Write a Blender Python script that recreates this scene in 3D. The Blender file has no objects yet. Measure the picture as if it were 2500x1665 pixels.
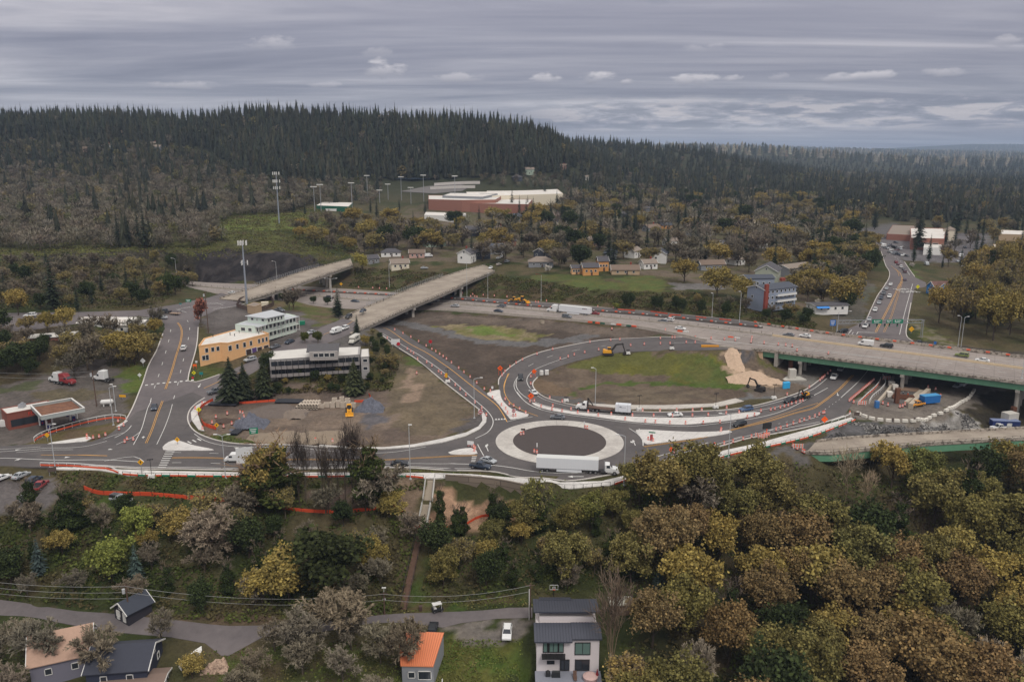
import bpy,bmesh,math,random
import numpy as np
from mathutils import Vector as VT,Matrix
EN=enumerate
from mathutils.geometry import delaunay_2d_cdt
# camera, sky, sun, exposure
SC=bpy.context.scene
COL=SC.collection
CAMH=82.
PITCH=math.radians(13.2)
FPX=1944.
CS,SN=math.cos(PITCH),math.sin(PITCH)
cam_d=bpy.data.cameras.new('camera')
cam=bpy.data.objects.new('camera',cam_d)
COL.objects.link(cam)
cam.location=(0,0,CAMH)
cam.rotation_euler=(math.pi/2-PITCH,0,0)
cam_d.sensor_width=36.
cam_d.lens=36.*FPX/2500.
cam_d.clip_start=1.
cam_d.clip_end=40000.
SC.camera=cam
SC.view_settings.view_transform='Standard'
SC.view_settings.look='None'
SC.view_settings.exposure=.12
SC.view_settings.gamma=1.
SC.view_settings.use_curve_mapping=False
SC.cycles.max_bounces=4
SC.cycles.diffuse_bounces=2
SC.cycles.glossy_bounces=2
SC.cycles.transmission_bounces=2
SC.cycles.volume_bounces=0
SC.cycles.transparent_max_bounces=4
SC.cycles.use_denoising=True
SC.cycles.denoiser='OPENIMAGEDENOISE'
SC.cycles.denoising_input_passes='RGB_ALBEDO_NORMAL'
SC.cycles.denoising_prefilter='ACCURATE'
SUN_EL,SUN_AZ=math.radians(52),math.radians(155)
wd=bpy.data.worlds.new("World")
SC.world=wd
wd.use_nodes=True
class NT:
 def __init__(s,tree):
  s.t=tree
  s.n=tree.nodes
  s.l=tree.links
 def new(s,typ,ins=None,**kw):
  nd=s.n.new(typ)
  for k,v in kw.items():
   setattr(nd,k,v)
  for k,v in(ins or{}).items():
   s.put(nd.inputs[k],v)
  return nd
 def put(s,sock,v):
  if hasattr(v,'is_linked')or hasattr(v,'links'):
   s.l.new(v,sock)
  else:
   sock.default_value=v
 def math(s,op,a,b=None,c=None,clamp=False):
  nd=s.n.new('ShaderNodeMath')
  nd.operation=op
  nd.use_clamp=clamp
  for i,v in EN((a,b,c)):
   if v is not None:
    s.put(nd.inputs[i],v)
  return nd.outputs[0]
 def mix(s,f,a,b,blend='MIX'):
  nd=s.n.new('ShaderNodeMix')
  nd.data_type='RGBA'
  nd.blend_type=blend
  nd.clamp_factor=True
  s.put(nd.inputs[0],f)
  s.put(nd.inputs[6],a)
  s.put(nd.inputs[7],b)
  return nd.outputs[2]
 def noise(s,vec,scale,detail=3,rough=.55,dist=0.):
  nd=s.new('ShaderNodeTexNoise',{'Scale':scale,'Detail':detail,'Roughness':rough,'Distortion':dist})
  if vec is not None:
   s.l.new(vec,nd.inputs['Vector'])
  return nd.outputs['Fac']
 def ramp(s,f,stops):
  nd=s.n.new('ShaderNodeValToRGB')
  cr=nd.color_ramp
  while len(cr.elements)>1:
   cr.elements.remove(cr.elements[0])
  cr.elements[0].position=stops[0][0]
  cr.elements[0].color=c4(stops[0][1])
  for p,c in stops[1:]:
   e=cr.elements.new(p)
   e.color=c4(c)
  s.l.new(f,nd.inputs[0])
  return nd.outputs[0]
 def smooth(s,x,a,b):
  nd=s.new('ShaderNodeMapRange',{'From Min':a,'From Max':b},interpolation_type='SMOOTHSTEP')
  s.put(nd.inputs['Value'],x)
  return nd.outputs[0]
def lin(c):
 c/=255.
 return c/12.92 if c<=.04045 else((c+.055)/1.055)**2.4
def rgb(r,g,b,k=1.):
 return(lin(r)*k,lin(g)*k,lin(b)*k)
def c4(c):
 if isinstance(c,(int,float)):
  return(c,c,c,1)
 return(c[0],c[1],c[2],1)
def build_sky():
 T=NT(wd.node_tree)
 T.n.clear()
 out=T.new('ShaderNodeOutputWorld')
 sky=T.new('ShaderNodeTexSky',sky_type='NISHITA',sun_disc=False)
 sky.sun_elevation=SUN_EL
 sky.sun_rotation=SUN_AZ
 sky.altitude=100.
 co=T.new('ShaderNodeTexCoord').outputs['Generated']
 sp=T.new('ShaderNodeSeparateXYZ')
 T.l.new(co,sp.inputs[0])
 X,Y,Z=sp.outputs
 zz=T.math('MAXIMUM',Z,0.)
 az=T.math('ARCTAN2',X,Y)
 dn=T.math('ADD',zz,.045)
 px=T.math('DIVIDE',X,dn)
 py=T.math('DIVIDE',Y,dn)
 cv=T.new('ShaderNodeCombineXYZ',{0:T.math('MULTIPLY',px,.34),1:py,2:.3}).outputs[0]
 lay=T.noise(cv,.45,6,.58,.9)
 lay2=T.noise(cv,1.8,5,.6,.5)
 f=T.math('ADD',T.math('MULTIPLY',lay,.78),T.math('MULTIPLY',lay2,.22))
 grey=T.ramp(f,[(.36,rgb(128,128,143)),(.46,rgb(146,145,158)),(.54,rgb(164,162,172)),(.64,rgb(194,190,196))])
 belt=T.ramp(T.math('MULTIPLY',zz,4.),[(0.,(1.02,1.05,1.08)),(.10,(1.06,1.08,1.10)),(.26,(.93,.95,.97)),(.38,(.93,.93,.95)),(.55,(1.10,1.09,1.08)),(.72,(1.18,1.16,1.14)),(1.,(1.25,1.23,1.22))])
 col=T.mix(1.,grey,belt,'MULTIPLY')
 gv=T.new('ShaderNodeCombineXYZ',{0:T.math('MULTIPLY',az,11.),1:T.math('MULTIPLY',zz,62.),2:2.}).outputs[0]
 g1=T.noise(gv,1.7,5,.6,.3)
 rightm=T.smooth(az,-.05,.12)
 lowm=T.math('MULTIPLY',T.smooth(zz,.022,.034),T.math('SUBTRACT',1.,T.smooth(zz,.048,.072)))
 gap=T.math('MULTIPLY',T.math('MULTIPLY',rightm,lowm),T.smooth(g1,.49,.58))
 col=T.mix(T.math('MULTIPLY',gap,.5),col,c4(rgb(222,212,210)))
 drk=T.math('MULTIPLY',T.math('MULTIPLY',rightm,lowm),T.math('SUBTRACT',1.,T.smooth(g1,.40,.50)))
 col=T.mix(T.math('MULTIPLY',drk,.55),col,c4(rgb(112,116,132)))
 pv=T.new('ShaderNodeCombineXYZ',{0:T.math('MULTIPLY',az,30.),1:T.math('MULTIPLY',zz,70.),2:9}).outputs[0]
 pn=T.noise(pv,1.6,3,.6)
 for cx,cz,wx,wz,br in((-.277,.121,.030,.010,.5),(-.150,.096,.026,.012,.75),(-.158,.115,.02,.008,.3),(-.060,.088,.034,.008,.55),(.040,.087,.018,.007,.75),(.102,.088,.022,.008,.8),(.137,.083,.010,.004,.6),(.215,.084,.028,.008,.75),(.262,.084,.015,.005,.6),(.31,.085,.012,.006,.4),(.372,.082,.022,.006,.6),(.405,.083,.028,.006,.75),(.475,.083,.025,.006,.5),(.53,.112,.018,.006,.5),(.222,.118,.03,.006,.3),(-.222,.078,.022,.005,.4),(-.37,.074,.04,.006,.45),(.17,.172,.018,.008,-.4)):
  dx=T.math('DIVIDE',T.math('SUBTRACT',az,cx),wx)
  dz=T.math('DIVIDE',T.math('SUBTRACT',zz,cz),wz)
  r2=T.math('ADD',T.math('MULTIPLY',dx,dx),T.math('MULTIPLY',dz,dz))
  m=T.smooth(T.math('ADD',T.math('SUBTRACT',1.,r2),T.math('MULTIPLY',T.math('SUBTRACT',pn,.48),3.6)),0.,1.1)
  if br>0:
   tone=T.mix(T.smooth(dz,-.9,.7),c4(rgb(142,141,153)),c4(rgb(216,210,213)))
  else:
   tone=c4(rgb(140,142,156))
  col=T.mix(T.math('MULTIPLY',m,abs(br)),col,tone)
 nis=T.new('ShaderNodeVectorMath',operation='SCALE')
 T.l.new(sky.outputs[0],nis.inputs[0])
 nis.inputs['Scale'].default_value=.1
 col=T.mix(.93,nis.outputs[0],col)
 col=T.mix(T.math('MULTIPLY',T.smooth(zz,.18,.4),.85),col,c4(rgb(184,181,176)))
 zen=T.math('ADD',1.,T.math('MULTIPLY',T.smooth(zz,.17,.9),.95))
 up=T.new('ShaderNodeVectorMath',operation='SCALE')
 T.l.new(col,up.inputs[0])
 T.l.new(zen,up.inputs['Scale'])
 bg=T.new('ShaderNodeBackground',{'Strength':1.})
 T.l.new(up.outputs[0],bg.inputs[0])
 T.l.new(bg.outputs[0],out.inputs[0])
build_sky()
sun_d=bpy.data.lights.new('sun','SUN')
sun_d.energy=1.25
sun_d.angle=math.radians(14)
sun_d.color=(1.,.96,.90)
sun=bpy.data.objects.new('sun',sun_d)
COL.objects.link(sun)
sun.rotation_euler=(math.pi/2-SUN_EL,0,math.pi-SUN_AZ)
# materials
MATS={}
def mat(name,col,rough=.85,metal=0.,var=0.,vs=1.,bump=0.,obcol=False,detail=4,col2=None,spec=None,stretch=None):
 if name in MATS:
  return MATS[name]
 m=bpy.data.materials.new(name)
 m.use_nodes=True
 T=NT(m.node_tree)
 b=T.n['Principled BSDF']
 b.inputs['Roughness'].default_value=rough
 b.inputs['Metallic'].default_value=metal
 if spec is not None:
  b.inputs['Specular IOR Level'].default_value=spec
 c=c4(col)
 if obcol:
  c=T.mix(1.,c4(col),T.new('ShaderNodeObjectInfo').outputs['Color'],'MULTIPLY')
 if var or col2 or bump:
  co=T.new('ShaderNodeTexCoord').outputs['Object']
  if stretch:
   mp=T.new('ShaderNodeMapping',{'Scale':stretch})
   T.l.new(co,mp.inputs['Vector'])
   co=mp.outputs[0]
  nz=T.noise(co,vs,detail,.6)
  if col2 is not None:
   c=T.mix(T.smooth(nz,.42,.62),c,c4(col2))
  if var:
   n2=T.noise(co,vs*2.7,3,.6)
   k=T.math('MULTIPLY_ADD',T.math('ADD',nz,n2),var*2.,1.-var*2.)
   k4=T.new('ShaderNodeCombineXYZ',{0:k,1:k,2:k}).outputs[0]
   c=T.mix(1.,c,k4,'MULTIPLY')
  if bump:
   bn=T.new('ShaderNodeBump',{'Strength':bump,'Distance':.15,'Height':nz})
   T.l.new(bn.outputs[0],b.inputs['Normal'])
 T.put(b.inputs['Base Color'],c)
 MATS[name]=m
 return m
 # pixel of the photo <-> the place
def ray(px,py):
 u=(px-1250.)/FPX
 v=(py-832.5)/FPX
 return u,CS-SN*v,-(SN+CS*v)
def W(px,py,z=0.):
 dx,dy,dz=ray(px,py)
 t=(z-CAMH)/dz
 return(dx*t,dy*t,z)
def WT(px,t,z):
 v=((CAMH-z)/t-SN)/CS
 return((px-1250.)/FPX*t,t*(CS-SN*v),z)
def proj(x,y,z):
 dz=z-CAMH
 dep=y*CS-dz*SN
 up=y*SN+dz*CS
 return 1250.+FPX*x/dep,832.5-FPX*up/dep,dep
 # lie of the land
def slope_s(px,py):
 den=-ray(px,py)[2]
 return-max(0.,(205*den-CAMH)/(1+2*den))
CP=[]
for px,py,z in[(-150,1110,0),(0,1100,0),(150,1120,0),(330,1060,0),(330,1140,0),(600,1120,0),(900,1120,0),(1200,1130,0),(1350,1080,0),(1270,1060,0),(1440,1110,0),(1350,1040,0),(1370,1150,0),(1500,1100,0),(1700,1060,0),(1700,970,-.3),(1600,1020,0),(1450,1010,0),(1330,975,0),(1900,1000,0),(1950,945,0),(2090,980,0),(2060,900,.2),(2150,900,.3),(-100,1000,1),(0,1020,.6),(150,1010,.3),(280,1000,.6),(300,960,1.8),(200,1060,0),(1190,1010,0),(1100,1060,0),(1000,1080,0),(500,1010,0),(480,970,.6),(600,1000,.3),(620,960,.8),(800,975,.8),(900,1010,.3),(950,900,1.8),(1000,1000,1.2),(1050,930,1.6),(1080,990,.8),(750,1040,0),(900,1060,.3),(1000,960,1.6),(-100,1146,0),(0,1147,0),(230,1150,0),(400,1167,0),(550,1168,0),(700,1170,0),(850,1172,0),(1000,1174,0),(1150,1184,0),(1300,1195,0),(1400,1199,0),(1500,1190,0),(1600,1160,0),(1700,1136,0),(1800,1112,0),(1900,1090,0),(1980,1112,0),(1900,1118,-.2),(-100,1190,-2.4),(80,1185,-2.6),(80,1240,-3.2),(290,1222,-3.2),(190,1210,-3.),(200,1260,-4.5),(0,1455,-15),(0,1540,-15.2),(200,1480,-15),(400,1500,-15),(400,1560,-15.2),(600,1520,-15),(600,1580,-15.4),(800,1500,-15),(800,1560,-15.3),(940,1490,-15),(1100,1510,-15),(1300,1475,-15),(1300,1520,-15),(1400,1440,-14.6),(1500,1440,-14.5),(130,1620,-16.5),(300,1630,-16.5),(700,1640,-17),(1050,1620,-16.6),(1200,1640,-17),(1400,1660,-18),(0,1665,-17.5),(1550,1250,-4.5),(1600,1330,-9),(1620,1450,-13.5),(1650,1600,-18),(1800,1160,-3.5),(1800,1300,-10),(1900,1160,-4),(1900,1250,-9),(1900,1400,-16),(2000,1600,-24),(2050,1160,-5.5),(2100,1230,-9),(2300,1220,-10),(2300,1350,-16),(2400,1550,-25),(2520,1250,-12),(2650,1400,-18),(2150,1140,-5.2),(2350,1140,-7),(2500,1130,-8),(2620,1130,-8),(2100,1045,-.8),(2180,1042,-1),(2250,1060,-3.2),(2300,1052,-4.4),(2440,1056,-5.6),(2560,1050,-6),(2350,1040,-3.5),(2240,1030,-.1),(2320,1005,0),(2385,965,0),(2430,1000,-4.),(2470,960,-2.5),(2200,1000,0),(2290,985,0),(2200,950,-.2),(2340,960,0),(2480,925,-.6),(2600,930,-1),(2300,930,0),(2550,980,-4),(1980,828,4.5),(2030,822,2.6),(2060,845,1.4),(2100,815,2),(2200,830,1.6),(2150,845,1.2),(2180,770,3.6),(2170,710,6),(2200,660,8),(2120,600,10),(2180,625,9.4),(2260,800,2),(2330,840,1.2),(2450,850,.4),(2560,840,1),(2330,700,6.5),(2450,750,4),(2620,740,4),(2100,740,5.5),(1222,925,.4),(1245,902,1),(1300,872,2),(1290,900,1.2),(1350,856,3),(1370,890,2.2),(1440,838,4.2),(1466,868,3.8),(1520,858,4.8),(1540,830,5.4),(1620,829,6.2),(1620,856,5.9),(1700,830,7),(1710,856,6.8),(1780,840,7.8),(1790,856,7.4),(1400,920,0),(1350,940,.2),(1480,900,.6),(1600,890,1.5),(1700,900,1.8),(1600,955,-1.6),(1500,955,-1.4),(1740,960,-.6),(1800,930,.6),(1780,885,4),(1860,905,2.2),(1850,945,0),(1900,890,2.2),(1960,905,.3),(1960,870,1.4),(905,800,4.6),(950,800,4.6),(1000,845,3.2),(1100,915,1.5),(1060,862,2.8),(1180,970,.4),(1150,880,1.8),(1200,900,1.2),(1180,850,2.4),(1250,855,2.6),(1000,800,5),(1100,815,4.2),(1150,800,4.4),(1230,815,3.6),(1300,848,3.6),(1400,830,4.6),(1320,810,5.4),(1450,815,6),(1250,785,6.4),(1100,775,5.8),(1550,810,6.8),(1000,765,5.6),(420,690,9),(500,693,4.6),(545,706,4.6),(560,722,4.8),(640,695,4.8),(680,722,5),(720,700,5),(760,748,5.2),(850,704,5.2),(890,755,5.5),(1000,716,5.8),(1071,757,6),(1141,723,6.2),(1300,776,7),(1300,732,7),(1430,744,7.2),(1430,790,7.2),(1550,802,7.5),(1550,757,7.5),(1680,769,7.8),(1680,818,7.7),(1800,836,8),(1800,778,8),(1870,848,8),(1870,788,8),(760,655,9),(800,650,11),(850,650,12.5),(900,647,13),(1000,655,13),(1100,655,13),(1210,660,13.5),(1350,688,13),(1500,700,13),(1600,705,12.6),(1650,690,13),(1750,722,12),(1850,742,10.5),(1930,748,9),(1990,785,5.5),(1050,700,9.5),(900,682,8.6),(1250,712,9.5),(1450,726,9.6),(1000,600,17),(1200,620,16),(1400,640,15),(1600,640,15),(1800,650,13.5),(1950,660,12),(1000,560,22),(1300,560,20),(1600,560,18),(1900,560,14),(2200,560,11.5),(2450,600,10),(2500,540,12),(1500,500,24),(1800,500,18),(2200,500,15),(1150,520,27),(1000,515,28),(830,525,29),(520,690,4.6),(640,684,4.8),(720,678,5.6),(800,668,8),(520,624,19),(640,622,19.5),(720,628,17),(780,640,12),(380,685,13),(250,685,15),(100,690,17),(380,622,22),(250,624,22),(0,626,22),(100,630,22),(-150,640,22),(880,600,17),(800,590,20),(405,765,13),(440,740,13),(530,735,13),(200,775,14.6),(73,785,15.6),(-60,790,16.4),(420,720,12.6),(100,840,11),(230,850,9),(200,900,5),(50,900,6),(150,940,3),(270,930,2.6),(-50,950,3.4),(380,950,2.6),(395,850,7.6),(425,790,11.6),(450,850,7.4),(440,930,3),(470,800,10.8),(600,830,8),(490,890,5.2),(560,915,4),(700,780,9.6),(780,830,8.2),(700,905,6),(800,905,6),(905,895,5.4),(860,780,9.8),(640,740,11),(720,735,9.6),(880,805,8.6),(590,760,11.6),(690,860,7),(660,955,1.3),(800,950,1.4),(920,935,1.6),(560,975,.8),(950,860,3.4),(810,770,9),(770,765,8.4),]:
 CP.append(W(px,py,z))
for px in(560,760,960):
 for py in(1215,1290,1370,1440):
  CP.append(W(px,py,slope_s(px,py)-.3))
for px in(1100,1250,1400):
 for py in(1235,1290,1370,1430):
  CP.append(W(px,py,slope_s(px,py)-1.))
for px,py in((200,1320),(380,1260),(380,1330),(0,1330),(200,1400),(380,1420),(0,1400),(1040,1225),(1034,1290),(1010,1380),(995,1450)):
 CP.append(W(px,py,slope_s(px,py)))
for px,py in((1110,1172),(1170,1178),(1230,1186),(1285,1191)):
 q=W(px,py,0)
 CP.append((q[0],q[1]-2.2,-3.4))
for px,t,z in[(-900,60,-30),(0,60,-32),(1250,60,-34),(2500,60,-40),(3400,60,-40),(-300,110,-22),(600,110,-23),(1250,110,-24),(1900,110,-30),(2800,110,-36),(-300,160,-16),(2900,160,-24),(2900,230,-12),(2800,300,0),(-400,230,0),(-400,330,14),(-400,450,22),(2800,450,4),(-200,600,28),(0,600,28),(300,600,29),(650,600,30),(-200,800,38),(0,800,38),(300,800,40),(600,800,38),(900,800,33),(1200,800,26),(-200,950,55),(0,950,55),(300,950,58),(600,950,55),(800,950,46),(1000,1000,42),(1200,960,40),(1300,950,36),(1400,950,30),(-300,1130,116),(0,1130,118),(200,1130,122),(350,1130,116),(440,1150,107),(520,1170,122),(600,1200,136),(700,1200,139),(900,1200,133),(1100,1200,127),(1200,1200,124),(1300,1200,113),(1365,1190,100),(1400,1200,72),(700,1070,84),(900,1070,82),(1100,1070,78),(1250,1070,74),(1340,1070,60),(1400,1060,40),(1480,1200,50),(0,1050,84),(300,1050,86),(480,1050,80),(0,1500,105),(600,1500,115),(1000,1500,110),(1300,1450,90),(1400,1500,84),(0,2500,60),(1000,2500,60),(1400,1800,102),(1500,1800,99),(1600,1800,91),(1700,1800,82),(1780,1800,72),(1830,1800,56),(1900,1800,40),(1980,1800,22),(1500,1400,58),(1600,1400,48),(1700,1400,38),(1800,1400,28),(1950,1300,18),(2200,1300,15),(2500,1300,14),(1550,1100,30),(2100,1800,16),(2500,1800,14),(2800,1500,12),(2050,2600,12),(2500,2600,10),(2800,2600,8),(1800,2600,50),(1500,2600,80),(1700,3300,90),(1850,3600,100),(1950,3800,70),(2100,3800,40),(2500,3800,30),(1600,5200,130),(1750,5200,128),(1840,5200,124),(2000,5200,104),(2150,5200,96),(2300,5200,80),(2500,5200,70),(2800,5200,80),(2150,7600,90),(2230,7600,120),(2300,7600,150),(2360,7600,196),(2420,7600,188),(2500,7600,168),(2600,7600,160),(2900,7600,120),(0,4900,60),(1000,4900,60),(1800,7600,96),(2000,4600,40),(2400,4600,36)]:
 if t>5000:
  t,z=t*1.65,CAMH+(z-CAMH)*1.65
 CP.append(WT(px,t,z))
CP=np.array(CP)
def grow(a0,step,end,k):
 out=[]
 a=a0
 while abs(a)<abs(end):
  step*=k
  a+=step
  out.append(a)
 return out
GX=np.array(sorted([-v for v in grow(260,1.5,10500,1.06)]+list(np.arange(-260,260.1,1.5))+grow(260,1.5,10500,1.06)))
GY=np.array(list(np.arange(20,120,5.))+list(np.arange(120,520.1,1.5))+grow(519,1.5,14500,1.045))
def fit_land():
 P=CP[:,:2]
 d=np.sqrt(((P[:,None]-P[None])**2).sum(-1))
 n=len(P)
 A=np.zeros((n+1,n+1))
 A[:n,:n]=-d-np.eye(n)*1.2
 A[:n,n]=1
 A[n,:n]=1
 b=np.zeros(n+1)
 b[:n]=CP[:,2]
 w=np.linalg.solve(A,b)
 Z=np.zeros((len(GY),len(GX)))
 for j,y in EN(GY):
  dd=np.sqrt((GX[:,None]-P[None,:,0])**2+(y-P[None,:,1])**2)
  Z[j]=w[n]-dd@w[:n]
 return Z
ZG=fit_land()
_rng=np.random.default_rng(5)
def vnoise(x,y,s,seed=0):
 x=np.asarray(x)/s
 y=np.asarray(y)/s
 xi=np.floor(x).astype(np.int64)
 yi=np.floor(y).astype(np.int64)
 fx,fy=x-xi,y-yi
 fx=fx*fx*(3-2*fx)
 fy=fy*fy*(3-2*fy)
 def h(a,b):
  v=(a*374761393+b*668265263+seed*1274126177)&0xffffffff
  v=((v^(v>>13))*1274126177)&0xffffffff
  return((v^(v>>16))&0xffff)/65535.
 return(h(xi,yi)*(1-fx)+h(xi+1,yi)*fx)*(1-fy)+(h(xi,yi+1)*(1-fx)+h(xi+1,yi+1)*fx)*fy
for _ in range(2):
 Zb=ZG.copy()
 Zb[1:-1,1:-1]=(ZG[1:-1,1:-1]*4+ZG[:-2,1:-1]+ZG[2:,1:-1]+ZG[1:-1,:-2]+ZG[1:-1,2:])/8
 ZG=Zb
def hz(x,y):
 x=np.asarray(x,float)
 y=np.asarray(y,float)
 i=np.clip(np.searchsorted(GX,x)-1,0,len(GX)-2)
 j=np.clip(np.searchsorted(GY,y)-1,0,len(GY)-2)
 fx=np.clip((x-GX[i])/(GX[i+1]-GX[i]),0,1)
 fy=np.clip((y-GY[j])/(GY[j+1]-GY[j]),0,1)
 return(ZG[j,i]*(1-fx)+ZG[j,i+1]*fx)*(1-fy)+(ZG[j+1,i]*(1-fx)+ZG[j+1,i+1]*fx)*fy
_TS=np.concatenate([np.arange(60,700,1.),700*1.0025**np.arange(0,1200)])
def gp(px,py,dz=0.):
 dx,dy,dzz=ray(px,py)
 z=CAMH+dzz*_TS
 below=z<hz(dx*_TS,dy*_TS)+dz
 k=int(np.argmax(below))if below.any()else len(_TS)-1
 a,b=_TS[max(k-1,0)],_TS[k]
 for _ in range(12):
  m=(a+b)/2
  if CAMH+dzz*m<float(hz(dx*m,dy*m))+dz:
   b=m
  else:
   a=m
 return VT((dx*b,dy*b,float(hz(dx*b,dy*b))))
def xy(px,py):
 p=gp(px,py)
 return(p.x,p.y)
def inpoly(x,y,poly):
 x=np.asarray(x,float)
 y=np.asarray(y,float)
 r=np.zeros(x.shape,bool)
 n=len(poly)
 j=n-1
 for i in range(n):
  xi,yi=poly[i][0],poly[i][1]
  xj,yj=poly[j][0],poly[j][1]
  c=((yi>y)!=(yj>y))
  with np.errstate(divide='ignore',invalid='ignore'):
   r^=c&(x<(xj-xi)*(y-yi)/((yj-yi)if yj!=yi else 1e-9)+xi)
  j=i
 return r
def sL(pts,step=2.,closed=False):
 P=[np.array(p,float)for p in pts]
 n=len(P)
 out=[]
 rng=range(n if closed else n-1)
 for i in rng:
  p0=P[(i-1)%n]if(closed or i>0)else 2*P[0]-P[1]
  p1=P[i]
  p2=P[(i+1)%n]
  p3=P[(i+2)%n]if(closed or i+2<n)else 2*P[-1]-P[-2]
  k=max(1,int(np.linalg.norm(p2-p1)/step))
  for q in range(k):
   t=q/k
   d1=np.linalg.norm(p2-p1)+1e-6
   m1=(p2-p0)/(np.linalg.norm(p2-p1)+np.linalg.norm(p1-p0)+1e-6)*d1
   m2=(p3-p1)/(np.linalg.norm(p3-p2)+np.linalg.norm(p2-p1)+1e-6)*d1
   h00=2*t**3-3*t**2+1
   h10=t**3-2*t**2+t
   h01=-2*t**3+3*t**2
   h11=t**3-t**2
   out.append(h00*p1+h10*m1+h01*p2+h11*m2)
 if not closed:
  out.append(P[-1])
 return[tuple(o)for o in out]
 # object helpers
def link(name,me,m=None,parent=None,lB=None,cat=None,gR=None,kind=None):
 o=bpy.data.objects.new(name,me)
 COL.objects.link(o)
 if m is not None and me is not None:
  for mm in(m if isinstance(m,(list,tuple))else[m]):
   me.materials.append(mm)
 if parent is not None:
  o.parent=parent
 return tag(o,lB,cat,gR,kind)
def tag(o,lB=None,cat=None,gR=None,kind=None):
 if lB:
  o['label']=lB
 if cat:
  o['category']=cat
 if gR:
  o['group']=gR
 if kind:
  o['kind']=kind
 return o
def empty(name,loc=(0,0,0),rz=0.,lB=None,cat=None,gR=None):
 o=bpy.data.objects.new(name,None)
 o.empty_display_size=.5
 COL.objects.link(o)
 o.location=loc
 o.rotation_euler=(0,0,rz)
 return tag(o,lB,cat,gR)
def mesh_np(name,V,F,mats=None,smooth=False):
 me=bpy.data.meshes.new(name)
 V=np.asarray(V,np.float32)
 F=np.asarray(F,np.int32)
 k=F.shape[1]
 me.vertices.add(len(V))
 me.vertices.foreach_set('co',V.ravel())
 me.loops.add(F.size)
 me.loops.foreach_set('vertex_index',F.ravel())
 me.polygons.add(len(F))
 me.polygons.foreach_set('loop_start',np.arange(0,F.size,k,dtype=np.int32))
 if mats is not None:
  me.polygons.foreach_set('material_index',np.asarray(mats,np.int32))
 me.update(calc_edges=True)
 if smooth:
  me.polygons.foreach_set('use_smooth',np.ones(len(F),bool))
 return me
def set_cols(me,cols,name='Col'):
 a=me.color_attributes.new(name,'FLOAT_COLOR','POINT')
 c=np.ones((len(cols),4),np.float32)
 c[:,:3]=cols
 a.data.foreach_set('color',c.ravel())
SPLIT={'post','orange_panel','white_panel','stripe','orange_rail','green_rail','stake','text_line','track','antenna'}
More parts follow.
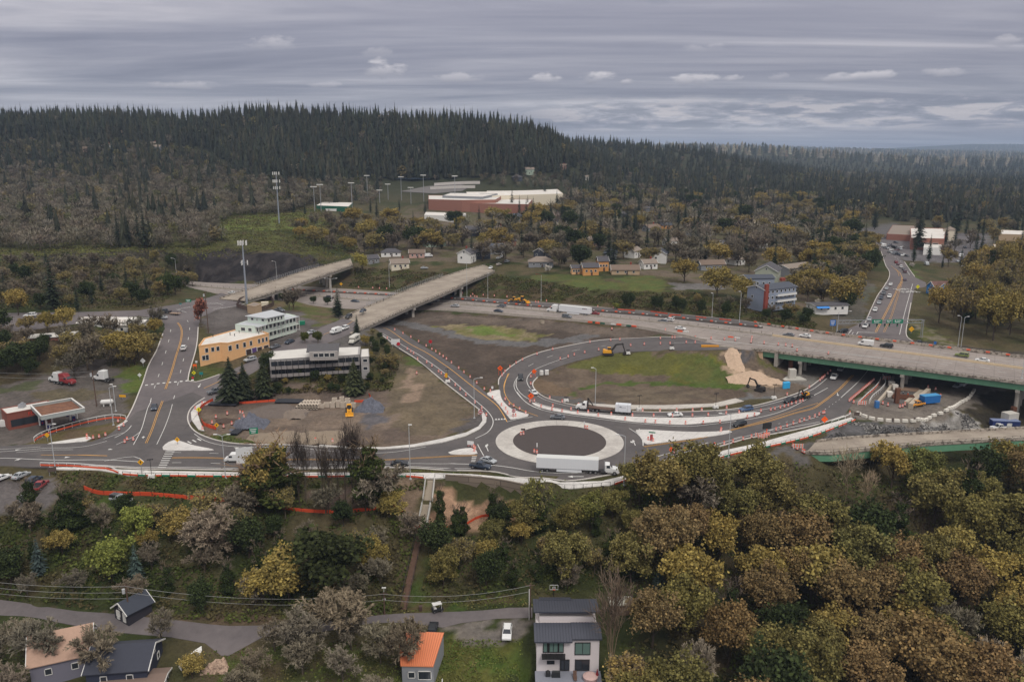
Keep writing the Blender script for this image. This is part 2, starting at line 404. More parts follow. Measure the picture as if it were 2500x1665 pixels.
class MB:
 def __init__(s):
  s.v=[]
  s.f=[]
 def add(s,V,F):
  k=len(s.v)
  s.v+=[tuple(p)for p in V]
  s.f+=[tuple(i+k for i in f)for f in F]
  return s
 def box(s,c,d,rz=0.,rx=0.,top=1.):
  hx,hy,hh=d[0]/2,d[1]/2,d[2]/2
  P=[]
  for z in(-hh,hh):
   k=top if z>0 else 1.
   for x,y in((-hx,-hy),(hx,-hy),(hx,hy),(-hx,hy)):
    P.append(VT((x*k,y*k,z)))
  if rx:
   R=Matrix.Rotation(rx,3,'X')
   P=[R@p for p in P]
  if rz:
   R=Matrix.Rotation(rz,3,'Z')
   P=[R@p for p in P]
  P=[p+VT(c)for p in P]
  return s.add(P,[(0,3,2,1),(4,5,6,7),(0,1,5,4),(1,2,6,5),(2,3,7,6),(3,0,4,7)])
 def bar(s,a,b,w,h=None,n=4,w2=None):
  a,b=VT(a),VT(b)
  d=(b-a)
  if d.length<1e-6:
   return s
  d.normalize()
  u=d.cross(VT((0,0,1)))
  if u.length<1e-3:
   u=VT((1,0,0))
  u.normalize()
  v=u.cross(d).normalized()
  h=h or w
  w2=w if w2 is None else w2
  P=[]
  for q,sc in((a,1.),(b,w2/w)):
   for i in range(n):
    an=2*math.pi*(i+.5)/n
    k=1/math.cos(math.pi/n)if n==4 else 1
    P.append(q+u*math.cos(an)*w/2*k*sc+v*math.sin(an)*h/2*k*sc)
  F=[(i,(i+1)%n,n+(i+1)%n,n+i)for i in range(n)]
  F+=[tuple(range(n-1,-1,-1)),tuple(range(n,2*n))]
  return s.add(P,F)
 def cyl(s,c,r,h,n=12,r2=None,axis='Z',cap=True):
  r2=r if r2 is None else r2
  P=[]
  for z,rr in((0,r),(h,r2)):
   for i in range(n):
    an=2*math.pi*i/n
    q=(rr*math.cos(an),rr*math.sin(an),z)
    if axis=='Y':
     q=(q[0],q[2],q[1])
    if axis=='X':
     q=(q[2],q[0],q[1])
    P.append((q[0]+c[0],q[1]+c[1],q[2]+c[2]))
  F=[(i,(i+1)%n,n+(i+1)%n,n+i)for i in range(n)]
  if cap:
   F+=[tuple(range(n-1,-1,-1)),tuple(range(n,2*n))]
  return s.add(P,F)
 def prism(s,pts,y0,y1):
  n=len(pts)
  P=[(x,y0,z)for x,z in pts]+[(x,y1,z)for x,z in pts]
  F=[(i,(i+1)%n,n+(i+1)%n,n+i)for i in range(n)]
  F+=[tuple(range(n-1,-1,-1)),tuple(range(n,2*n))]
  return s.add(P,F)
 def slab(s,pts,z0,z1):
  n=len(pts)
  P=[(p[0],p[1],z0)for p in pts]+[(p[0],p[1],z1)for p in pts]
  F=[(i,(i+1)%n,n+(i+1)%n,n+i)for i in range(n)]
  F+=[tuple(range(n-1,-1,-1)),tuple(range(n,2*n))]
  return s.add(P,F)
 def mesh(s,name):
  me=bpy.data.meshes.new(name)
  me.from_pydata([tuple(p)for p in s.v],[],s.f)
  bm=bmesh.new()
  bm.from_mesh(me)
  bmesh.ops.recalc_face_normals(bm,faces=bm.faces)
  bm.to_mesh(me)
  bm.free()
  return me
 def bd(s,name,m=None,parent=None,lB=None,cat=None,gR=None,kind=None,loc=None,rz=None,bevel=0):
  if parent is not None and name in SPLIT:
   own=list(range(len(s.v)))
   def top(a):
    while own[a]!=a:
     a=own[a]
    return a
   for f in s.f:
    for q in f[1:]:
     a,b=top(f[0]),top(q)
     if a!=b:
      own[b]=a
   isl={}
   for f in s.f:
    isl.setdefault(top(f[0]),[]).append(f)
   if 1<len(isl)<=100:
    o=None
    for fs in isl.values():
     ids=sorted({q for f in fs for q in f})
     k={q:i for i,q in EN(ids)}
     m2=MB()
     m2.v=[s.v[q]for q in ids]
     m2.f=[tuple(k[q]for q in f)for f in fs]
     o=link(name,m2.mesh(name),m,parent)
    return o
  me=s.mesh(name)
  o=link(name,me,m,parent,lB,cat,gR,kind)
  if loc is not None:
   o.location=loc
  if rz is not None:
   o.rotation_euler=(0,0,rz)
  if bevel:
   bv=o.modifiers.new('bevel','BEVEL')
   bv.width=bevel
   bv.segments=1
   bv.limit_method='ANGLE'
  return o
def cT(o,parent=None):
 c=o.copy()
 COL.objects.link(c)
 c.parent=parent
 for ch in list(o.children):
  cT(ch,c)
 return c
def sheet(name,polys,off,m,minus=(),grid=3.,height=0.,kind='structure',lB=None,cat=None,gR=None,zf=None,smooth=None,skirt=.35):
 V=[]
 E=[]
 allp=list(polys)+list(minus)
 for poly in allp:
  k=len(V)
  n=len(poly)
  V+=[VT((p[0],p[1]))for p in poly]
  E+=[(k+i,k+(i+1)%n)for i in range(n)]
 nb=len(V)
 xs=np.array([v[0]for v in V])
 ys=np.array([v[1]for v in V])
 if grid:
  gx,gy=np.meshgrid(np.arange(xs.min(),xs.max(),grid),np.arange(ys.min(),ys.max(),grid))
  gx,gy=gx.ravel(),gy.ravel()
  ok=np.zeros(gx.shape,bool)
  for poly in polys:
   ok|=inpoly(gx,gy,poly)
  V+=[VT((float(a),float(b)))for a,b in zip(gx[ok],gy[ok])]
 vo,eo,fo,*_=delaunay_2d_cdt(V,E,[],0,1e-4)
 vo=np.array([(v[0],v[1])for v in vo])
 F=np.array([f for f in fo if len(f)==3])
 cen=vo[F].mean(1)
 keep=np.zeros(len(F),bool)
 for poly in polys:
  keep|=inpoly(cen[:,0],cen[:,1],poly)
 for poly in minus:
  keep&=~inpoly(cen[:,0],cen[:,1],poly)
 F=F[keep]
 a,b,c=vo[F[:,0]],vo[F[:,1]],vo[F[:,2]]
 area=(b[:,0]-a[:,0])*(c[:,1]-a[:,1])-(b[:,1]-a[:,1])*(c[:,0]-a[:,0])
 F[area<0]=F[area<0][:,::-1]
 F=F[np.abs(area)>1e-6]
 z=(hz(vo[:,0],vo[:,1])if zf is None else zf(vo[:,0],vo[:,1]))+off+height
 VV=np.column_stack([vo,z])
 me_v=VV
 me_f=[tuple(f)for f in F]
 cnt={}
 for f in F:
  for i in range(3):
   e=(int(f[i]),int(f[(i+1)%3]))
   cnt[e]=cnt.get(e,0)+1
 extra=[]
 nv=len(VV)
 m2={}
 for(i,j)in list(cnt):
  if(j,i)not in cnt:
   for q in(i,j):
    if q not in m2:
     m2[q]=nv+len(extra)
     extra.append((VV[q][0],VV[q][1],VV[q][2]-skirt-height))
   me_f.append((j,i,m2[i],m2[j]))
 used=sorted({q for f in me_f for q in f})
 allv=np.vstack([VV,np.array(extra)])if extra else VV
 rm={q:k for k,q in EN(used)}
 me=bpy.data.meshes.new(name)
 me.from_pydata([tuple(allv[q])for q in used],[],[tuple(rm[q]for q in f)for f in me_f])
 return link(name,me,m,None,lB,cat,gR,kind)
def ribbon(mb,pts,w,off=0.,h=0.,zf=None,side=0.):
 P=np.array([(p[0],p[1])for p in pts],float)
 if len(P)<2:
  return
 d=np.gradient(P,axis=0)
 L=np.linalg.norm(d,axis=1)
 d=d/np.maximum(L,1e-6)[:,None]
 nrm=np.column_stack([-d[:,1],d[:,0]])
 A=P+nrm*(side+w/2)
 B=P+nrm*(side-w/2)
 zfun=zf or hz
 if len(pts[0])>2 and zf is None:
  za=zb=np.array([p[2]for p in pts])
 else:
  za=zfun(A[:,0],A[:,1])
  zb=zfun(B[:,0],B[:,1])
 n=len(P)
 k=len(mb.v)
 if h<=0:
  for i in range(n):
   mb.v.append((A[i,0],A[i,1],za[i]+off))
   mb.v.append((B[i,0],B[i,1],zb[i]+off))
  for i in range(n-1):
   a=k+2*i
   mb.f.append((a,a+1,a+3,a+2))
 else:
  zm=(za+zb)/2
  for i in range(n):
   for q,zz in((A[i],zm[i]+off),(A[i],zm[i]+off+h),(B[i],zm[i]+off+h),(B[i],zm[i]+off)):
    mb.v.append((q[0],q[1],zz))
  for i in range(n-1):
   a=k+4*i
   for q in range(4):
    mb.f.append((a+q,a+(q+1)%4,a+4+(q+1)%4,a+4+q))
  mb.f.append((k,k+3,k+2,k+1))
  e=k+4*(n-1)
  mb.f.append((e,e+1,e+2,e+3))
def text(body,size,m,parent,loc,rot,align='LEFT',name='lettering'):
 c=bpy.data.curves.new(name,'FONT')
 c.body=body
 c.size=size
 c.extrude=.02
 c.align_x=align
 t=bpy.data.objects.new('t',c)
 me=bpy.data.meshes.new_from_object(t)
 bpy.data.objects.remove(t)
 me.materials.clear()
 o=link(name,me,m,parent)
 o.location=loc
 o.rotation_euler=rot
 return o
def lp(pts,step=2.,closed=False):
 return sL([xy(*p)for p in pts],step,closed)
def dashes(pts,on,gap,start=0.):
 P=np.array([(p[0],p[1])for p in pts])
 s=np.concatenate([[0],np.cumsum(np.linalg.norm(np.diff(P,axis=0),axis=1))])
 out=[]
 a=start
 while a+on*.5<s[-1]:
  q=np.linspace(a,min(a+on,s[-1]),3)
  out.append([(np.interp(t,s,P[:,0]),np.interp(t,s,P[:,1]))for t in q])
  a+=on+gap
 return out
 # freeway profile, carved into the land
def zfw(x,y):
 s=np.asarray(x)*.87-np.asarray(y)*.5
 return np.interp(s,[-391,-320,-226,-173,-141,-83],[4.7,5.1,6.2,7.1,7.4,8.])
FW_S=[W(px,py,z)[:2]for px,py,z in[(470,712,4.6),(560,722,4.7),(680,742,5),(760,750,5.1),(890,757,5.5),(1071,759,6),(1300,776,7),(1550,801,7.5),(1806,849,8.6),(1866,854,8.6),(2050,877,8.6),(2260,903,8.6),(2500,934,8.6),(2640,952,8.6)]]
FW_N=[W(px,py,z)[:2]for px,py,z in[(430,684,4.6),(500,690,4.6),(640,695,4.8),(760,700,5.1),(850,705,5.4),(1000,716,5.8),(1141,724,6.3),(1350,739,7.1),(1597,761,7.6),(1800,780,8),(1849,788,8),(2020,814,8),(2260,843,8),(2500,872,8),(2660,893,8)]]
FW_M=[W(px,py,z)[:2]for px,py,z in[(440,695,4.6),(510,703,4.7),(620,712,4.9),(750,723,5.1),(922,737,5.6),(1124,745,6.2),(1350,764,7.1),(1500,778,7.4),(1600,788,7.6),(1800,811,8),(1835,815,8),(2020,840,8),(2260,871,8),(2500,903,8),(2640,921,8)]]
BR_X=W(1866,848,8)[0]*.87-W(1866,848,8)[1]*.5
def sval(p):
 return p[0]*.87-p[1]*.5
S2=sL(FW_S,4)
N2=sL(FW_N,4)
M2=sL(FW_M,4)
def carve():
 global ZG
 land=[p for p in S2 if sval(p)<BR_X]+[p for p in N2 if sval(p)<BR_X+6][::-1]
 c=np.mean(land,axis=0)
 xx,yy=np.meshgrid(GX,GY)
 m=inpoly(xx.ravel(),yy.ravel(),land).reshape(xx.shape)
 for _ in range(2):
  g=m.copy()
  g[1:]|=m[:-1]
  g[:-1]|=m[1:]
  g[:,1:]|=m[:,:-1]
  g[:,:-1]|=m[:,1:]
  m=g
 ZG=np.where(m,zfw(xx,yy)-.08,ZG)
carve()
# outlines traced from the photograph (pixels)
LOOP_OUT=[(1218,953),(1217,940),(1219,925),(1241,901),(1275,878),(1300,867),(1349,853),(1440,835),(1491,829),(1595,824),(1660,824),(1742,828),(1800,836)]
LOOP_IN=[(1800,853),(1700,856),(1576,858),(1523,860),(1466,868),(1406,882),(1368,894),(1335,908),(1312,922),(1301,935),(1303,948),(1320,965),(1341,975),(1416,993),(1480,1001),(1541,1005),(1611,1007),(1749,1003),(1827,994),(1891,979),(1946,961),(1974,948),(2019,912),(2045,886)]
S_EDGE=[(2061,1016),(1997,1037),(1912,1056),(1827,1071),(1774,1086),(1700,1104),(1650,1118),(1575,1139),(1511,1156),(1426,1171),(1362,1173),(1277,1167),(1214,1154),(1150,1150),(1060,1147),(900,1143),(700,1146),(540,1148),(400,1146),(300,1143),(180,1141),(-80,1141)]
NW_EDGE=[(-80,1094),(110,1084),(225,1079),(262,1064),(300,1040),(330,1008),(470,958),(500,972),(480,985),(463,1003),(459,1028),(475,1053),(510,1070),(560,1082),(620,1086),(700,1087),(760,1090),(850,1098),(930,1099),(1010,1093),(1080,1082),(1140,1066),(1175,1048),(1187,1030),(1182,1012),(1170,1001),(1087,936),(1019,880),(960,845),(934,822),(905,798),(955,796),(995,820),(1060,860),(1121,901),(1189,961)]
BIG=NW_EDGE+LOOP_OUT+LOOP_IN+[(2100,862),(2200,868),(2235,872),(2150,920),(2131,932),(2085,970),(2078,990)]+S_EDGE
OLD_W=[(262,1066),(305,1030),(322,1000),(345,945),(362,895),(383,855),(398,815),(402,792),(388,778),(340,772),(260,778),(180,792),(80,806),(-80,822),(-80,766),(70,764),(200,762),(340,758),(440,742),(505,728),(540,716),(610,735),(575,748),(530,757),(490,775),(484,800),(482,830),(478,855),(469,887),(461,915),(459,931),(478,933),(536,915),(590,893),(650,862),(690,840),(760,812),(800,793),(855,767),(893,798),(850,818),(800,838),(740,862),(680,882),(610,915),(565,948),(548,978),(500,990),(440,1060)]
OLD_E=[(2045,908),(2080,872),(2030,832),(2010,822),(2060,808),(2095,792),(2112,780),(2142,723),(2169,682),(2171,664),(2162,648),(2151,614),(2128,596),(2108,586),(2096,578),(2112,576),(2160,596),(2208,640),(2235,678),(2260,690),(2262,700),(2232,706),(2226,740),(2215,790),(2214,822),(2240,840),(2300,856),(2300,872),(2232,876),(2150,925),(2120,940)]
LOWER_ST=[(-60,1455),(0,1464),(60,1472),(130,1484),(250,1496),(420,1513),(560,1528),(700,1524),(820,1515),(940,1500),(1040,1496),(1180,1490),(1300,1483),(1300,1508),(1215,1510),(1130,1520),(1080,1532),(1000,1520),(900,1522),(800,1540),(640,1556),(560,1600),(540,1600),(500,1570),(420,1556),(300,1545),(200,1530),(100,1510),(-60,1492)]
APRON=((13.9,220.5),18.7,13.6)
WALK=[(286,1147),(400,1151),(559,1154),(700,1155),(830,1155),(952,1156),(1053,1156),(1149,1159),(1244,1167),(1369,1179),(1469,1176),(1539,1159),(1620,1137),(1700,1117),(1772,1100),(1849,1084),(1934,1060),(1997,1043),(2078,1020),(2089,1027),(2019,1054),(1955,1075),(1870,1094),(1779,1114),(1700,1133),(1620,1152),(1539,1171),(1490,1186),(1390,1194),(1302,1191),(1206,1181),(1087,1168),(1035,1169),(900,1166),(700,1165),(550,1164),(400,1164),(310,1162),(285,1156),(240,1149),(120,1146),(120,1141),(200,1143)]
ISLANDS=[('splitter between ramp and loop',[(1189,962),(1218,953),(1222,966),(1228,980),(1250,1000),(1275,1009),(1291,1013),(1288,1018),(1246,1025),(1240,1018),(1220,992),(1205,975)]),('long divider beside the loop lane',[(1299,984),(1335,994),(1399,1006),(1462,1012),(1537,1018),(1632,1021),(1749,1018),(1800,1011),(1840,1007),(1856,1008),(1849,1015),(1785,1027),(1700,1036),(1654,1038),(1547,1031),(1462,1020),(1377,1009),(1314,995)]),('wedge island right of roundabout',[(1554,1051),(1640,1054),(1749,1055),(1780,1052),(1787,1056),(1760,1063),(1700,1071),(1640,1079),(1580,1086),(1573,1083),(1562,1065)]),('small wedge left of roundabout',[(1094,1106),(1112,1100),(1150,1095),(1162,1100),(1166,1108),(1155,1111),(1100,1110)]),('crossing island on left junction',[(397,1093),(411,1081),(424,1076),(440,1078),(470,1088),(522,1100),(470,1101),(410,1101),(398,1099)]),]
NW_WALK=[(1179,1007),(1188,1020),(1187,1032),(1172,1048),(1138,1065),(1080,1081),(1010,1092),(940,1097),(870,1097),(780,1090),(780,1087),(870,1093),(940,1093),(1010,1086),(1080,1072),(1138,1057),(1168,1042),(1178,1028),(1176,1015)]
PIT_WALK=[(513,981),(497,981),(478,992),(466,1008),(468,1027),(485,1050),(499,1053),(489,1031),(483,1012),(486,1001),(497,991),(515,986)]
GAS_WALK=[(116,1085),(128,1081),(217,1067),(224,1071),(211,1078),(160,1083)]
GAS_WALK2=[(284,1042),(310,1027),(312,1029),(292,1043)]
FIELD_WALK=[(1500,989),(1620,990),(1740,986),(1796,973),(1816,980),(1760,992),(1640,999),(1540,999),(1460,993),(1430,985)]
def wp(poly,step=0):
 pts=[xy(*p)for p in poly]
 return sL(pts,step,True)if step else pts
def calm_roads():
 global ZG
 xx,yy=np.meshgrid(GX,GY)
 m=np.zeros(xx.size,bool)
 for q in(BIG,OLD_W,OLD_E,LOWER_ST,WALK):
  m|=inpoly(xx.ravel(),yy.ravel(),wp(q))
 m=m.reshape(xx.shape)
 for _ in range(2):
  g=m.copy()
  g[1:]|=m[:-1];g[:-1]|=m[1:];g[:,1:]|=m[:,:-1];g[:,:-1]|=m[:,1:]
  m=g
 for _ in range(14):
  Zb=ZG.copy()
  Zb[1:-1,1:-1]=(ZG[1:-1,1:-1]*2+ZG[:-2,1:-1]+ZG[2:,1:-1]+ZG[1:-1,:-2]+ZG[1:-1,2:])/6
  ZG=np.where(m,Zb,ZG)
calm_roads()
_xx,_yy=np.meshgrid(GX,GY)
_wl=sL([xy(*q)for q in((1088,1169),(1206,1182),(1302,1192))],3)
_d=np.interp(_xx,[q[0]for q in _wl],[q[1]for q in _wl])-.5-_yy
_h=W(1387,1560,-11.4)
ZG=np.where((abs(_xx-_h[0])<9.5)&(_yy<_h[1]+1.5)&(_yy>_h[1]-16),np.minimum(ZG,-22.8),ZG)
ZG=np.where((_xx>_wl[0][0]+2)&(_xx<_wl[-1][0]-1)&(_d>0)&(_d<16),np.minimum(ZG,-3.1-.42*_d),ZG)
# the ground: one sheet to the horizon
def A(r,g,b,k=1.2):
 return np.array(rgb(r,g,b))*k
def build_ground():
 ny,nx=ZG.shape
 xx,yy=np.meshgrid(GX,GY)
 X,Y=xx.ravel(),yy.ravel()
 Z=ZG.ravel().copy()
 base1,base2,base3=A(70,68,42),A(92,80,62),A(56,62,34)
 n1=vnoise(X,Y,14,1)*.6+vnoise(X,Y,5,2)*.4
 n2=vnoise(X,Y,30,3)*.6+vnoise(X,Y,8,4)*.4
 C=base1[None]*(1-n1[:,None])+base2[None]*n1[:,None]
 k=np.clip((n2-.5)*5,0,1)[:,None]
 C=C*(1-k)+base3*k
 wxn=X+(vnoise(X,Y,4.5,7)-.5)*5+(vnoise(X,Y,1.7,8)-.5)*2.4
 wyn=Y+(vnoise(X,Y,4.5,9)-.5)*5+(vnoise(X,Y,1.7,10)-.5)*2.4
 inn=np.where((Y>90)&(Y<1400)&(np.abs(X)<600))[0]
 def paint(poly,col,k=1.,mixn=0.,col2=None,s2=6.,sharp=False):
  P=[xy(*p)for p in poly]
  px=X[inn]if sharp else wxn[inn]
  py=Y[inn]if sharp else wyn[inn]
  m=inpoly(px,py,P)
  idx=inn[m]
  c=np.array(col)[None].repeat(len(idx),0)
  if col2 is not None:
   f=vnoise(X[idx],Y[idx],s2,31)*.6+vnoise(X[idx],Y[idx],s2/3,32)*.4
   f=np.clip((f-.5)*4+.5,0,1)[:,None]
   c=c*(1-f)+np.array(col2)*f
  C[idx]=C[idx]*(1-k)+c*k
 dirt,dirtd,tan,grv=A(112,98,86),A(86,75,67),A(158,138,116),A(96,93,92)
 grass,grassd,lawn=A(88,88,48),A(66,74,40),A(78,90,46)
 paint([(880,640),(1250,640),(1700,690),(1990,760),(2040,700),(2080,560),(1900,480),(1000,500),(860,590)],A(84,80,56),.9,col2=A(102,90,78),s2=9)
 paint([(1340,700),(1420,683),(1600,700),(1640,712),(1500,708),(1400,712)],grass,.9,col2=lawn)
 paint([(1500,680),(1600,672),(1640,700),(1560,712)],lawn,.9,col2=grass)
 paint([(1290,672),(1450,672),(1480,690),(1300,690)],lawn,.7,col2=grass)
 paint([(1640,690),(1760,692),(1770,708),(1650,708)],A(110,106,104),.95)
 paint([(540,520),(760,520),(800,560),(560,570),(520,545)],A(98,112,50),.9,col2=A(84,88,48),s2=12)
 paint([(0,590),(760,575),(800,610),(720,625),(0,628)],A(82,84,44),.85,col2=A(66,66,40))
 paint([(480,618),(560,606),(640,620),(760,622),(820,650),(700,680),(640,690),(500,694),(470,660)],A(60,55,54),1.,col2=A(40,37,38),s2=4)
 paint([(100,622),(480,622),(480,648),(100,648)],A(58,54,50),.8,col2=A(40,38,36))
 paint([(760,660),(860,650),(1210,672),(1350,692),(1500,712),(1700,716),(1840,745),(1990,790),(1990,815),(1800,780),(1500,750),(1100,722),(850,702),(760,695)],A(62,66,34),.9,col2=A(80,68,50))
 paint([(505,745),(620,742),(760,760),(860,775),(790,800),(700,840),(655,850),(560,830),(500,800),(485,775)],A(100,94,92),.95,col2=A(88,82,80),s2=14)
 paint([(590,735),(800,738),(830,780),(780,800),(730,760),(610,752)],A(84,88,46),.9,col2=A(100,86,66))
 paint([(800,830),(900,800),(905,840),(860,855),(810,850)],A(96,92,90),.9)
 paint([(650,900),(905,900),(960,860),(975,900),(960,960),(700,960),(540,960),(600,915)],A(58,62,32),.95,col2=A(72,64,42))
 paint([(458,933),(470,890),(490,888),(560,905),(545,912),(480,935)],grass,.95,col2=grassd)
 paint([(-40,940),(60,925),(240,880),(300,900),(320,950),(310,1010),(260,1060),(120,1085),(-60,1092)],A(104,96,92),.95,col2=A(92,86,82),s2=10)
 paint([(60,960),(200,945),(260,965),(200,985),(80,985)],A(98,88,60),.6,col2=A(84,76,52))
 paint([(285,900),(345,880),(360,900),(340,955),(300,960)],A(82,96,42),.95,col2=grass)
 paint([(-40,830),(60,800),(140,800),(150,860),(80,930),(-40,930)],A(74,62,48),.6)
 paint([(-40,940),(80,935),(110,925),(60,955),(-40,968)],grassd,.7)
 paint([(90,1078),(150,1050),(300,1025),(312,1020),(292,1048),(225,1070),(120,1086)],A(92,84,52),.95,col2=A(104,88,70),s2=4)
 paint([(478,995),(515,970),(640,950),(960,950),(1000,920),(1020,885),(1090,940),(1170,1003),(1180,1020),(1160,1045),(1080,1072),(960,1092),(820,1090),(700,1085),(560,1080),(500,1055)],dirt,1.,col2=A(96,84,76),s2=12)
 paint([(640,990),(980,990),(1040,1030),(900,1050),(660,1040)],A(130,114,100),.6,col2=A(110,98,88))
 paint([(500,1062),(560,1062),(620,1080),(600,1086),(520,1072)],lawn,.9)
 paint([(950,900),(1000,880),(1080,930),(1160,1000),(1120,1050),(1000,1070),(960,1020)],A(112,100,80),.8,col2=A(98,88,72),s2=9)
 paint([(985,900),(1015,900),(1025,960),(1015,985),(995,985)],A(142,122,106),.8)
 paint([(990,872),(1030,880),(1022,895),(990,890)],lawn,.9)
 paint([(880,1010),(935,1000),(945,1030),(900,1045)],A(92,92,98),.8)
 paint([(1100,1050),(1170,1005),(1182,1018),(1170,1042),(1110,1064)],A(86,82,82),.9)
 paint([(905,795),(880,762),(1071,760),(1300,778),(1550,802),(1740,830),(1600,822),(1440,833),(1300,864),(1241,898),(1215,930),(1218,952),(1189,960),(1121,900),(1060,858),(995,818)],dirtd,1.,col2=A(76,67,60),s2=10)
 paint([(1000,762),(1300,780),(1540,803),(1620,818),(1450,822),(1300,800),(1100,782),(1000,790)],A(108,96,86),.85,col2=A(94,84,76),s2=9)
 paint([(1060,795),(1130,790),(1240,800),(1300,812),(1340,818),(1300,832),(1200,830),(1120,815)],A(132,120,92),.85,col2=A(106,104,60))
 paint([(1140,798),(1200,800),(1265,818),(1210,820),(1150,812)],A(92,110,50),.8)
 paint([(940,775),(1000,785),(1080,805),(1180,828),(1290,834),(1400,822),(1470,815),(1440,828),(1330,842),(1230,845),(1130,830),(1040,808),(950,790)],A(100,98,98),.95)
 paint([(1303,948),(1320,918),(1380,893),(1470,870),(1600,860),(1780,858),(1870,862),(1990,900),(1960,945),(1890,972),(1800,975),(1700,1000),(1540,1003),(1416,990),(1330,968)],A(104,91,78),1.,col2=A(90,78,68),s2=9)
 paint([(1366,892),(1420,878),(1480,866),(1560,862),(1700,862),(1740,858),(1790,880),(1830,945),(1872,958),(1700,945),(1650,935),(1620,912),(1540,906),(1500,915),(1440,910)],grass,1.,col2=A(96,94,44),s2=11)
 paint([(1640,872),(1720,862),(1770,890),(1800,935),(1870,957),(1700,947),(1660,910)],lawn,.9,col2=grass,s2=8)
 paint([(1418,945),(1480,932),(1640,932),(1760,940),(1880,955),(1870,962),(1720,945),(1560,938),(1470,941),(1425,951)],A(66,84,32),1.,col2=lawn)
 paint([(1392,958),(1402,951),(1416,972),(1400,968)],lawn,.9)
 paint([(1290,940),(1310,922),(1400,950),(1390,970),(1330,965)],A(112,94,76),.8)
 paint([(1430,962),(1480,950),(1640,948),(1720,955),(1760,975),(1600,985),(1480,980)],A(112,100,84),.8,col2=A(88,78,68),s2=8)
 paint([(1310,955),(1400,975),(1480,985),(1430,990),(1340,972)],A(92,90,90),.85)
 paint([(1795,972),(1850,957),(1920,960),(1880,975),(1820,982)],A(104,104,104),.9)
 paint([(1815,945),(1870,940),(1960,925),(1990,930),(1960,955),(1890,975),(1830,962)],A(104,92,82),.8)
 paint([(1762,862),(1785,853),(1812,885),(1806,893),(1788,895)],tan,1.,sharp=True)
 paint([(1776,897),(1800,895),(1835,910),(1850,903),(1912,940),(1870,948),(1800,928),(1776,915)],A(168,146,124),1.,col2=A(148,128,108),s2=3)
 paint([(1785,853),(1815,852),(1850,878),(1840,888),(1808,885)],A(90,86,86),1.)
 paint([(1860,884),(1890,880),(1900,905),(1870,905)],grass,.8)
 paint([(1915,912),(2030,880),(2040,890),(1975,944),(1930,935)],A(112,108,104),.9)
 paint([(2075,985),(2135,930),(2200,900),(2420,915),(2520,915),(2520,935),(2430,960),(2380,985),(2310,1018),(2250,1033),(2180,1037),(2120,1030),(2061,1016)],A(120,112,104),.95,col2=A(108,100,94),s2=10)
 paint([(2170,925),(2290,935),(2250,985),(2150,985)],A(96,92,90),.85)
 paint([(2085,1030),(2180,1040),(2250,1035),(2290,1045),(2250,1068),(2080,1080),(1990,1075),(2060,1040)],A(96,94,96),.95,col2=A(76,74,74),s2=2.5)
 paint([(2240,1038),(2335,1005),(2360,1012),(2390,1040),(2380,1052),(2260,1062)],A(160,156,152),.95,col2=A(120,116,112),s2=2.)
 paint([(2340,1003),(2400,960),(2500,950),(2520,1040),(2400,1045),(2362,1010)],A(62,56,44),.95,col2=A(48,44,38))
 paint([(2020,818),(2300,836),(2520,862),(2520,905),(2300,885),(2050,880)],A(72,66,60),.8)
 paint([(1880,1100),(1990,1075),(2020,1110),(1960,1130),(1870,1125)],A(96,92,90),.9)
 paint([(2225,790),(2260,830),(2340,850),(2330,838),(2270,800),(2240,770)],grass,.9,col2=A(120,112,96),s2=4)
 paint([(2112,700),(2140,700),(2120,740),(2095,735)],lawn,.9)
 paint([(2205,640),(2240,668),(2250,680),(2235,682)],lawn,.9)
 paint([(2080,560),(2180,545),(2260,570),(2420,570),(2420,640),(2260,640),(2200,635),(2120,590)],A(104,100,102),.95)
 paint([(2030,690),(2100,680),(2140,700),(2100,780),(2060,800),(2030,790)],A(92,88,84),.7)
 paint([(120,1150),(320,1166),(1060,1172),(1060,1200),(940,1230),(700,1210),(560,1215),(260,1190)],A(60,70,32),.9,col2=A(84,72,58),s2=5)
 paint([(750,1190),(860,1185),(850,1245),(780,1240),(735,1220)],A(104,88,80),.95,col2=A(92,78,70))
 paint([(960,1178),(1036,1178),(1020,1290),(985,1270),(960,1230)],A(122,104,88),.95,col2=A(104,90,74),s2=3)
 paint([(1062,1185),(1100,1195),(1100,1212),(1290,1225),(1300,1262),(1160,1290),(1050,1290)],A(168,136,112),1.,col2=A(148,118,96),s2=3)
 paint([(1052,1295),(1060,1290),(1040,1500),(985,1500),(1010,1400)],A(62,80,34),.8,col2=A(70,66,40))
 paint([(240,1200),(340,1205),(330,1240),(260,1260),(240,1230)],A(98,88,62),.8,col2=A(70,84,38))
 paint([(-40,1170),(130,1170),(150,1210),(90,1262),(-40,1262)],A(104,98,98),.9)
 paint([(0,1250),(300,1260),(300,1440),(0,1450)],A(58,72,32),.6,col2=A(74,62,44))
 paint([(60,1485),(420,1500),(700,1512),(700,1540),(420,1520),(100,1492)],A(104,86,72),.7)
 paint([(1040,1548),(1080,1535),(1130,1520),(1300,1515),(1290,1570),(1150,1562),(1100,1540)],A(108,102,98),.95,col2=A(120,112,104),s2=3)
 paint([(1075,1560),(1290,1562),(1288,1700),(1060,1700)],A(72,88,38),1.,col2=A(88,88,44),s2=5)
 paint([(600,1590),(960,1560),(980,1700),(480,1700),(540,1610)],A(86,76,56),.9,col2=A(74,80,42))
 paint([(1000,1470),(1290,1455),(1300,1480),(1040,1492)],A(62,84,34),.8,col2=A(92,78,56),s2=4)
 paint([(1550,1200),(2500,1200),(2500,1665),(1550,1665)],A(52,50,34),.7,col2=A(74,60,48))
 C[:,:]*=(.86+.28*(vnoise(X,Y,1.9,21)*.5+vnoise(X,Y,3.7,22)*.5))[:,None]
 far=np.clip((Y-700)/300,0,1)[:,None]
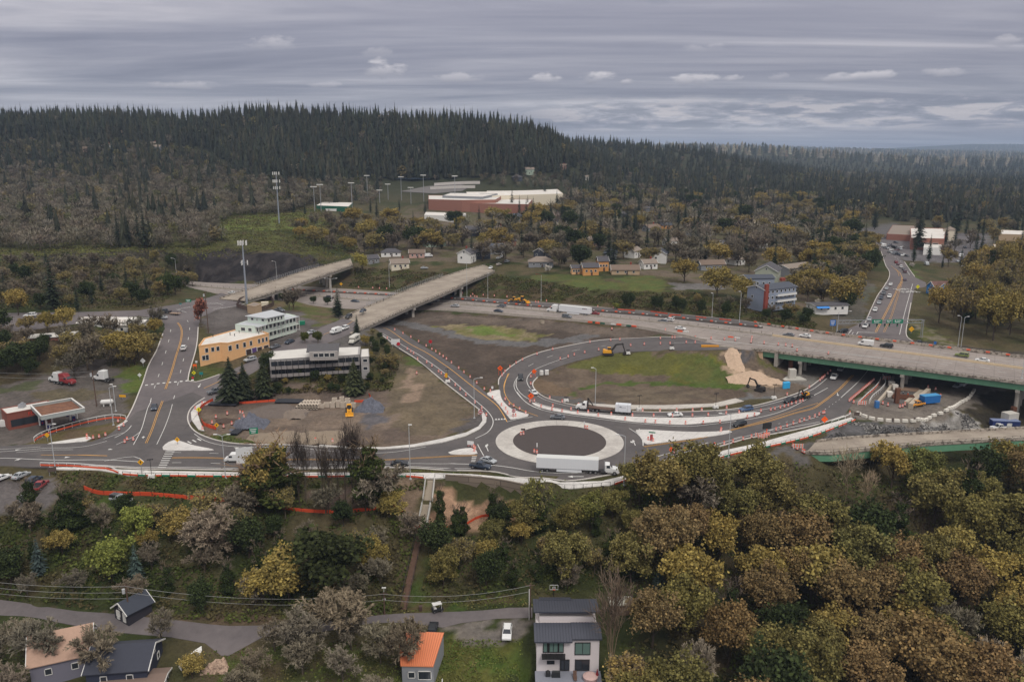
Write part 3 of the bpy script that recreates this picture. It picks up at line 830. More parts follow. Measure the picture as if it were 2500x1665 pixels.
 C[:]=C*(1-far)+(A(60,62,44)*.8)*far
 bigm=np.zeros(len(X),bool)
 for poly in(BIG,OLD_W,OLD_E,LOWER_ST,WALK):
  bigm|=inpoly(X,Y,wp(poly))
 rough=(vnoise(X,Y,5,41)-.5)*.5+(vnoise(X,Y,2.2,42)-.5)*.35
 ii=np.arange(nx*ny).reshape(ny,nx)
 F=np.stack([ii[:-1,:-1],ii[:-1,1:],ii[1:,1:],ii[1:,:-1]],-1).reshape(-1,4)
 g=bigm.reshape(ny,nx)
 g2=g.copy()
 for _ in range(2):
  q=g2.copy()
  q[1:]|=g2[:-1];q[:-1]|=g2[1:];q[:,1:]|=g2[:,:-1];q[:,:-1]|=g2[:,1:]
  g2=q
 calm=g2.ravel()|inpoly(X,Y,[p for p in S2]+[p for p in N2][::-1])
 Z2=Z+np.where(calm,0,-np.abs(rough)*.6)
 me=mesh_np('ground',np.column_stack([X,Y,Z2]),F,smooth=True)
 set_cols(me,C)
 m=bpy.data.materials.new('earth')
 m.use_nodes=True
 T=NT(m.node_tree)
 b=T.n['Principled BSDF']
 b.inputs['Roughness'].default_value=.95
 b.inputs['Specular IOR Level'].default_value=.15
 vc=T.new('ShaderNodeVertexColor',layer_name='Col').outputs[0]
 co=T.new('ShaderNodeNewGeometry').outputs['Position']
 n1=T.noise(co,.9,6,.7)
 n2=T.noise(co,.12,3,.6)
 n3=T.noise(co,.33,4,.6,1.2)
 k=T.math('MULTIPLY_ADD',n1,1.2,.1)
 k=T.math('ADD',k,T.math('MULTIPLY_ADD',n2,.5,-.25))
 k=T.math('ADD',k,T.math('MULTIPLY_ADD',n3,.7,-.08))
 kk=T.new('ShaderNodeCombineXYZ',{0:k,1:k,2:k}).outputs[0]
 T.l.new(T.mix(1.,vc,kk,'MULTIPLY'),b.inputs['Base Color'])
 bn=T.new('ShaderNodeBump',{'Strength':.9,'Distance':.8,'Height':n1})
 T.l.new(bn.outputs[0],b.inputs['Normal'])
 return link('ground',me,m,kind='structure')
build_ground()
# paving materials
def pV(name,c1,c2,tracks=0.,joints=0.,sc=.06):
 m=bpy.data.materials.new(name)
 m.use_nodes=True
 T=NT(m.node_tree)
 b=T.n['Principled BSDF']
 b.inputs['Roughness'].default_value=.88
 b.inputs['Specular IOR Level'].default_value=.25
 co=T.new('ShaderNodeNewGeometry').outputs['Position']
 a=T.noise(co,sc,4,.6)
 f=T.noise(co,sc*9,4,.65)
 g=T.noise(co,3.,2,.6)
 c=T.mix(T.smooth(a,.35,.65),c4(c1),c4(c2))
 k=T.math('ADD',T.math('MULTIPLY_ADD',f,.5,.6),T.math('MULTIPLY_ADD',g,.2,-.02))
 kk=T.new('ShaderNodeCombineXYZ',{0:k,1:k,2:k}).outputs[0]
 c=T.mix(1.,c,kk,'MULTIPLY')
 if joints:
  rot=T.new('ShaderNodeMapping',{'Rotation':(0,0,math.radians(31)),'Scale':(1,1,1)})
  T.l.new(co,rot.inputs[0])
  s=T.new('ShaderNodeSeparateXYZ')
  T.l.new(rot.outputs[0],s.inputs[0])
  for q in(0,1):
   fr=T.math('FRACT',T.math('DIVIDE',s.outputs[q],joints))
   ln=T.math('LESS_THAN',fr,.05)
   c=T.mix(T.math('MULTIPLY',ln,.22),c,c4((.08,.075,.07)))
 T.l.new(c,b.inputs['Base Color'])
 return m
M_NEW=pV('new asphalt',A(84,80,80),A(94,89,88))
M_OLD=pV('old asphalt',A(98,92,93),A(108,101,101))
M_CONC=pV('pale concrete',A(190,184,176),A(174,167,160),joints=4.5,sc=.09)
M_WALK=pV('white concrete',A(205,201,197),A(192,188,184),joints=3.,sc=.09)
M_FREE=pV('worn concrete',A(146,136,130),A(132,123,118),joints=6,sc=.05)
M_DECK=pV('stained deck concrete',A(158,147,134),A(138,127,116),sc=.12)
M_WHITE=mat('road paint white',A(214,212,208,1.),.7)
M_YEL=mat('road paint yellow',A(214,160,84,1.),.7)
M_KERB=mat('kerb concrete',A(186,180,174),.85,var=.1,vs=.6)
M_BARR=mat('weathered barrier concrete',A(158,150,140),.9,var=.35,vs=.5)
# roads
sheet('road',[wp(BIG)],.12,M_NEW)
sheet('street',[wp(OLD_W)],.07,M_OLD)
sheet('avenue',[wp(OLD_E)],.07,M_OLD)
sheet('lane',[wp(LOWER_ST,4)],.08,M_OLD)
(acx,acy),ar,air=APRON
def circ(r,n=96):
 return[(acx+r*math.cos(2*math.pi*i/n),acy+r*math.sin(2*math.pi*i/n))for i in range(n)]
def radial_conc():
 m=pV('roundabout concrete',A(192,187,180),A(172,166,160),sc=.12)
 T=NT(m.node_tree)
 b=T.n['Principled BSDF']
 src=b.inputs['Base Color'].links[0].from_socket
 co=T.new('ShaderNodeNewGeometry').outputs['Position']
 s=T.new('ShaderNodeSeparateXYZ')
 T.l.new(co,s.inputs[0])
 an=T.math('ARCTAN2',T.math('SUBTRACT',s.outputs[0],acx),T.math('SUBTRACT',s.outputs[1],acy))
 fr=T.math('FRACT',T.math('MULTIPLY',an,28/(2*math.pi)))
 ln=T.math('LESS_THAN',fr,.035)
 T.l.new(T.mix(T.math('MULTIPLY',ln,.35),src,c4((.09,.085,.08))),b.inputs['Base Color'])
 return m
sheet('roundabout_apron',[circ(ar)],.12,radial_conc(),minus=[circ(air)],grid=2.5,height=.09)
sheet('roundabout_island',[circ(air)],.12,mat('dark topsoil',A(70,62,60),.95,var=.12,vs=.5,bump=.4),grid=2.5,height=.16)
for i,(lab,poly)in EN(ISLANDS):
 o=sheet('traffic_island',[wp(poly,1.5)],.12,M_WALK,grid=2.5,height=.15)
sheet('sidewalk',[wp(WALK)],.10,M_WALK,grid=2.5,height=.14)
for poly in(NW_WALK,PIT_WALK,GAS_WALK,GAS_WALK2):
 sheet('sidewalk',[wp(poly)],.10,M_WALK,grid=2.5,height=.14)
sheet('path',[wp(FIELD_WALK)],.10,M_CONC,grid=2.5,height=.08)
kb=MB()
for ln in(LOOP_OUT[1:-1],[(930,817),(960,840),(1019,880),(1087,936),(1170,1001),(1182,1012)],LOOP_IN[8:-1],[(500,972),(480,985),(463,1003),(459,1028),(475,1053),(510,1070),(560,1082),(620,1086),(700,1087),(760,1090),(800,1094)],S_EDGE[:-1],[(2112,790),(2142,723),(2169,682),(2171,664),(2162,648),(2151,614)],[(2208,640),(2233,676)],[(2224,740),(2215,790),(2214,822),(2238,840)],[(459,931),(478,933),(536,915)],[(305,1030),(322,1000),(345,945),(362,895),(383,855),(398,815)],[(484,800),(482,830),(478,855),(469,887),(461,915),(459,931)]):
 ribbon(kb,lp(ln,2),.38,.05,.22)
kb.bd('kerb',M_KERB,kind='structure')
fw=[p for p in S2]+[p for p in N2][::-1]
fland_s=[p for p in S2 if sval(p)<BR_X-2]
fland_n=[p for p in N2 if sval(p)<BR_X+4]
sheet('freeway',[fland_s+fland_n[::-1]],.05,M_FREE,zf=zfw,grid=4)
NI=[W(px,py,z)[:2]for px,py,z in[(1020,728,5.9),(1115,734,6.2),(1338,753,7),(1442,761,7.3),(1600,775,7.6),(1800,797,8),(1855,803,8)]]
NO=[W(px,py,z)[:2]for px,py,z in[(1849,789,8),(1800,781,8),(1597,762,7.6),(1350,740,7.1),(1141,725,6.3),(1020,718,5.8)]]
sheet('freeway_shoulder',[NI+NO],.09,M_NEW,zf=zfw,grid=4)
ZFW1=lambda x,y:zfw(x,y)
DIR_F=None
def oL(pts,d):
 P=np.array([(p[0],p[1])for p in pts])
 t=np.gradient(P,axis=0)
 t/=np.linalg.norm(t,axis=1)[:,None]
 return[tuple(q)for q in P+np.column_stack([-t[:,1],t[:,0]])*d]
 # painted markings
mw,my=MB(),MB()
def mk(pts,w=.22,col='w',off=.21,dash=None,world=False,zf=None,closed=False):
 L=pts if world else lp(pts,2,closed)
 mb=mw if col=='w' else my
 for d in(dashes(L,*dash)if dash else[L]):
  ribbon(mb,d,w,off,zf=zf)
mk([(1222,1006),(1212,985),(1231,960),(1231,945),(1240,914),(1243,913)][2:],.2,'y')
mk([(1243,913),(1234,930),(1230,945),(1235,968),(1250,988),(1275,1003),(1313,1017)],.22,'y')
mk([(1270,913),(1258,930),(1255,945),(1262,960),(1275,975),(1295,990),(1320,1000)],.2)
mk([(1268,914),(1262,927),(1260,942),(1268,958),(1290,975),(1330,991),(1400,1004),(1470,1010),(1560,1015),(1640,1018),(1749,1014),(1850,1003),(1936,985),(1980,970)],.24)
mk([(1262,958),(1285,984),(1320,1001),(1380,1013),(1462,1024),(1547,1034),(1654,1042),(1700,1041),(1785,1031),(1855,1020),(1920,1001),(1980,970),(2021,948)],.24)
mk([(1386,873),(1340,889),(1307,903),(1290,918),(1286,930),(1290,943),(1295,950)],.22)
mk([(1312,967),(1330,977),(1400,995),(1480,1004)],.18)
mk([(1749,1006),(1830,998),(1890,985),(1950,966),(1985,951),(2019,925)],.2)
mk([(1290,895),(1340,872),(1400,857),(1480,845)],.2,dash=(3.5,9))
mk([(1645,838),(1730,838),(1800,841)],.22)
mk([(1740,832),(1810,838)],.3)
mk([(925,800),(973,822),(1030,856),(1087,893),(1130,926),(1172,959),(1200,980),(1214,992),(1228,1012),(1238,1031)],.3,'y')
mk([(934,816),(965,833),(1000,854),(1060,893),(1110,934),(1155,974),(1188,1003),(1202,1022),(1203,1038),(1190,1057),(1160,1072)],.24)
mk([(1238,1031),(1262,1025),(1300,1019)],.2)
for i in range(4):
 c=W(1211+i*7,1025-i*.3)
 mw.add([(c[0]-.45,c[1]-.6,hz(c[0],c[1])+.21),(c[0]+.45,c[1]-.6,hz(c[0],c[1])+.21),(c[0],c[1]+.9,hz(c[0],c[1])+.21)],[(0,1,2)])
for dd in(-.28,.28):
 L=oL(lp([(2082,917),(2048,952),(2023,972),(2005,985),(1985,998),(1940,1010),(1870,1031),(1785,1051),(1700,1073),(1640,1082),(1572,1092)],2),dd)
 mk(L,.2,'y',world=True)
mk([(1997,985),(1940,1003),(1870,1026),(1800,1047)],.2,'y')
mk([(2123,900),(2100,928),(2053,972)],.24)
mk([(2050,976),(2000,1008),(1900,1036)],.16,dash=(1.,2.5))
mk([(1998,1018),(1950,1032),(1900,1045),(1870,1054),(1800,1072),(1760,1083),(1700,1099),(1640,1113)],.22)
mk([(2001,1031),(1950,1041),(1885,1053)],.2)
mk([(1811,1067),(1791,1072)],.2)
mk([(1886,1051),(1878,1053)],.2)
mk([(1729,1082),(1650,1103),(1575,1125),(1511,1143),(1450,1153),(1380,1157),(1320,1154),(1250,1143),(1190,1136),(1100,1133)],.26)
mk([(1560,1048),(1570,1060),(1570,1090)],.22)
mk([(1536,1047),(1556,1060),(1568,1075),(1570,1090)],.22)
mk([(1166,1086),(1172,1098),(1181,1114)],.24)
for dd in(-.28,.28):
 mk(oL(lp([(1165,1113),(1120,1114),(1050,1118),(960,1123),(880,1125),(700,1123),(560,1121),(420,1119)],2),dd),.18,'y',world=True)
mk([(1110,1133),(1000,1133),(930,1134),(880,1131),(800,1131)],.18)
mk([(1040,1092),(960,1105),(860,1106),(800,1102),(700,1093),(600,1093),(540,1088),(500,1077),(474,1060)],.2)
mk([(-60,1141),(-20,1140)],.1)
mk([(420,1106),(520,1108),(640,1111),(800,1114)],.18,dash=(2.6,8))
mk([(420,1131),(540,1133),(700,1134),(850,1135)],.18,dash=(2.6,8))
mk([(-60,1120),(70,1122),(200,1124),(350,1129)],.24)
mk([(440,1142),(540,1144),(700,1143),(900,1140),(1060,1143),(1150,1145)],.2)
mk([(100,1136),(300,1140),(440,1142)],.2)
mk([(255,1127),(327,1116),(352,1129)],.2)
mk([(100,1112),(200,1112),(262,1114)],.2,'y')
mk([(190,1112),(262,1114)],.3,'y')
mk([(-60,1101),(40,1096),(99,1092)],.18)
mk([(-60,1108),(60,1100),(120,1095),(180,1094),(220,1089),(261,1078)],.2)
mk([(40,1106),(120,1100),(178,1099)],.16)
mk([(280,1070),(300,1060),(315,1048),(321,1040)],.22)
mk([(253,1073),(272,1066),(300,1058)],.18)
mk([(284,1087),(325,1068),(343,1055)],.2)
mk([(326,1087),(345,1050),(360,1000),(369,980)],.2)
for dd in(-.22,.22):
 mk(oL(lp([(357,1083),(370,1053),(385,1010),(397,980)],2),dd),.16,'y',world=True)
 mk(oL(lp([(404,951),(420,905),(430,870),(441,835),(444,812),(441,799),(434,789)],2),dd),.18,'y',world=True)
mk([(383,1086),(400,1050),(415,1010),(421,988)],.18)
mk([(367,982),(380,940),(393,900),(405,860),(415,820),(418,798)],.2,dash=(3.,8.5))
mk([(424,975),(434,940),(444,895),(454,855),(461,820),(463,795),(455,780)],.2,dash=(3.,8.5))
a,b=xy(358,941),xy(470,929)
for i in range(9):
 f=i/8
 x,y=a[0]+(b[0]-a[0])*f,a[1]+(b[1]-a[1])*f
 ribbon(mw,[(x-.45,y-.1),(x+.45,y+.1)],.95,.17)
for i in range(8):
 py=1104+i*5.4
 ribbon(mw,lp([(404-i*2.6,py),(426-i*2.9,py)],3),.45,.21)
for i in range(4):
 ribbon(mw,lp([(446+i*12,1082-i*3.3),(455+i*12,1087-i*3.3)],3),.45,.21)
for i in range(4):
 ribbon(mw,lp([(1152+i*-.6,1116+i*4),(1164-i*1.2,1116+i*4)],3),.4,.21)
for pts in([(430,757),(520,740),(545,746)],[(455,752),(545,752)],[(478,747),(550,741)],[(520,757),(590,745),(640,730)],[(433,757),(456,764)]):
 mk(pts,.22)
mk([(497,949),(540,930),(600,905)],.22,'y',off=.15)
mk([(790,818),(850,792),(880,778)],.18,'y',off=.15)
for dd in(-.3,.3):
 mk(oL(lp([(2138,812),(2160,770),(2180,730),(2194,700),(2201,688),(2202,678)],2),dd),.2,'y',world=True)
 mk(oL(lp([(2158,812),(2175,775),(2188,735),(2202,690)],2),dd),.12,'y',world=True)
mk([(2202,678),(2195,665),(2182,655)],.25,'y')
mk([(2195,675),(2190,662),(2176,650)],.18,'y')
mk([(2196,818),(2206,775),(2218,730),(2228,694)],.24)
mk([(2221,672),(2210,657)],.22)
mk([(2194,652),(2178,641)],.22,dash=(3,4))
mk([(2200,640),(2175,622),(2160,612)],.22,dash=(4,6))
mk([(2068,820),(2079,806)],.25,off=.16)
mk([(2078,820),(2083,812)],.25,off=.16)
mk([(2088,821),(2095,811)],.25,off=.16)
mk([(2095,811),(2133,813)],.3,off=.16)
mk([(2140,813),(2112,812)],.3,off=.16)
mk([(2163,690),(2150,715)],.14)
zf=zfw
FZ=.10
for d,dash in((-2.2,None),(-5.9,(3,9)),(2.2,None),(5.9,(3,9)),(9.6,None)):
 L=oL(M2,d)
 mk([p for p in L if sval(p)<BR_X-2],.2,'w',FZ+.06,dash,True,zfw)
 mk([p for p in L if sval(p)>BR_X-2],.2,'w',.28,dash,True,zfw)
for pxs,w in(([(1742,832),(1860,843),(1960,854),(2060,865),(2150,875)],.3),([(1850,836),(1950,848),(2050,861),(2150,874),(2270,888)],.3),([(1900,845),(1960,849)],.2)):
 mk([W(px,py,8.2)[:2]for px,py in pxs],w,'w',.28,None,True,zfw)
mk([W(px,py,8.2)[:2]for px,py in[(2292,888),(2400,903),(2500,916),(2600,930)]],.2,'w',.28,(3,6),True,zfw)
mw.bd('road_markings',M_WHITE,kind='structure')
my.bd('centre_line_markings',M_YEL,kind='structure')
ar_mb=MB()
def arrow(px,py,px2,py2,s=1.,bend=0):
 a,b=VT((*xy(px,py),0)),VT((*xy(px2,py2),0))
 d=(b-a).normalized()
 n=VT((-d.y,d.x,0))
 pts=[a-n*.12*s,a+n*.12*s,b-d*1.4*s+n*.12*s,b-d*1.4*s+n*.5*s,b,b-d*1.4*s-n*.5*s,b-d*1.4*s-n*.12*s]
 V=[(p.x,p.y,float(hz(p.x,p.y))+.215)for p in pts]
 ar_mb.add(V,[(0,6,2,1),(5,4,3,2,6)])
for q in((1192,1103,1186,1088),(1186,1092,1191,1085),(1551,1089,1545,1075),(1545,1083,1539,1078),(1440,1149,1380,1148),(1425,1165,1385,1165),(36,1126,54,1120),(160,1118,172,1117),(590,1096,570,1094),(490,938,484,948),(2044,960,2046,968),(349,1072,351,1066),(265,1098,276,1099),(40,1100,52,1098)):
 arrow(*q)
ar_mb.bd('lane_arrows',M_WHITE,kind='structure')
g=gp(2208,710)
wo=text('25 MPH\nSCHOOL',3.4,M_WHITE,None,(g.x,g.y,g.z+.35),(math.atan2(2.,60.),0,math.radians(8)),'CENTER','road_lettering')
wo['kind']='structure'
wo.scale=(.8,2.,1)
# plants
def foliage_mat(name='foliage',rough=.8):
 m=bpy.data.materials.new(name)
 m.use_nodes=True
 T=NT(m.node_tree)
 b=T.n['Principled BSDF']
 b.inputs['Roughness'].default_value=rough
 b.inputs['Specular IOR Level'].default_value=.2
 vc=T.new('ShaderNodeVertexColor',layer_name='Col').outputs[0]
 oi=T.new('ShaderNodeObjectInfo')
 c=T.mix(1.,vc,oi.outputs['Color'],'MULTIPLY')
 T.l.new(c,b.inputs['Base Color'])
 return m
M_FOL=foliage_mat()
M_BARK=foliage_mat('bark',.95)
RNG=np.random.default_rng(11)
def unit(v):
 return v/np.maximum(np.linalg.norm(v,axis=-1,keepdims=True),1e-9)
def tubes(P,Q,r0,r1,n=3):
 d=unit(Q-P)
 a=np.where(np.abs(d[:,2:3])<.9,np.array([[0,0,1.]]),np.array([[1.,0,0]]))
 u=unit(np.cross(d,a))
 v=np.cross(d,u)
 V=[]
 for q,r in((P,r0),(Q,r1)):
  for i in range(n):
   an=2*math.pi*i/n
   V.append(q+(u*math.cos(an)+v*math.sin(an))*r[:,None])
 V=np.stack(V,1)
 m=len(P)
 base=(np.arange(m)*2*n)[:,None,None]
 F=np.array([[i,(i+1)%n,n+(i+1)%n,n+i]for i in range(n)])[None]+base
 return V.reshape(-1,3),F.reshape(-1,4)
def cards(C,size,rng,flat=0.,aspect=1.,nrm=None):
 m=len(C)
 n=unit(rng.normal(size=(m,3))+(np.array([[0,0,flat]])if nrm is None else nrm*flat))
 a=unit(rng.normal(size=(m,3)))
 u=unit(np.cross(n,a))
 v=np.cross(n,u)
 s=size*rng.uniform(.6,1.3,m)
 V=[]
 for cu,cv in((-1,-1),(1,-1),(1,1),(-1,1)):
  j=rng.uniform(.55,1.1,(m,2))
  V.append(C+u*(cu*s*j[:,0]*.5)[:,None]+v*(cv*s*j[:,1]*.5*aspect)[:,None])
 V=np.stack(V,1)
 F=np.arange(m*4).reshape(m,4)
 return V.reshape(-1,3),F
def skeleton(rng,H,trunk,levels,lean=0.):
 P=np.array([[0,0,0.]])
 D=unit(np.array([[lean*.6,lean*.3,1.]]))
 L=np.array([H*trunk])
 R=np.array([H*.017])
 out=[]
 for k,(nc,a,b,ratio,spread,up)in EN([(0,0,0,0,0,0)]+levels):
  if k:
   m=len(P)
   idx=np.repeat(np.arange(m),nc)
   f=rng.uniform(a,b,m*nc)
   if k==1:
    f=np.linspace(a,b,nc)+rng.normal(0,.03,nc)
   base=P[idx]+D[idx]*(L[idx]*f)[:,None]
   side=rng.normal(size=(m*nc,3))
   if k==1:
    an=np.arange(nc)*2.4+rng.uniform(0,6)
    side=np.column_stack([np.cos(an),np.sin(an),np.zeros(nc)])
   side=unit(side-D[idx]*(side*D[idx]).sum(1)[:,None])
   sp=spread*rng.uniform(.7,1.25,m*nc)
   D2=unit(D[idx]+side*sp[:,None]+np.array([[0,0,up]]))
   L2=L[idx]*ratio*rng.uniform(.7,1.2,m*nc)*(1.15-.35*f)
   R2=R[idx]*.55*(1-.4*f)
   P,D,L,R=base,D2,L2,R2
  Q=P+D*L[:,None]
  if k<=2:
   M=P+D*(L*.5)[:,None]+rng.normal(0,.04,P.shape)*L[:,None]
   out.append((np.vstack([P,M]),np.vstack([M,Q]),np.concatenate([R,R*.75]),np.concatenate([R*.75,R*.45])))
  else:
   out.append((P,Q,R,R*.5))
 return out,P,D,L
def pack(parts):
 V,F,C=[],[],[]
 k=0
 for v,f,c in parts:
  V.append(v)
  F.append(f+k)
  C.append(np.broadcast_to(c,(len(v),3))if np.ndim(c)==1 else c)
  k+=len(v)
 return np.vstack(V),np.vstack(F),np.vstack(C)
def cC(m,c1,c2,rng,k=4,dark=.25):
 f=rng.uniform(0,1,(m,1))
 c=np.array(c1)[None]*(1-f)+np.array(c2)[None]*f
 c=c*rng.uniform(1-dark,1+dark,(m,1))
 return np.repeat(c,k,0)
def tomesh(name,V,F,C):
 me=mesh_np(name,V,F)
 set_cols(me,C)
 return me
BARK_G,BARK_B,BARK_D=A(120,108,96),A(96,82,70),A(72,62,54)
def make_bare(seed,H=11,twig=.05,dens=1.,col=(A(128,118,102),A(98,90,76)),buds=0,budcol=None,trunk=.34,spread=.85,lv5=True,upright=0.):
 rng=np.random.default_rng(seed)
 lv=[(8,.35,1.,.95,spread,.35+upright),(5,.25,1,.62,.75,.15+upright),(5,.2,1,.6,.8,.1),(int(5*dens),.2,1,.62,.8,.05)]
 if lv5:
  lv.append((3,.2,1,.65,.8,0))
 sk,P,D,L=skeleton(rng,H,trunk,lv)
 tk=[tubes(*s,n=5 if i==0 else 3)for i,s in EN(sk[:3])]
 tr=pack([(v,f,A(88,78,68)*(1.))for v,f in tk])
 cr=[]
 for i,s in EN(sk[3:]):
  p,q=s[0],s[1]
  w=max(twig,.02)*(1.5 if i==0 else 1.)
  v,f=tubes(p,q,np.full(len(p),w),np.full(len(p),w*.4),2)
  f=f.reshape(len(p),2,4)[:,0]
  cr.append((v,f,cC(len(p),col[0],col[1],rng,4)))
 if buds:
  C=P+D*(L*rng.uniform(.3,1,len(L)))[:,None]
  idx=rng.integers(0,len(C),buds)
  v,f=cards(C[idx]+rng.normal(0,.18,(buds,3)),.34,rng)
  cr.append((v,f,cC(buds,budcol[0],budcol[1],rng)))
 return tr,pack(cr)
def make_leafy(seed,H=13,n=4200,size=.5,col=(A(110,98,46),A(76,72,36)),spread=.8,trunk=.4,clump=.6,dark=.3,twigs=True,up=.25,per=9,wide=1.):
 rng=np.random.default_rng(seed)
 lv=[(9,.3,1.,.85*wide,spread,up),(6,.25,1,.6,.8,.12),(6,.3,1.,.58,.85,.05)]
 sk,P,D,L=skeleton(rng,H,trunk,lv)
 tk=[tubes(*s,n=5 if i==0 else 3)for i,s in EN(sk[:3])]
 tr=pack([(v,f,BARK_D)for v,f in tk])
 T=P+D*L[:,None]
 k=max(1,n//len(T))
 idx=np.repeat(np.arange(len(T)),k)
 f=rng.uniform(.35,1.05,len(idx))
 C=P[idx]+D[idx]*(L[idx]*f)[:,None]+rng.normal(0,clump*.5,(len(idx),3))
 v,fc=cards(C,size,rng,.4)
 tone=rng.uniform(.8,1.2,len(T))[idx]
 cc=cC(len(idx),col[0],col[1],rng,4,dark)*np.repeat(tone,4)[:,None]
 cr=[(v,fc,cc)]
 if twigs:
  v,f2=tubes(P,T,np.full(len(P),.035),np.full(len(P),.015),2)
  cr.append((v,f2.reshape(len(P),2,4)[:,0],cC(len(P),A(104,92,80),A(80,70,60),rng)))
 return tr,pack(cr)
def make_conifer(seed,H=26,R=3.6,levels=38,per=9,col=(A(52,60,44),A(38,46,36)),quads=3,gap=.08,ragged=.25,droop=.28):
 rng=np.random.default_rng(seed)
 v,f=tubes(np.array([[0,0,0.]]),np.array([[0,0,H*.97]]),np.array([H*.013]),np.array([.03]),6)
 tr=(v,f,np.broadcast_to(A(82,68,58),(len(v),3)))
 C,U,S=[],[],[]
 for i in range(levels):
  z=gap+(1-gap)*(i+rng.uniform(-.3,.3))/levels
  z=min(max(z,gap),.995)
  r=R*((1-z)**.75)*min(1.,.55+(z-gap)*3.)*rng.uniform(1-ragged,1+ragged*.5)
  n=max(4,int(per*(.5+.6*(1-z))))
  a0=rng.uniform(0,6.28)
  for k in range(n):
   an=a0+6.283*k/n+rng.uniform(-.3,.3)
   rr=r*rng.uniform(.7,1.12)
   C.append((an,z*H,rr))
 C=np.array(C)
 m=len(C)
 d=np.column_stack([np.cos(C[:,0]),np.sin(C[:,0]),np.zeros(m)])
 s=np.column_stack([-np.sin(C[:,0]),np.cos(C[:,0]),np.zeros(m)])
 parts=[]
 for q in range(quads):
  f0,f1=q/quads,(q+1.25)/quads
  z0=C[:,1]-C[:,2]*droop*f0**1.3+rng.normal(0,.06,m)
  z1=C[:,1]-C[:,2]*droop*f1**1.3+rng.normal(0,.12,m)
  w0=C[:,2]*(.26-.10*f0)*rng.uniform(.7,1.2,m)
  w1=C[:,2]*(.24-.17*f1)*rng.uniform(.6,1.2,m)
  tw=rng.normal(0,.35,m)*w0
  A0=d*(C[:,2]*f0)[:,None]
  A1=d*(C[:,2]*f1)[:,None]
  A0[:,2]+=z0
  A1[:,2]+=z1
  V=np.stack([A0-s*w0[:,None]+np.array([0,0,1])*tw[:,None],A0+s*w0[:,None],A1+s*w1[:,None]-np.array([0,0,1])*np.abs(tw)[:,None]*.6,A1-s*w1[:,None]],1)
  parts.append((V.reshape(-1,3),np.arange(m*4).reshape(m,4),cC(m,col[0],col[1],rng,4,.22)))
 return tr,pack(parts)
def make_ivy(seed,H=11,R=1.7,n=4200,size=.33,col=(A(62,72,34),A(42,52,26))):
 rng=np.random.default_rng(seed)
 sk,P,D,L=skeleton(rng,H,.8,[(10,.3,1.,.32,.8,.2),(5,.3,1,.6,.8,.1),(4,.3,1,.6,.8,0)])
 tr=pack([(*tubes(*s,n=4),BARK_D)for s in sk[:2]])
 z=rng.uniform(.02,.95,n)
 r=R*(.35+.65*np.sin(np.pi*np.clip(z,0,.98)**.8))*rng.uniform(.3,1.,n)**.5*(1+.35*np.sin(z*17+seed))
 an=rng.uniform(0,6.28,n)
 r*=1+.3*np.sin(3*an+z*9)
 C=np.column_stack([np.cos(an)*r,np.sin(an)*r,z*H*.85])
 v,f=cards(C,size,rng,.3)
 cr=[(v,f,cC(n,col[0],col[1],rng))]
 for s in sk[2:]:
  v,f=tubes(s[0],s[1],np.full(len(s[0]),.05),np.full(len(s[0]),.02),2)
  cr.append((v,f.reshape(len(s[0]),2,4)[:,0],cC(len(s[0]),A(110,96,84),A(86,76,66),rng)))
 return tr,pack(cr)
def make_bush(seed,R=1.6,H=1.6,n=420,size=.32,col=(A(70,76,34),A(50,56,28))):
 rng=np.random.default_rng(seed)
 u=unit(rng.normal(size=(n,3)))
 u[:,2]=np.abs(u[:,2])
 lump=1+.28*np.sin(u[:,0]*5+seed)*np.sin(u[:,1]*4+seed*2)
 C=u*np.array([[R,R,H]])*(lump*rng.uniform(.55,1.05,n))[:,None]
 v,f=cards(C,size,rng,.4)
 return pack([(v,f,cC(n,col[0],col[1],rng))])
GOLD=(A(152,132,72),A(118,106,60))
OLIVE=(A(124,114,64),A(88,84,48))
LIME=(A(136,138,66),A(100,106,52))
BROWNISH=(A(134,110,72),A(98,84,56))
DARKG=(A(58,68,34),A(40,48,26))
RUST=(A(120,70,56),A(92,52,44))
PROTO={}
def proto(kind,k,name,tr,cr,H):
 tm=tomesh(name+'_trunk',*tr)if tr is not None else None
 cm=tomesh(name+'_crown',*cr)
 if tm:
  tm.materials.append(M_BARK)
 cm.materials.append(M_FOL)
 PROTO.setdefault(kind,[]).append((tm,cm,H))
for s in range(4):
 proto('conifer',s,'conifer',*make_conifer(s+1,H=26,R=3.4+.3*s),26)
for s in range(2):
 proto('cedar',s,'cedar',*make_conifer(s+31,H=16,R=4.9,levels=44,per=17,quads=3,gap=.02,droop=.3,ragged=.3,col=(A(58,64,44),A(40,46,34))),16)
proto('bluespruce',0,'bluespruce',*make_conifer(77,H=9,R=1.9,levels=26,per=10,col=(A(78,92,88),A(52,64,62)),gap=.03),9)
for s in range(4):
 proto('bare',s,'bare',*make_bare(s+5,H=11,twig=.07),11)
for s in range(2):
 proto('barefar',s,'barefar',*make_bare(s+65,H=9,twig=.10,dens=.8,lv5=False),9)
for s in range(2):
 proto('poletree',s,'poletree',*make_bare(s+15,H=15,twig=.055,dens=.6,trunk=.62,spread=.42,upright=.5,lv5=False,col=(A(82,72,64),A(64,56,50))),15)
for s in range(3):
 proto('budding',s,'budding',*make_bare(s+25,H=12,twig=.055,buds=2600,budcol=(A(142,126,76),A(110,100,64))),12)
for s in range(2):
 proto('goldtree',s,'goldtree',*make_leafy(s+41,H=12,n=5600,size=.36,col=GOLD,clump=.7),12)
for s in range(2):
 proto('limetree',s,'limetree',*make_leafy(s+45,H=11,n=5600,size=.36,col=LIME,clump=.7),11)
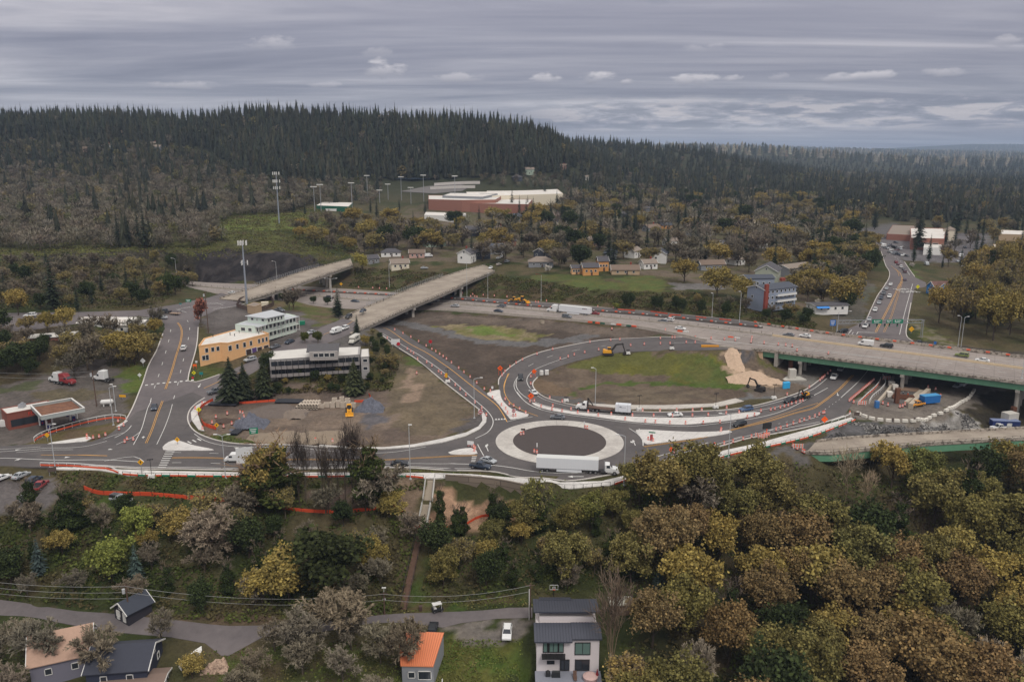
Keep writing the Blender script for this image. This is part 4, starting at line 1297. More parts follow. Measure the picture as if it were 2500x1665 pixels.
for s in range(3):
 proto('maple',s,'maple',*make_leafy(s+51,H=15,n=9500,size=.38,col=OLIVE,clump=.9,wide=1.1),15)
for s in range(2):
 proto('brownmaple',s,'brownmaple',*make_leafy(s+55,H=15,n=8000,size=.38,col=BROWNISH,clump=.9,wide=1.1),15)
for s in range(3):
 proto('ivytree',s,'ivytree',*make_ivy(s+3,H=11+s),11+s)
for s in range(2):
 proto('greentree',s,'greentree',*make_leafy(s+81,H=9,n=7000,size=.3,col=DARKG,clump=.7,spread=.6),9)
proto('blossom',0,'blossom',*make_leafy(91,H=7,n=2200,size=.32,col=(A(205,196,190),A(160,148,136)),clump=.45),7)
proto('redtree',0,'redtree',*make_bare(95,H=9,twig=.07,upright=.6,spread=.5,buds=1600,budcol=(A(150,96,78),A(120,78,64)),col=(A(132,96,82),A(104,76,66))),9)
proto('snag',0,'snag',*make_bare(97,H=9,twig=.05,dens=.4,lv5=False,trunk=.8,spread=.5),9)
for s in range(3):
 PROTO.setdefault('bush',[]).append((None,tomesh('bush_crown',*make_bush(s+1)),1.6))
 PROTO['bush'][-1][1].materials.append(M_FOL)
NAMES={'conifer':('conifer_tree','tree'),'cedar':('cedar_tree','tree'),'bluespruce':('spruce_tree','tree'),'bare':('bare_tree','tree'),'barefar':('bare_tree','tree'),'poletree':('bare_tree','tree'),'budding':('budding_tree','tree'),'goldtree':('maple_tree','tree'),'limetree':('maple_tree','tree'),'maple':('maple_tree','tree'),'brownmaple':('maple_tree','tree'),'ivytree':('ivy_clad_tree','tree'),'greentree':('evergreen_tree','tree'),'blossom':('blossom_tree','tree'),'redtree':('poplar_tree','tree'),'snag':('dead_tree','tree'),'bush':('bush','bush')}
TREE_XY=[]
REST=[]
NBR=[0]
def plant(kind,x,y,h,lB,gR=None,tint=None,wide=1.,z=None,k=None):
 if NAMES[kind][0]=='bare_tree':
  NBR[0]+=1
  if NBR[0]>285:
   REST.append(('bare',x,y,h*1.35,1.2*wide,vary(pick(C_BARE),.15)))
   return None
 if kind not in('conifer','cedar','bush','poletree','blossom','bluespruce','snag','ivytree'):
  h*=1.38
 elif kind=='ivytree':
  h*=1.1
 ps=PROTO[kind]
 tm,cm,H=ps[RNG.integers(len(ps))if k is None else k]
 nm,cat=NAMES[kind]
 zz=float(hz(x,y))if z is None else z
 rz=float(RNG.uniform(0,6.28))
 s=h/H
 t=RNG.uniform(.86,1.14)
 tint=tint or(1,1,1)
 colr=(tint[0]*t*RNG.uniform(.95,1.05),tint[1]*t,tint[2]*t*RNG.uniform(.93,1.05),1)
 if tm is None:
  o=link(nm,cm)
  o.location=(x,y,zz-.1)
  o.rotation_euler=(0,0,rz)
  o.scale=(s*wide,s*wide,s)
  o.color=colr
  tag(o,lB,cat,gR)
 else:
  o=empty(nm,(x,y,zz-.15),rz,lB,cat,gR)
  o.scale=(s*wide,s*wide,s)
  for q,me in(('trunk',tm),('crown',cm)):
   c=bpy.data.objects.new(q,me)
   COL.objects.link(c)
   c.parent=o
   c.color=colr
 TREE_XY.append((x,y))
 return o
 # where nothing may grow
BLOCK_PX=[BIG,OLD_W,OLD_E,LOWER_ST,WALK]
BLOCK=[wp(p)for p in BLOCK_PX]+[[p for p in S2]+[p for p in N2][::-1]]
BLOCK+=[[W(*p)[:2]for p in q]for q in[[(875,800,9),(915,792,9),(1215,662,14),(1190,640,14),(1120,655,14),(850,760,9.5)],[(520,745,13),(640,735,13),(865,655,15),(865,630,15),(640,690,14),(500,735,13)],[(1930,1120,0),(2600,1090,0),(2600,1030,0),(1960,1070,0)]]]
BLOCK.append(wp([(2075,985),(2135,930),(2200,880),(2520,900),(2520,945),(2430,965),(2380,990),(2310,1025),(2240,1045),(2100,1035),(2061,1016)]))
BLOCK.append(wp([(1040,1178),(1068,1178),(1050,1300),(1020,1490),(985,1490),(1020,1290)]))
def bK(x,y):
 x,y=np.asarray(x,float),np.asarray(y,float)
 b=np.zeros(x.shape,bool)
 for p in BLOCK:
  b|=inpoly(x,y,p)
 return b
def scatter(poly,spacing,rng,tmax=None,maxn=100000,avoid=True,gmul=0.):
 P=[]
 for px,py in poly:
  g=gp(px,py)
  P.append((g.x,g.y,g.z))
 P=np.array(P)
 x0,x1=P[:,0].min()-20,P[:,0].max()+20
 y0,y1=P[:,1].min()-20,P[:,1].max()+20
 if tmax:
  y1=min(y1,tmax)
 n=int((x1-x0)*(y1-y0)/spacing**2*4)
 n=min(n,400000)
 x=rng.uniform(x0,x1,n)
 y=rng.uniform(y0,y1,n)
 z=hz(x,y)
 px,py,dep=proj(x,y,z)
 ok=inpoly(px,py,poly)
 x,y,dep=x[ok],y[ok],dep[ok]
 if avoid:
  b=~bK(x,y)
  x,y,dep=x[b],y[b],dep[b]
 out=[]
 cell={}
 for a,b,d in zip(x,y,dep):
  sp=spacing*(1+gmul*d)
  s0=spacing
  i,j=int(a//s0),int(b//s0)
  R=int(math.ceil(sp/s0))
  bad=False
  for ii in range(i-R,i+R+1):
   for jj in range(j-R,j+R+1):
    q=cell.get((ii,jj))
    if q and(q[0]-a)**2+(q[1]-b)**2<sp*sp:
     bad=True
     break
   if bad:
    break
  if not bad:
   cell[(i,j)]=(a,b)
   out.append((a,b))
   if len(out)>=maxn:
    break
 return out
 # low-detail trees merged into the masses that cannot be counted
def lowtree(kind,seed):
 rng=np.random.default_rng(seed)
 if kind=='con':
  _,cr=make_conifer(seed,H=1.,R=.23,levels=12,per=7,quads=1,gap=.06,droop=.45,ragged=.3,col=((1,1,1),(.75,.75,.8)))
  V,F=[],[]
  for z0,z1,r in((.08,.7,.13),(.4,.97,.075)):
   b=len(V)
   V+=[(r*math.cos(i*1.05),r*math.sin(i*1.05),z0)for i in range(6)]+[(0,0,z1)]
   F+=[(b+i,b+(i+1)%6,b+6,b+6)for i in range(6)]
  return pack([cr,(np.array(V),np.array(F),np.array([.8,.8,.8]))])
 if kind=='cone':
  V,F=[],[]
  for k in range(3):
   z0,z1,r=.1+.28*k,.5+.25*k,.16*(1-.27*k)
   b=len(V)
   for i in range(4):
    V.append((r*math.cos(i*1.57+k),r*math.sin(i*1.57+k),z0))
   V.append((0,0,z1))
   F+=[(b+i,b+(i+1)%4,b+4,b+4)for i in range(4)]
  return np.array(V),np.array(F),np.ones((len(V),3))
 if kind=='bare':
  n=150
  u=unit(rng.normal(size=(n,3)))
  u[:,2]=u[:,2]*.7+.15
  r=rng.uniform(.15,.42,n)
  P0=np.column_stack([u[:,0]*r*.5,u[:,1]*r*.5,.42+u[:,2]*r*.6])
  Q0=P0+unit(u+rng.normal(0,.5,(n,3)))*rng.uniform(.12,.26,n)[:,None]
  v,f=tubes(P0,Q0,np.full(n,.013),np.full(n,.004),2)
  v2,f2=tubes(np.array([[0,0,0.]]),np.array([[0,0,.5]]),np.array([.02]),np.array([.01]),3)
  return pack([(v,f.reshape(n,2,4)[:,0],cC(n,(1,1,1),(.72,.72,.72),rng)),(v2,f2,np.array([.7,.7,.7]))])
 if kind=='leaf':
  n=110
  u=unit(rng.normal(size=(n,3)))
  lump=1+.3*np.sin(u[:,0]*5+seed)*np.sin(u[:,1]*4+seed)
  C=u*np.array([[.36,.36,.38]])*(lump*rng.uniform(.5,1,n))[:,None]+np.array([[0,0,.56]])
  v,f=cards(C,.11,rng)
  return pack([(v,f,cC(n,(1,1,1),(.7,.72,.7),rng))])
LOW={k:[lowtree(k,100+i)for i in range(5)]for k in('con','cone','bare','leaf')}
def mass(name,lB,cat,items,mats=None):
 VV,FF,CC=[],[],[]
 k=0
 for kind,x,y,h,w,c in items:
  V,F,C=LOW[kind][RNG.integers(5)]
  a=RNG.uniform(0,6.28)
  ca,sa=math.cos(a),math.sin(a)
  X=(V[:,0]*ca-V[:,1]*sa)*h*w+x
  Y=(V[:,0]*sa+V[:,1]*ca)*h*w+y
  Z=V[:,2]*h+float(hz(x,y))-.3
  VV.append(np.column_stack([X,Y,Z]))
  FF.append(F+k)
  CC.append(C*np.array(c)[None])
  k+=len(V)
 me=mesh_np(name,np.vstack(VV),np.vstack(FF))
 set_cols(me,np.vstack(CC))
 return link(name,me,M_FOL,None,lB,cat,None,'stuff')
def vary(c,a=.12):
 return tuple(np.clip(np.array(c)*RNG.uniform(1-a,1+a)*RNG.uniform(1-a*.4,1+a*.4,3),0,1))
C_CON=[A(52,55,42),A(43,48,38),A(60,59,43),A(48,50,38)]
C_BARE=[A(118,109,94),A(104,96,80),A(126,118,104),A(98,91,74)]
C_BUD=[A(104,100,66),A(92,90,58),A(116,104,70),A(84,84,58)]
def pick(c):
 return c[RNG.integers(len(c))]
def forests():
 rng=np.random.default_rng(3)
 # conifer hill
 hill=[(-80,265),(450,282),(560,276),(620,255),(700,245),(900,252),(1200,268),(1380,292),(1395,400),(1340,424),(1200,432),(1040,440),(860,440),(700,446),(640,432),(560,400),(520,372),(430,356),(330,346),(240,346),(120,342),(-80,342)]
 pts=[]
 P=rng.uniform([-820,960],[120,1235],(60000,2))
 z=hz(P[:,0],P[:,1])
 px,py,dep=proj(P[:,0],P[:,1],z)
 ok=inpoly(px,py,hill)
 cell=set()
 for(x,y)in P[ok]:
  c=(int(x//7.6),int(y//7.6))
  if c in cell:
   continue
  cell.add(c)
  pts.append((x,y))
 pts.sort(key=lambda p:p[1])
 near=set()
 items=[]
 front=pts[::5][:260]
 fs=set(front)
 for i,(x,y)in EN(pts):
  h=rng.uniform(17,29)
  if rng.random()<.07:
   items.append(('leaf' if rng.random()<.5 else 'bare',x,y,rng.uniform(13,20),1.,vary(pick(C_BARE+C_BUD))))
  else:
   items.append(('con',x,y,h,rng.uniform(1.05,1.5),vary(np.array(pick(C_CON))*(.75+.6*float(vnoise(x,y,45,9))),.2)))
 print('hill',len(items))
 mass('conifer_forest','dense dark conifer forest covering the big hill on the skyline','forest',items)
 # brush slope on the left
 brush=[(-80,346),(240,350),(430,362),(560,410),(640,440),(720,452),(800,470),(760,500),(700,520),(560,530),(520,570),(560,590),(480,608),(-80,612)]
 pts=scatter(brush,6.,rng,maxn=6000)+scatter([(640,446),(860,444),(1040,443),(1210,436),(1350,428),(1480,432),(1480,480),(1392,500),(1384,466),(1180,454),(1160,438),(940,442),(915,500),(760,500),(700,520)],9.,rng,maxn=900)
 items=[]
 for x,y in pts:
  px,py,dep=proj(x,y,hz(x,y))
  u=rng.random()
  up=np.clip((455-py)/80,0,1)
  if u<.06+.38*up:
   items.append(('con',x,y,rng.uniform(14,25),rng.uniform(1.1,1.5),vary(pick(C_CON))))
  elif u<.12+.46*up:
   items.append(('leaf',x,y,rng.uniform(7,14),rng.uniform(.8,1.1),vary(pick(C_BUD))))
  else:
   items.append(('bare',x,y,rng.uniform(9,14),rng.uniform(1.1,1.5),vary(pick(C_BARE))))
 print('brush',len(items))
 mass('oak_woodland','grey brown leafless oak brush on the slope above the bluff','woodland',items)
 # ridge behind and the wooded valley
 items=[]
 n=34000
 px=rng.uniform(1290,2620,n)
 t=650*np.exp(rng.uniform(0,1.62,n))
 X=(px-1250)/FPX*t
 Y=t*.975
 cell=set()
 for x,y,tt in zip(X,Y,t):
  s=6.5+tt*.005
  c=(int(x//s),int(y//s),int(tt//500))
  if c in cell:
   continue
  cell.add(c)
  zz=float(hz(x,y))
  a,b,d=proj(x,y,zz)
  if b>(545 if a>2010 else 505)or(a<1400 and b>395 and tt<1100)or(a<1400 and 450<b<480):
   continue
  if a>2100 and b>530 and rng.random()<.5:
   continue
  dense=zz>34 or(1.*vnoise(x,y,120,77)>.52)
  u=rng.random()
  if u<(.80 if dense else .30):
   items.append(('con',x,y,rng.uniform(17,28),rng.uniform(1.1,1.6),vary(pick(C_CON))))
  elif u<.93 if dense else u<.72:
   items.append(('bare',x,y,rng.uniform(12,18),rng.uniform(1.1,1.5),vary(pick(C_BARE),.15)))
  else:
   items.append(('leaf',x,y,rng.uniform(10,17),1.1,vary(pick(C_BUD),.15)))
 print('valley',len(items))
 mass('valley_woodland','mixed conifers and bare trees filling the valley to the ridge','woodland',items)
 # far hills
 items=[]
 n=9000
 px=rng.uniform(1350,2620,n)
 t=rng.uniform(3300,12500,n)
 for a,tt in zip(px,t):
  x,y=(a-1250)/FPX*tt,tt*.975
  items.append(('cone',x,y,rng.uniform(26,46),rng.uniform(1.4,2.4),vary(pick(C_CON+C_CON+C_BARE),.2)))
 mass('far_hill_forest','blue hazy forest on the farthest hills at right','forest',items)
forests()
# individual trees
def wood(kind,poly,spacing,hr,lB,gR,tint=None,wide=(.9,1.15),maxn=300,seed=0,mix=None,avoid=True):
 rng=np.random.default_rng(seed+17)
 pts=scatter(poly,spacing,rng,avoid=avoid)
 rng.shuffle(pts)
 pts=sorted(pts[:maxn],key=lambda p:p[1])
 for x,y in pts:
  kd,lb,gr=kind,lB,gR
  if mix:
   u=rng.random()
   acc=0
   for k2,p,l2,g2 in mix:
    acc+=p
    if u<acc:
     kd,lb,gr=k2,l2,g2
     break
  h=rng.uniform(*hr)
  if kd=='conifer':
   h*=1.7
  plant(kd,x,y,h,lb,gr,tint,rng.uniform(*wide))
 return len(pts)
 # bridges
M_GIRD=mat('green girder paint',A(98,146,116),.6,var=.12,vs=.4)
M_PIER=mat('pier concrete',A(150,144,136),.9,var=.2,vs=.5)
M_RUST=mat('rusty steel',A(96,62,46),.9,var=.3,vs=1.2)
M_GALV=mat('galvanised steel',A(150,152,156),.5,.4)
M_DARKM=mat('dark metal',A(52,50,50),.5,.5)
M_STAINP=mat('stained parapet concrete',A(168,158,146),.9,var=.35,vs=.9,col2=A(92,84,76),detail=6)
def rS(L,n):
 P=np.array(L,float)
 s=np.concatenate([[0],np.cumsum(np.linalg.norm(np.diff(P[:,:2],axis=0),axis=1))])
 q=np.linspace(0,s[-1],n)
 return np.column_stack([np.interp(q,s,P[:,k])for k in range(P.shape[1])])
def sS(Sl,Nl,z0,z1):
 mb=MB()
 n=len(Sl)
 for i in range(n):
  for q in(Sl[i],Nl[i]):
   mb.v.append((q[0],q[1],q[2]+z0))
   mb.v.append((q[0],q[1],q[2]+z1))
 for i in range(n-1):
  a=4*i
  b=a+4
  mb.f+=[(a+1,b+1,b+3,a+3),(a,a+2,b+2,b),(a,b,b+1,a+1),(a+2,a+3,b+3,b+2)]
 mb.f+=[(0,1,3,2),(4*n-4,4*n-2,4*n-1,4*n-3)]
 return mb
def bG(name,lB,Sl,Nl,n=26,thick=.45,par=.85,gird=1.9,gmat=None,dmat=None,gn=5,piers=(),posts=True,fence=None,pier_w=1.3):
 Sl,Nl=rS(Sl,n),rS(Nl,n)
 rO=empty(name,tuple(Sl[0]*[1,1,0]+[0,0,hz(Sl[0][0],Sl[0][1])]),0,lB,'bridge')
 inv=-np.array(rO.location)
 d=unit(Nl-Sl)
 def part(mb,nm,m,parent=rO):
  mb.v=[(v[0]+inv[0],v[1]+inv[1],v[2]+inv[2])for v in mb.v]if parent is rO or parent.parent is rO else mb.v
  return mb.bd(nm,m,parent)
 part(sS(Sl,Nl,-thick,0),'deck',dmat or M_DECK)
 for A_,sgn in((Sl,1),(Nl,-1)):
  B_=A_+d*(.38*sgn)
  A2=A_-d*(.12*sgn)
  pm=part(sS(A2,B_,-.3,par),'parapet',M_STAINP)
  if posts:
   mb=MB()
   Q=rS(A_+d*(.12*sgn),int(np.linalg.norm(A_[0]-A_[-1])/2.4))
   for i,q in EN(Q):
    mb.bar((q[0],q[1],q[2]+par),(q[0],q[1],q[2]+par+.4),.08)
   for i in range(len(Q)-1):
    a,b=Q[i],Q[i+1]
    mb.bar((a[0],a[1],a[2]+par+.38),(b[0],b[1],b[2]+par+.38),.06)
   part(mb,'railing',M_DARKM)
 for g in range(gn):
  f=.03+.94*g/(gn-1)
  C=Sl+(Nl-Sl)*f
  part(sS(C-d*.16,C+d*.16,-thick-gird,-thick),'girder',gmat or M_GIRD)
 for f0,kind in piers:
  i=f0*(n-1)
  i0=int(i)
  a=Sl[i0]+(Sl[min(i0+1,n-1)]-Sl[i0])*(i-i0)
  b=Nl[i0]+(Nl[min(i0+1,n-1)]-Nl[i0])*(i-i0)
  ax=unit(b-a)
  top=-thick-gird
  mb=MB()
  mb.bar(a+ax*.5+[0,0,top-.45],b-ax*.5+[0,0,top-.45],pier_w,.9)
  L=np.linalg.norm((b-a)[:2])
  nc=max(2,int(L/6.5))
  for k in range(nc):
   q=a+(b-a)*((k+.35)/(nc-.3))
   zb=float(hz(q[0],q[1]))-1
   if kind=='round':
    mb.cyl((q[0],q[1],zb),.65,q[2]+top-.8-zb,12)
   else:
    mb.box((q[0],q[1],(zb+q[2]+top-.8)/2),(1.,1.3,q[2]+top-.8-zb),math.atan2(ax[1],ax[0]))
  part(mb,'pier',M_PIER)
 if fence:
  mb=MB()
  A_,B_,sgn=(Nl,Sl,-1)if fence[0]=='N' else(Sl,Nl,1)
  k0,k1=int(fence[1]*n),int(fence[2]*n)
  Q=rS((A_-d*(-.12*sgn))[k0:k1],int(np.linalg.norm(A_[k0]-A_[k1-1])/2.))
  for q in Q:
   mb.bar((q[0],q[1],q[2]),(q[0],q[1],q[2]+2.3),.12)
  for h in(1.,1.65,2.3):
   for i in range(len(Q)-1):
    mb.bar(tuple(Q[i]+[0,0,h]),tuple(Q[i+1]+[0,0,h]),.07)
  part(mb,'fence',M_GALV)
 return rO
BS=[(p[0],p[1],8.18)for p in S2 if sval(p)>BR_X-4]
BN=[(p[0],p[1],8.18)for p in N2 if sval(p)>BR_X-4]
def fr_at(line,px):
 P=np.array(line)
 pp,_,_=proj(P[:,0],P[:,1],P[:,2])
 s=np.concatenate([[0],np.cumsum(np.linalg.norm(np.diff(P[:,:2],axis=0),axis=1))])
 return float(np.interp(px,pp,s)/s[-1])
bG('freeway_bridge','long freeway bridge on green girders carrying traffic over the road',BS,BN,n=40,gird=2.2,gn=6,dmat=M_FREE,par=.6,piers=[(fr_at(BS,1953),'round'),(fr_at(BS,2204),'round'),(fr_at(BS,2487),'round')])
bG('overpass','long concrete overpass crossing the freeway at the centre left',[W(*p)for p in[(862,816,8.5),(894,798,8.9),(907,793,9.3),(999,751,11.3),(1084,717,12.8),(1150,686,13.6),(1208,662,14)]],[W(*p)for p in[(812,792,8.6),(852,768,9.1),(922,739,11),(988,711,12.4),(1060,684,13.4),(1130,661,13.9),(1185,647,14)]],gird=1.1,gmat=M_PIER,par=.55,piers=[(.34,'sq'),(.68,'sq')],fence=('N',.2,.72))
bG('overpass','shorter concrete overpass behind the cell tower',[W(*p)for p in[(600,734,12.9),(640,723,13.3),(700,703,14.1),(780,676,15),(862,648,15.4)]],[W(*p)for p in[(536,729,12.9),(560,722,13.1),(640,696,14.1),(740,663,15),(856,633,15.5)]],gird=1.1,gmat=M_PIER,par=.55,piers=[(.30,'sq'),(.72,'sq')],fence=('N',.2,.75))
bG('ramp_bridge','lower ramp bridge with green girder at the right edge',[W(*p)for p in[(1966,1106,.5),(2023,1108,.8),(2146,1096,1),(2284,1084,1),(2500,1072,1),(2640,1065,1)]],[W(*p)for p in[(1991,1079,.6),(2061,1071,.9),(2200,1062,1),(2500,1046,1),(2640,1040,1)]],gird=2.,gn=4,par=.7,piers=[(.30,'sq'),(.62,'sq')])
a,b=BS[0],BN[0]
mb=MB()
mb.bar((BS[2][0],BS[2][1],5.2),(BN[2][0],BN[2][1],5.2),1.2,5.5)
mb.bd('bridge_abutment',M_PIER,lB='concrete abutment under the start of the freeway bridge',cat='abutment')
mb=MB()
c0=W(1862,857,8)
c1=W(1804,850,8)
mb.add([(c1[0],c1[1],7.9),(c0[0],c0[1],7.9),(c0[0]+.5,c0[1]-.5,2.6),(c0[0]-1,c0[1]-.8,2.6),(c1[0],c1[1]-.5,7.)],[(0,1,2,3,4)])
mb.add([(c1[0],c1[1]+.6,7.9),(c0[0],c0[1]+.6,7.9),(c0[0]+.5,c0[1]+.1,2.6),(c0[0]-1,c0[1]-.2,2.6),(c1[0],c1[1]+.1,7.)],[(0,4,3,2,1)])
mb.bd('wing_wall',mat('tan concrete',A(186,158,130),.9,var=.15,vs=.5),lB='tan wing wall beside the freeway bridge seat',cat='wall')
g=gp(1936,925)
mb=MB()
mb.slab([(g.x-4,g.y-2.5),(g.x+4.5,g.y-1.5),(g.x+3.5,g.y+3),(g.x-4.5,g.y+2)],g.z-.3,g.z+.25)
mb.box((g.x-.5,g.y,g.z+2),(2.4,2.2,3.6))
mb.bd('pier_footing',mat('fresh concrete',A(178,174,166),.85,var=.08),lB='new concrete footing block at the first pier of the big bridge',cat='footing')
for px,py,lb in((1930,905,'rust brown steel column beside the first bridge pier'),(2190,985,'rust brown steel column beside the second bridge pier'),(2473,1030,'rust brown steel column beside the last bridge pier')):
 g=gp(px,py)
 mb=MB()
 mb.box((0,0,2.4),(1.3,.35,5.6))
 mb.box((0,.5,2.4),(.3,1.,5.6))
 mb.box((0,1,2.4),(1.3,.35,5.6))
 mb.bd('steel_column',M_RUST,lB=lb,cat='steel column',loc=g)
g=gp(2462,1040)
mb=MB()
mb.box((0,0,2.2),(4.2,3.,5.))
mb.bd('pier_footing',MATS['fresh concrete'],lB='tall pale concrete footing under the right end of the big bridge',cat='footing',loc=g,rz=.3)
# barriers
def barrier(lB,pts,zfun,h=.85,w=.55,m=None,name='concrete_barrier',off=0):
 mb=MB()
 ribbon(mb,pts,w,.02+off,h*.45,zf=zfun)
 ribbon(mb,pts,w*.5,.02+off+h*.4,h*.6,zf=zfun)
 return mb.bd(name,m or M_BARR,lB=lB,cat='barrier')
mdl=[p for p in M2 if sval(p)<BR_X]
mdr=[p for p in M2 if sval(p)>=BR_X-4]
o=barrier('long concrete median barrier between the freeway lanes',mdl,zfw)
Q=rS([(p[0],p[1],float(zfw(p[0],p[1])))for p in mdl],76)
mb=MB()
for q in Q:
 mb.bar((q[0],q[1],q[2]+.8),(q[0],q[1],q[2]+1.7),.12)
mb.bd('post',M_DARKM,o)
barrier('cream concrete median barrier along the freeway bridge',mdr,zfw,m=mat('cream barrier',A(196,178,150),.9,var=.12,vs=.6),off=.17)
sb=oL([p for p in S2 if sval(p)<BR_X-22],1.2)
barrier('stained concrete barrier on the near edge of the freeway',[p for p in sb if p[0]>-38],zfw)
NB=[W(px,py,z)[:2]for px,py,z in[(640,706,5),(760,712,5.1),(1000,725,5.8),(1115,732,6.2),(1338,753,7),(1442,760,7.3),(1600,773,7.6),(1800,795,8),(1862,802,8)]]
NBl=sL(NB,3)
o=barrier('temporary dark barrier with orange panels north of the freeway lanes',NBl,zfw,m=mat('dark barrier',A(92,84,78),.9,var=.2))
mb=MB()
for i,d_ in EN(dashes(NBl,1.2,5.5)):
 ribbon(mb,d_,.66,.6,.5,zf=zfw)
mb.bd('orange_panel',mat('safety orange',A(228,92,52,1),.6),o)
mb=MB()
for i,d_ in EN(dashes(NBl,.8,5.9,2.2)):
 ribbon(mb,d_,.62,.7,.2,zf=zfw)
mb.bd('white_panel',M_WHITE,o)
nb2=[p for p in oL([p for p in N2 if sval(p)>BR_X-16],-3.2)]
o=barrier('rubble topped temporary barrier along the far side of the freeway bridge',nb2,zfw,m=M_STAINP,off=.17)
mb=MB()
for i,d_ in EN(dashes(nb2,1.3,5.2)):
 ribbon(mb,d_,.62,.75,.45,zf=zfw)
mb.bd('orange_panel',MATS['safety orange'],o)
for i,(px,py,c,lb)in EN(((1441,786,'o','orange'),(1452,787,'g','green'),(1459,788,'o','orange'),(1471,789,'g','green'),(1497,791,'w','white'),(1511,792,'o','orange'),(1535,795,'g','green'),(1548,796,'o','orange'),(1660,808,'o','orange'),(1675,809,'w','white'),(1784,823,'o','orange'),(1800,825,'w','white'))):
 w_=W(px,py,8.2)
 mb=MB()
 mb.box((0,0,.2),(2.2,.7,.55))
 mb.box((0,0,.5),(1.8,.3,.2))
 mb.bd('barrier_block',{'o':MATS['safety orange'],'g':mat('deep green',A(30,84,66),.6),'w':M_WHITE}[c],lB='%s plastic block on the near freeway barrier, number %s from its left end'%(lb,['one','two','three','four','five','six','seven','eight','nine','ten','eleven','twelve'][i]),cat='barrier block',loc=(w_[0],w_[1],7.9),rz=-.52)
 # walkway railings with orange and green rails
M_OR=MATS['safety orange']
M_GR=mat('sign green',A(22,128,96,1),.5)
M_WP=mat('white plastic',A(226,226,224,1),.5)
def rail(lB,pts,name='safety_railing',orange=True,green=True,double=False,h=1.,white=True):
 L=pts
 mb,ps=MB(),MB()
 Q=rS([(p[0],p[1],float(hz(p[0],p[1]))+.2)for p in L],max(2,int(sum(math.dist(L[i][:2],L[i+1][:2])for i in range(len(L)-1))/2.2)))
 for q in Q:
  ps.bar((q[0],q[1],q[2]-.3),(q[0],q[1],q[2]+h),.1)
 k=.16 if white else .06
 ribbon(mb,[tuple(q)for q in Q],k,h-.05,k)
 o=mb.bd(name,M_WP if white else M_DARKM,lB=lB,cat='railing')
 ps.bd('post',M_WP if white else M_DARKM,o)
 if orange:
  mb=MB()
  for i in range(len(Q)-1):
   if green and i%3==2:
    continue
   mb.bar(tuple(Q[i]+[0,0,.3]),tuple(Q[i+1]+[0,0,.3]),.12,.42)
  mb.bd('orange_rail',M_OR,o)
  if green:
   mb=MB()
   for i in range(2,len(Q)-1,3):
    mb.bar(tuple(Q[i]+[0,0,.3]),tuple(Q[i+1]+[0,0,.3]),.12,.42)
   mb.bd('green_rail',M_GR,o)
 return o
rail('orange and green rail along the left half of the walkway edge',lp([(300,1161),(400,1165),(700,1166),(900,1167),(1034,1170)],3),white=False)
rail('dark railing on top of the retaining wall',lp([(1062,1166),(1090,1168),(1206,1181),(1302,1191),(1390,1194),(1490,1187)],3),orange=False,white=False)
rail('orange and green rail along the right end of the walkway edge',lp([(1500,1186),(1540,1172),(1620,1152),(1700,1134),(1779,1115),(1870,1095),(1955,1076),(2019,1055),(2088,1028)],3),white=False)
rail('white rail on the road side of the walkway near the gravel loop',lp([(2077,1018),(2060,1026),(2030,1036)],2),orange=False)
rail('white and orange barrier at the left start of the walkway',lp([(99,1139),(160,1140),(240,1146),(262,1147),(290,1158)],2),green=False)
rail('white and orange curved barrier in front of the filling station',lp([(84,1080),(95,1070),(120,1060),(160,1048),(220,1032),(282,1022),(308,1026)],2),green=False,h=1.3)
rail('left white and orange pedestrian channel under the big bridge',lp([(2096,988),(2115,970),(2135,952),(2146,938),(2150,928)],2),green=False)
rail('right white pedestrian channel under the big bridge',lp([(2122,985),(2130,973),(2148,958),(2160,943),(2161,932),(2154,920)],2),orange=False)
M_MESH=mat('orange mesh',A(214,78,40,1),.8)
def mF(lB,pts,h=1.,step=1.5):
 h*=.8
 L=lp(pts,step)
 rng=np.random.default_rng(len(L))
 V,F=[],[]
 for i,p in EN(L):
  z=float(hz(p[0],p[1]))
  V+=[(p[0],p[1],z-.1),(p[0],p[1],z+h*rng.uniform(.75,1.1)),(p[0]+.04,p[1]+.05,z+h),(p[0]+.04,p[1]+.05,z-.1)]
 for i in range(len(L)-1):
  a=4*i
  F+=[(a,a+4,a+5,a+1),(a+3,a+2,a+6,a+7),(a+1,a+5,a+6,a+2)]
 mb=MB()
 mb.add(V,F)
 o=mb.bd('mesh_fence',M_MESH,lB=lB,cat='fence')
 mb=MB()
 for p in L[::2]:
  z=float(hz(p[0],p[1]))
  mb.bar((p[0],p[1],z-.2),(p[0],p[1],z+h+.25),.07)
 mb.bd('stake',M_DARKM,o)
 return o
mF('orange mesh fence behind the silver pickup',[(205,1194),(240,1206),(300,1209),(400,1213),(470,1219),(558,1226)],1.3)
mF('orange mesh fence across the slope below the thin trunks',[(600,1232),(660,1238),(700,1244),(720,1247),(815,1252),(900,1246),(960,1238),(985,1256)],1.)
mF('orange mesh curving round the left of the works yard',[(520,980),(500,990),(488,1002),(484,1016)],1.4)
mF('short orange mesh by the excavation in the works yard',[(492,1028),(500,1040),(528,1049)],1.4)
mF('orange mesh at the foot of the yard bank',[(550,985),(600,985),(640,982),(672,980)],.9)
mF('orange mesh right of the concrete boxes',[(865,982),(895,980),(905,970),(900,964)],.9)
mF('orange mesh at the foot of the concrete stairs',[(1012,1290),(1022,1293),(1026,1288)],1.3)
mF('orange mesh below the wood chip slope',[(1040,1296),(1055,1296),(1100,1290),(1160,1268),(1190,1260),(1290,1256),(1310,1252)],.8)
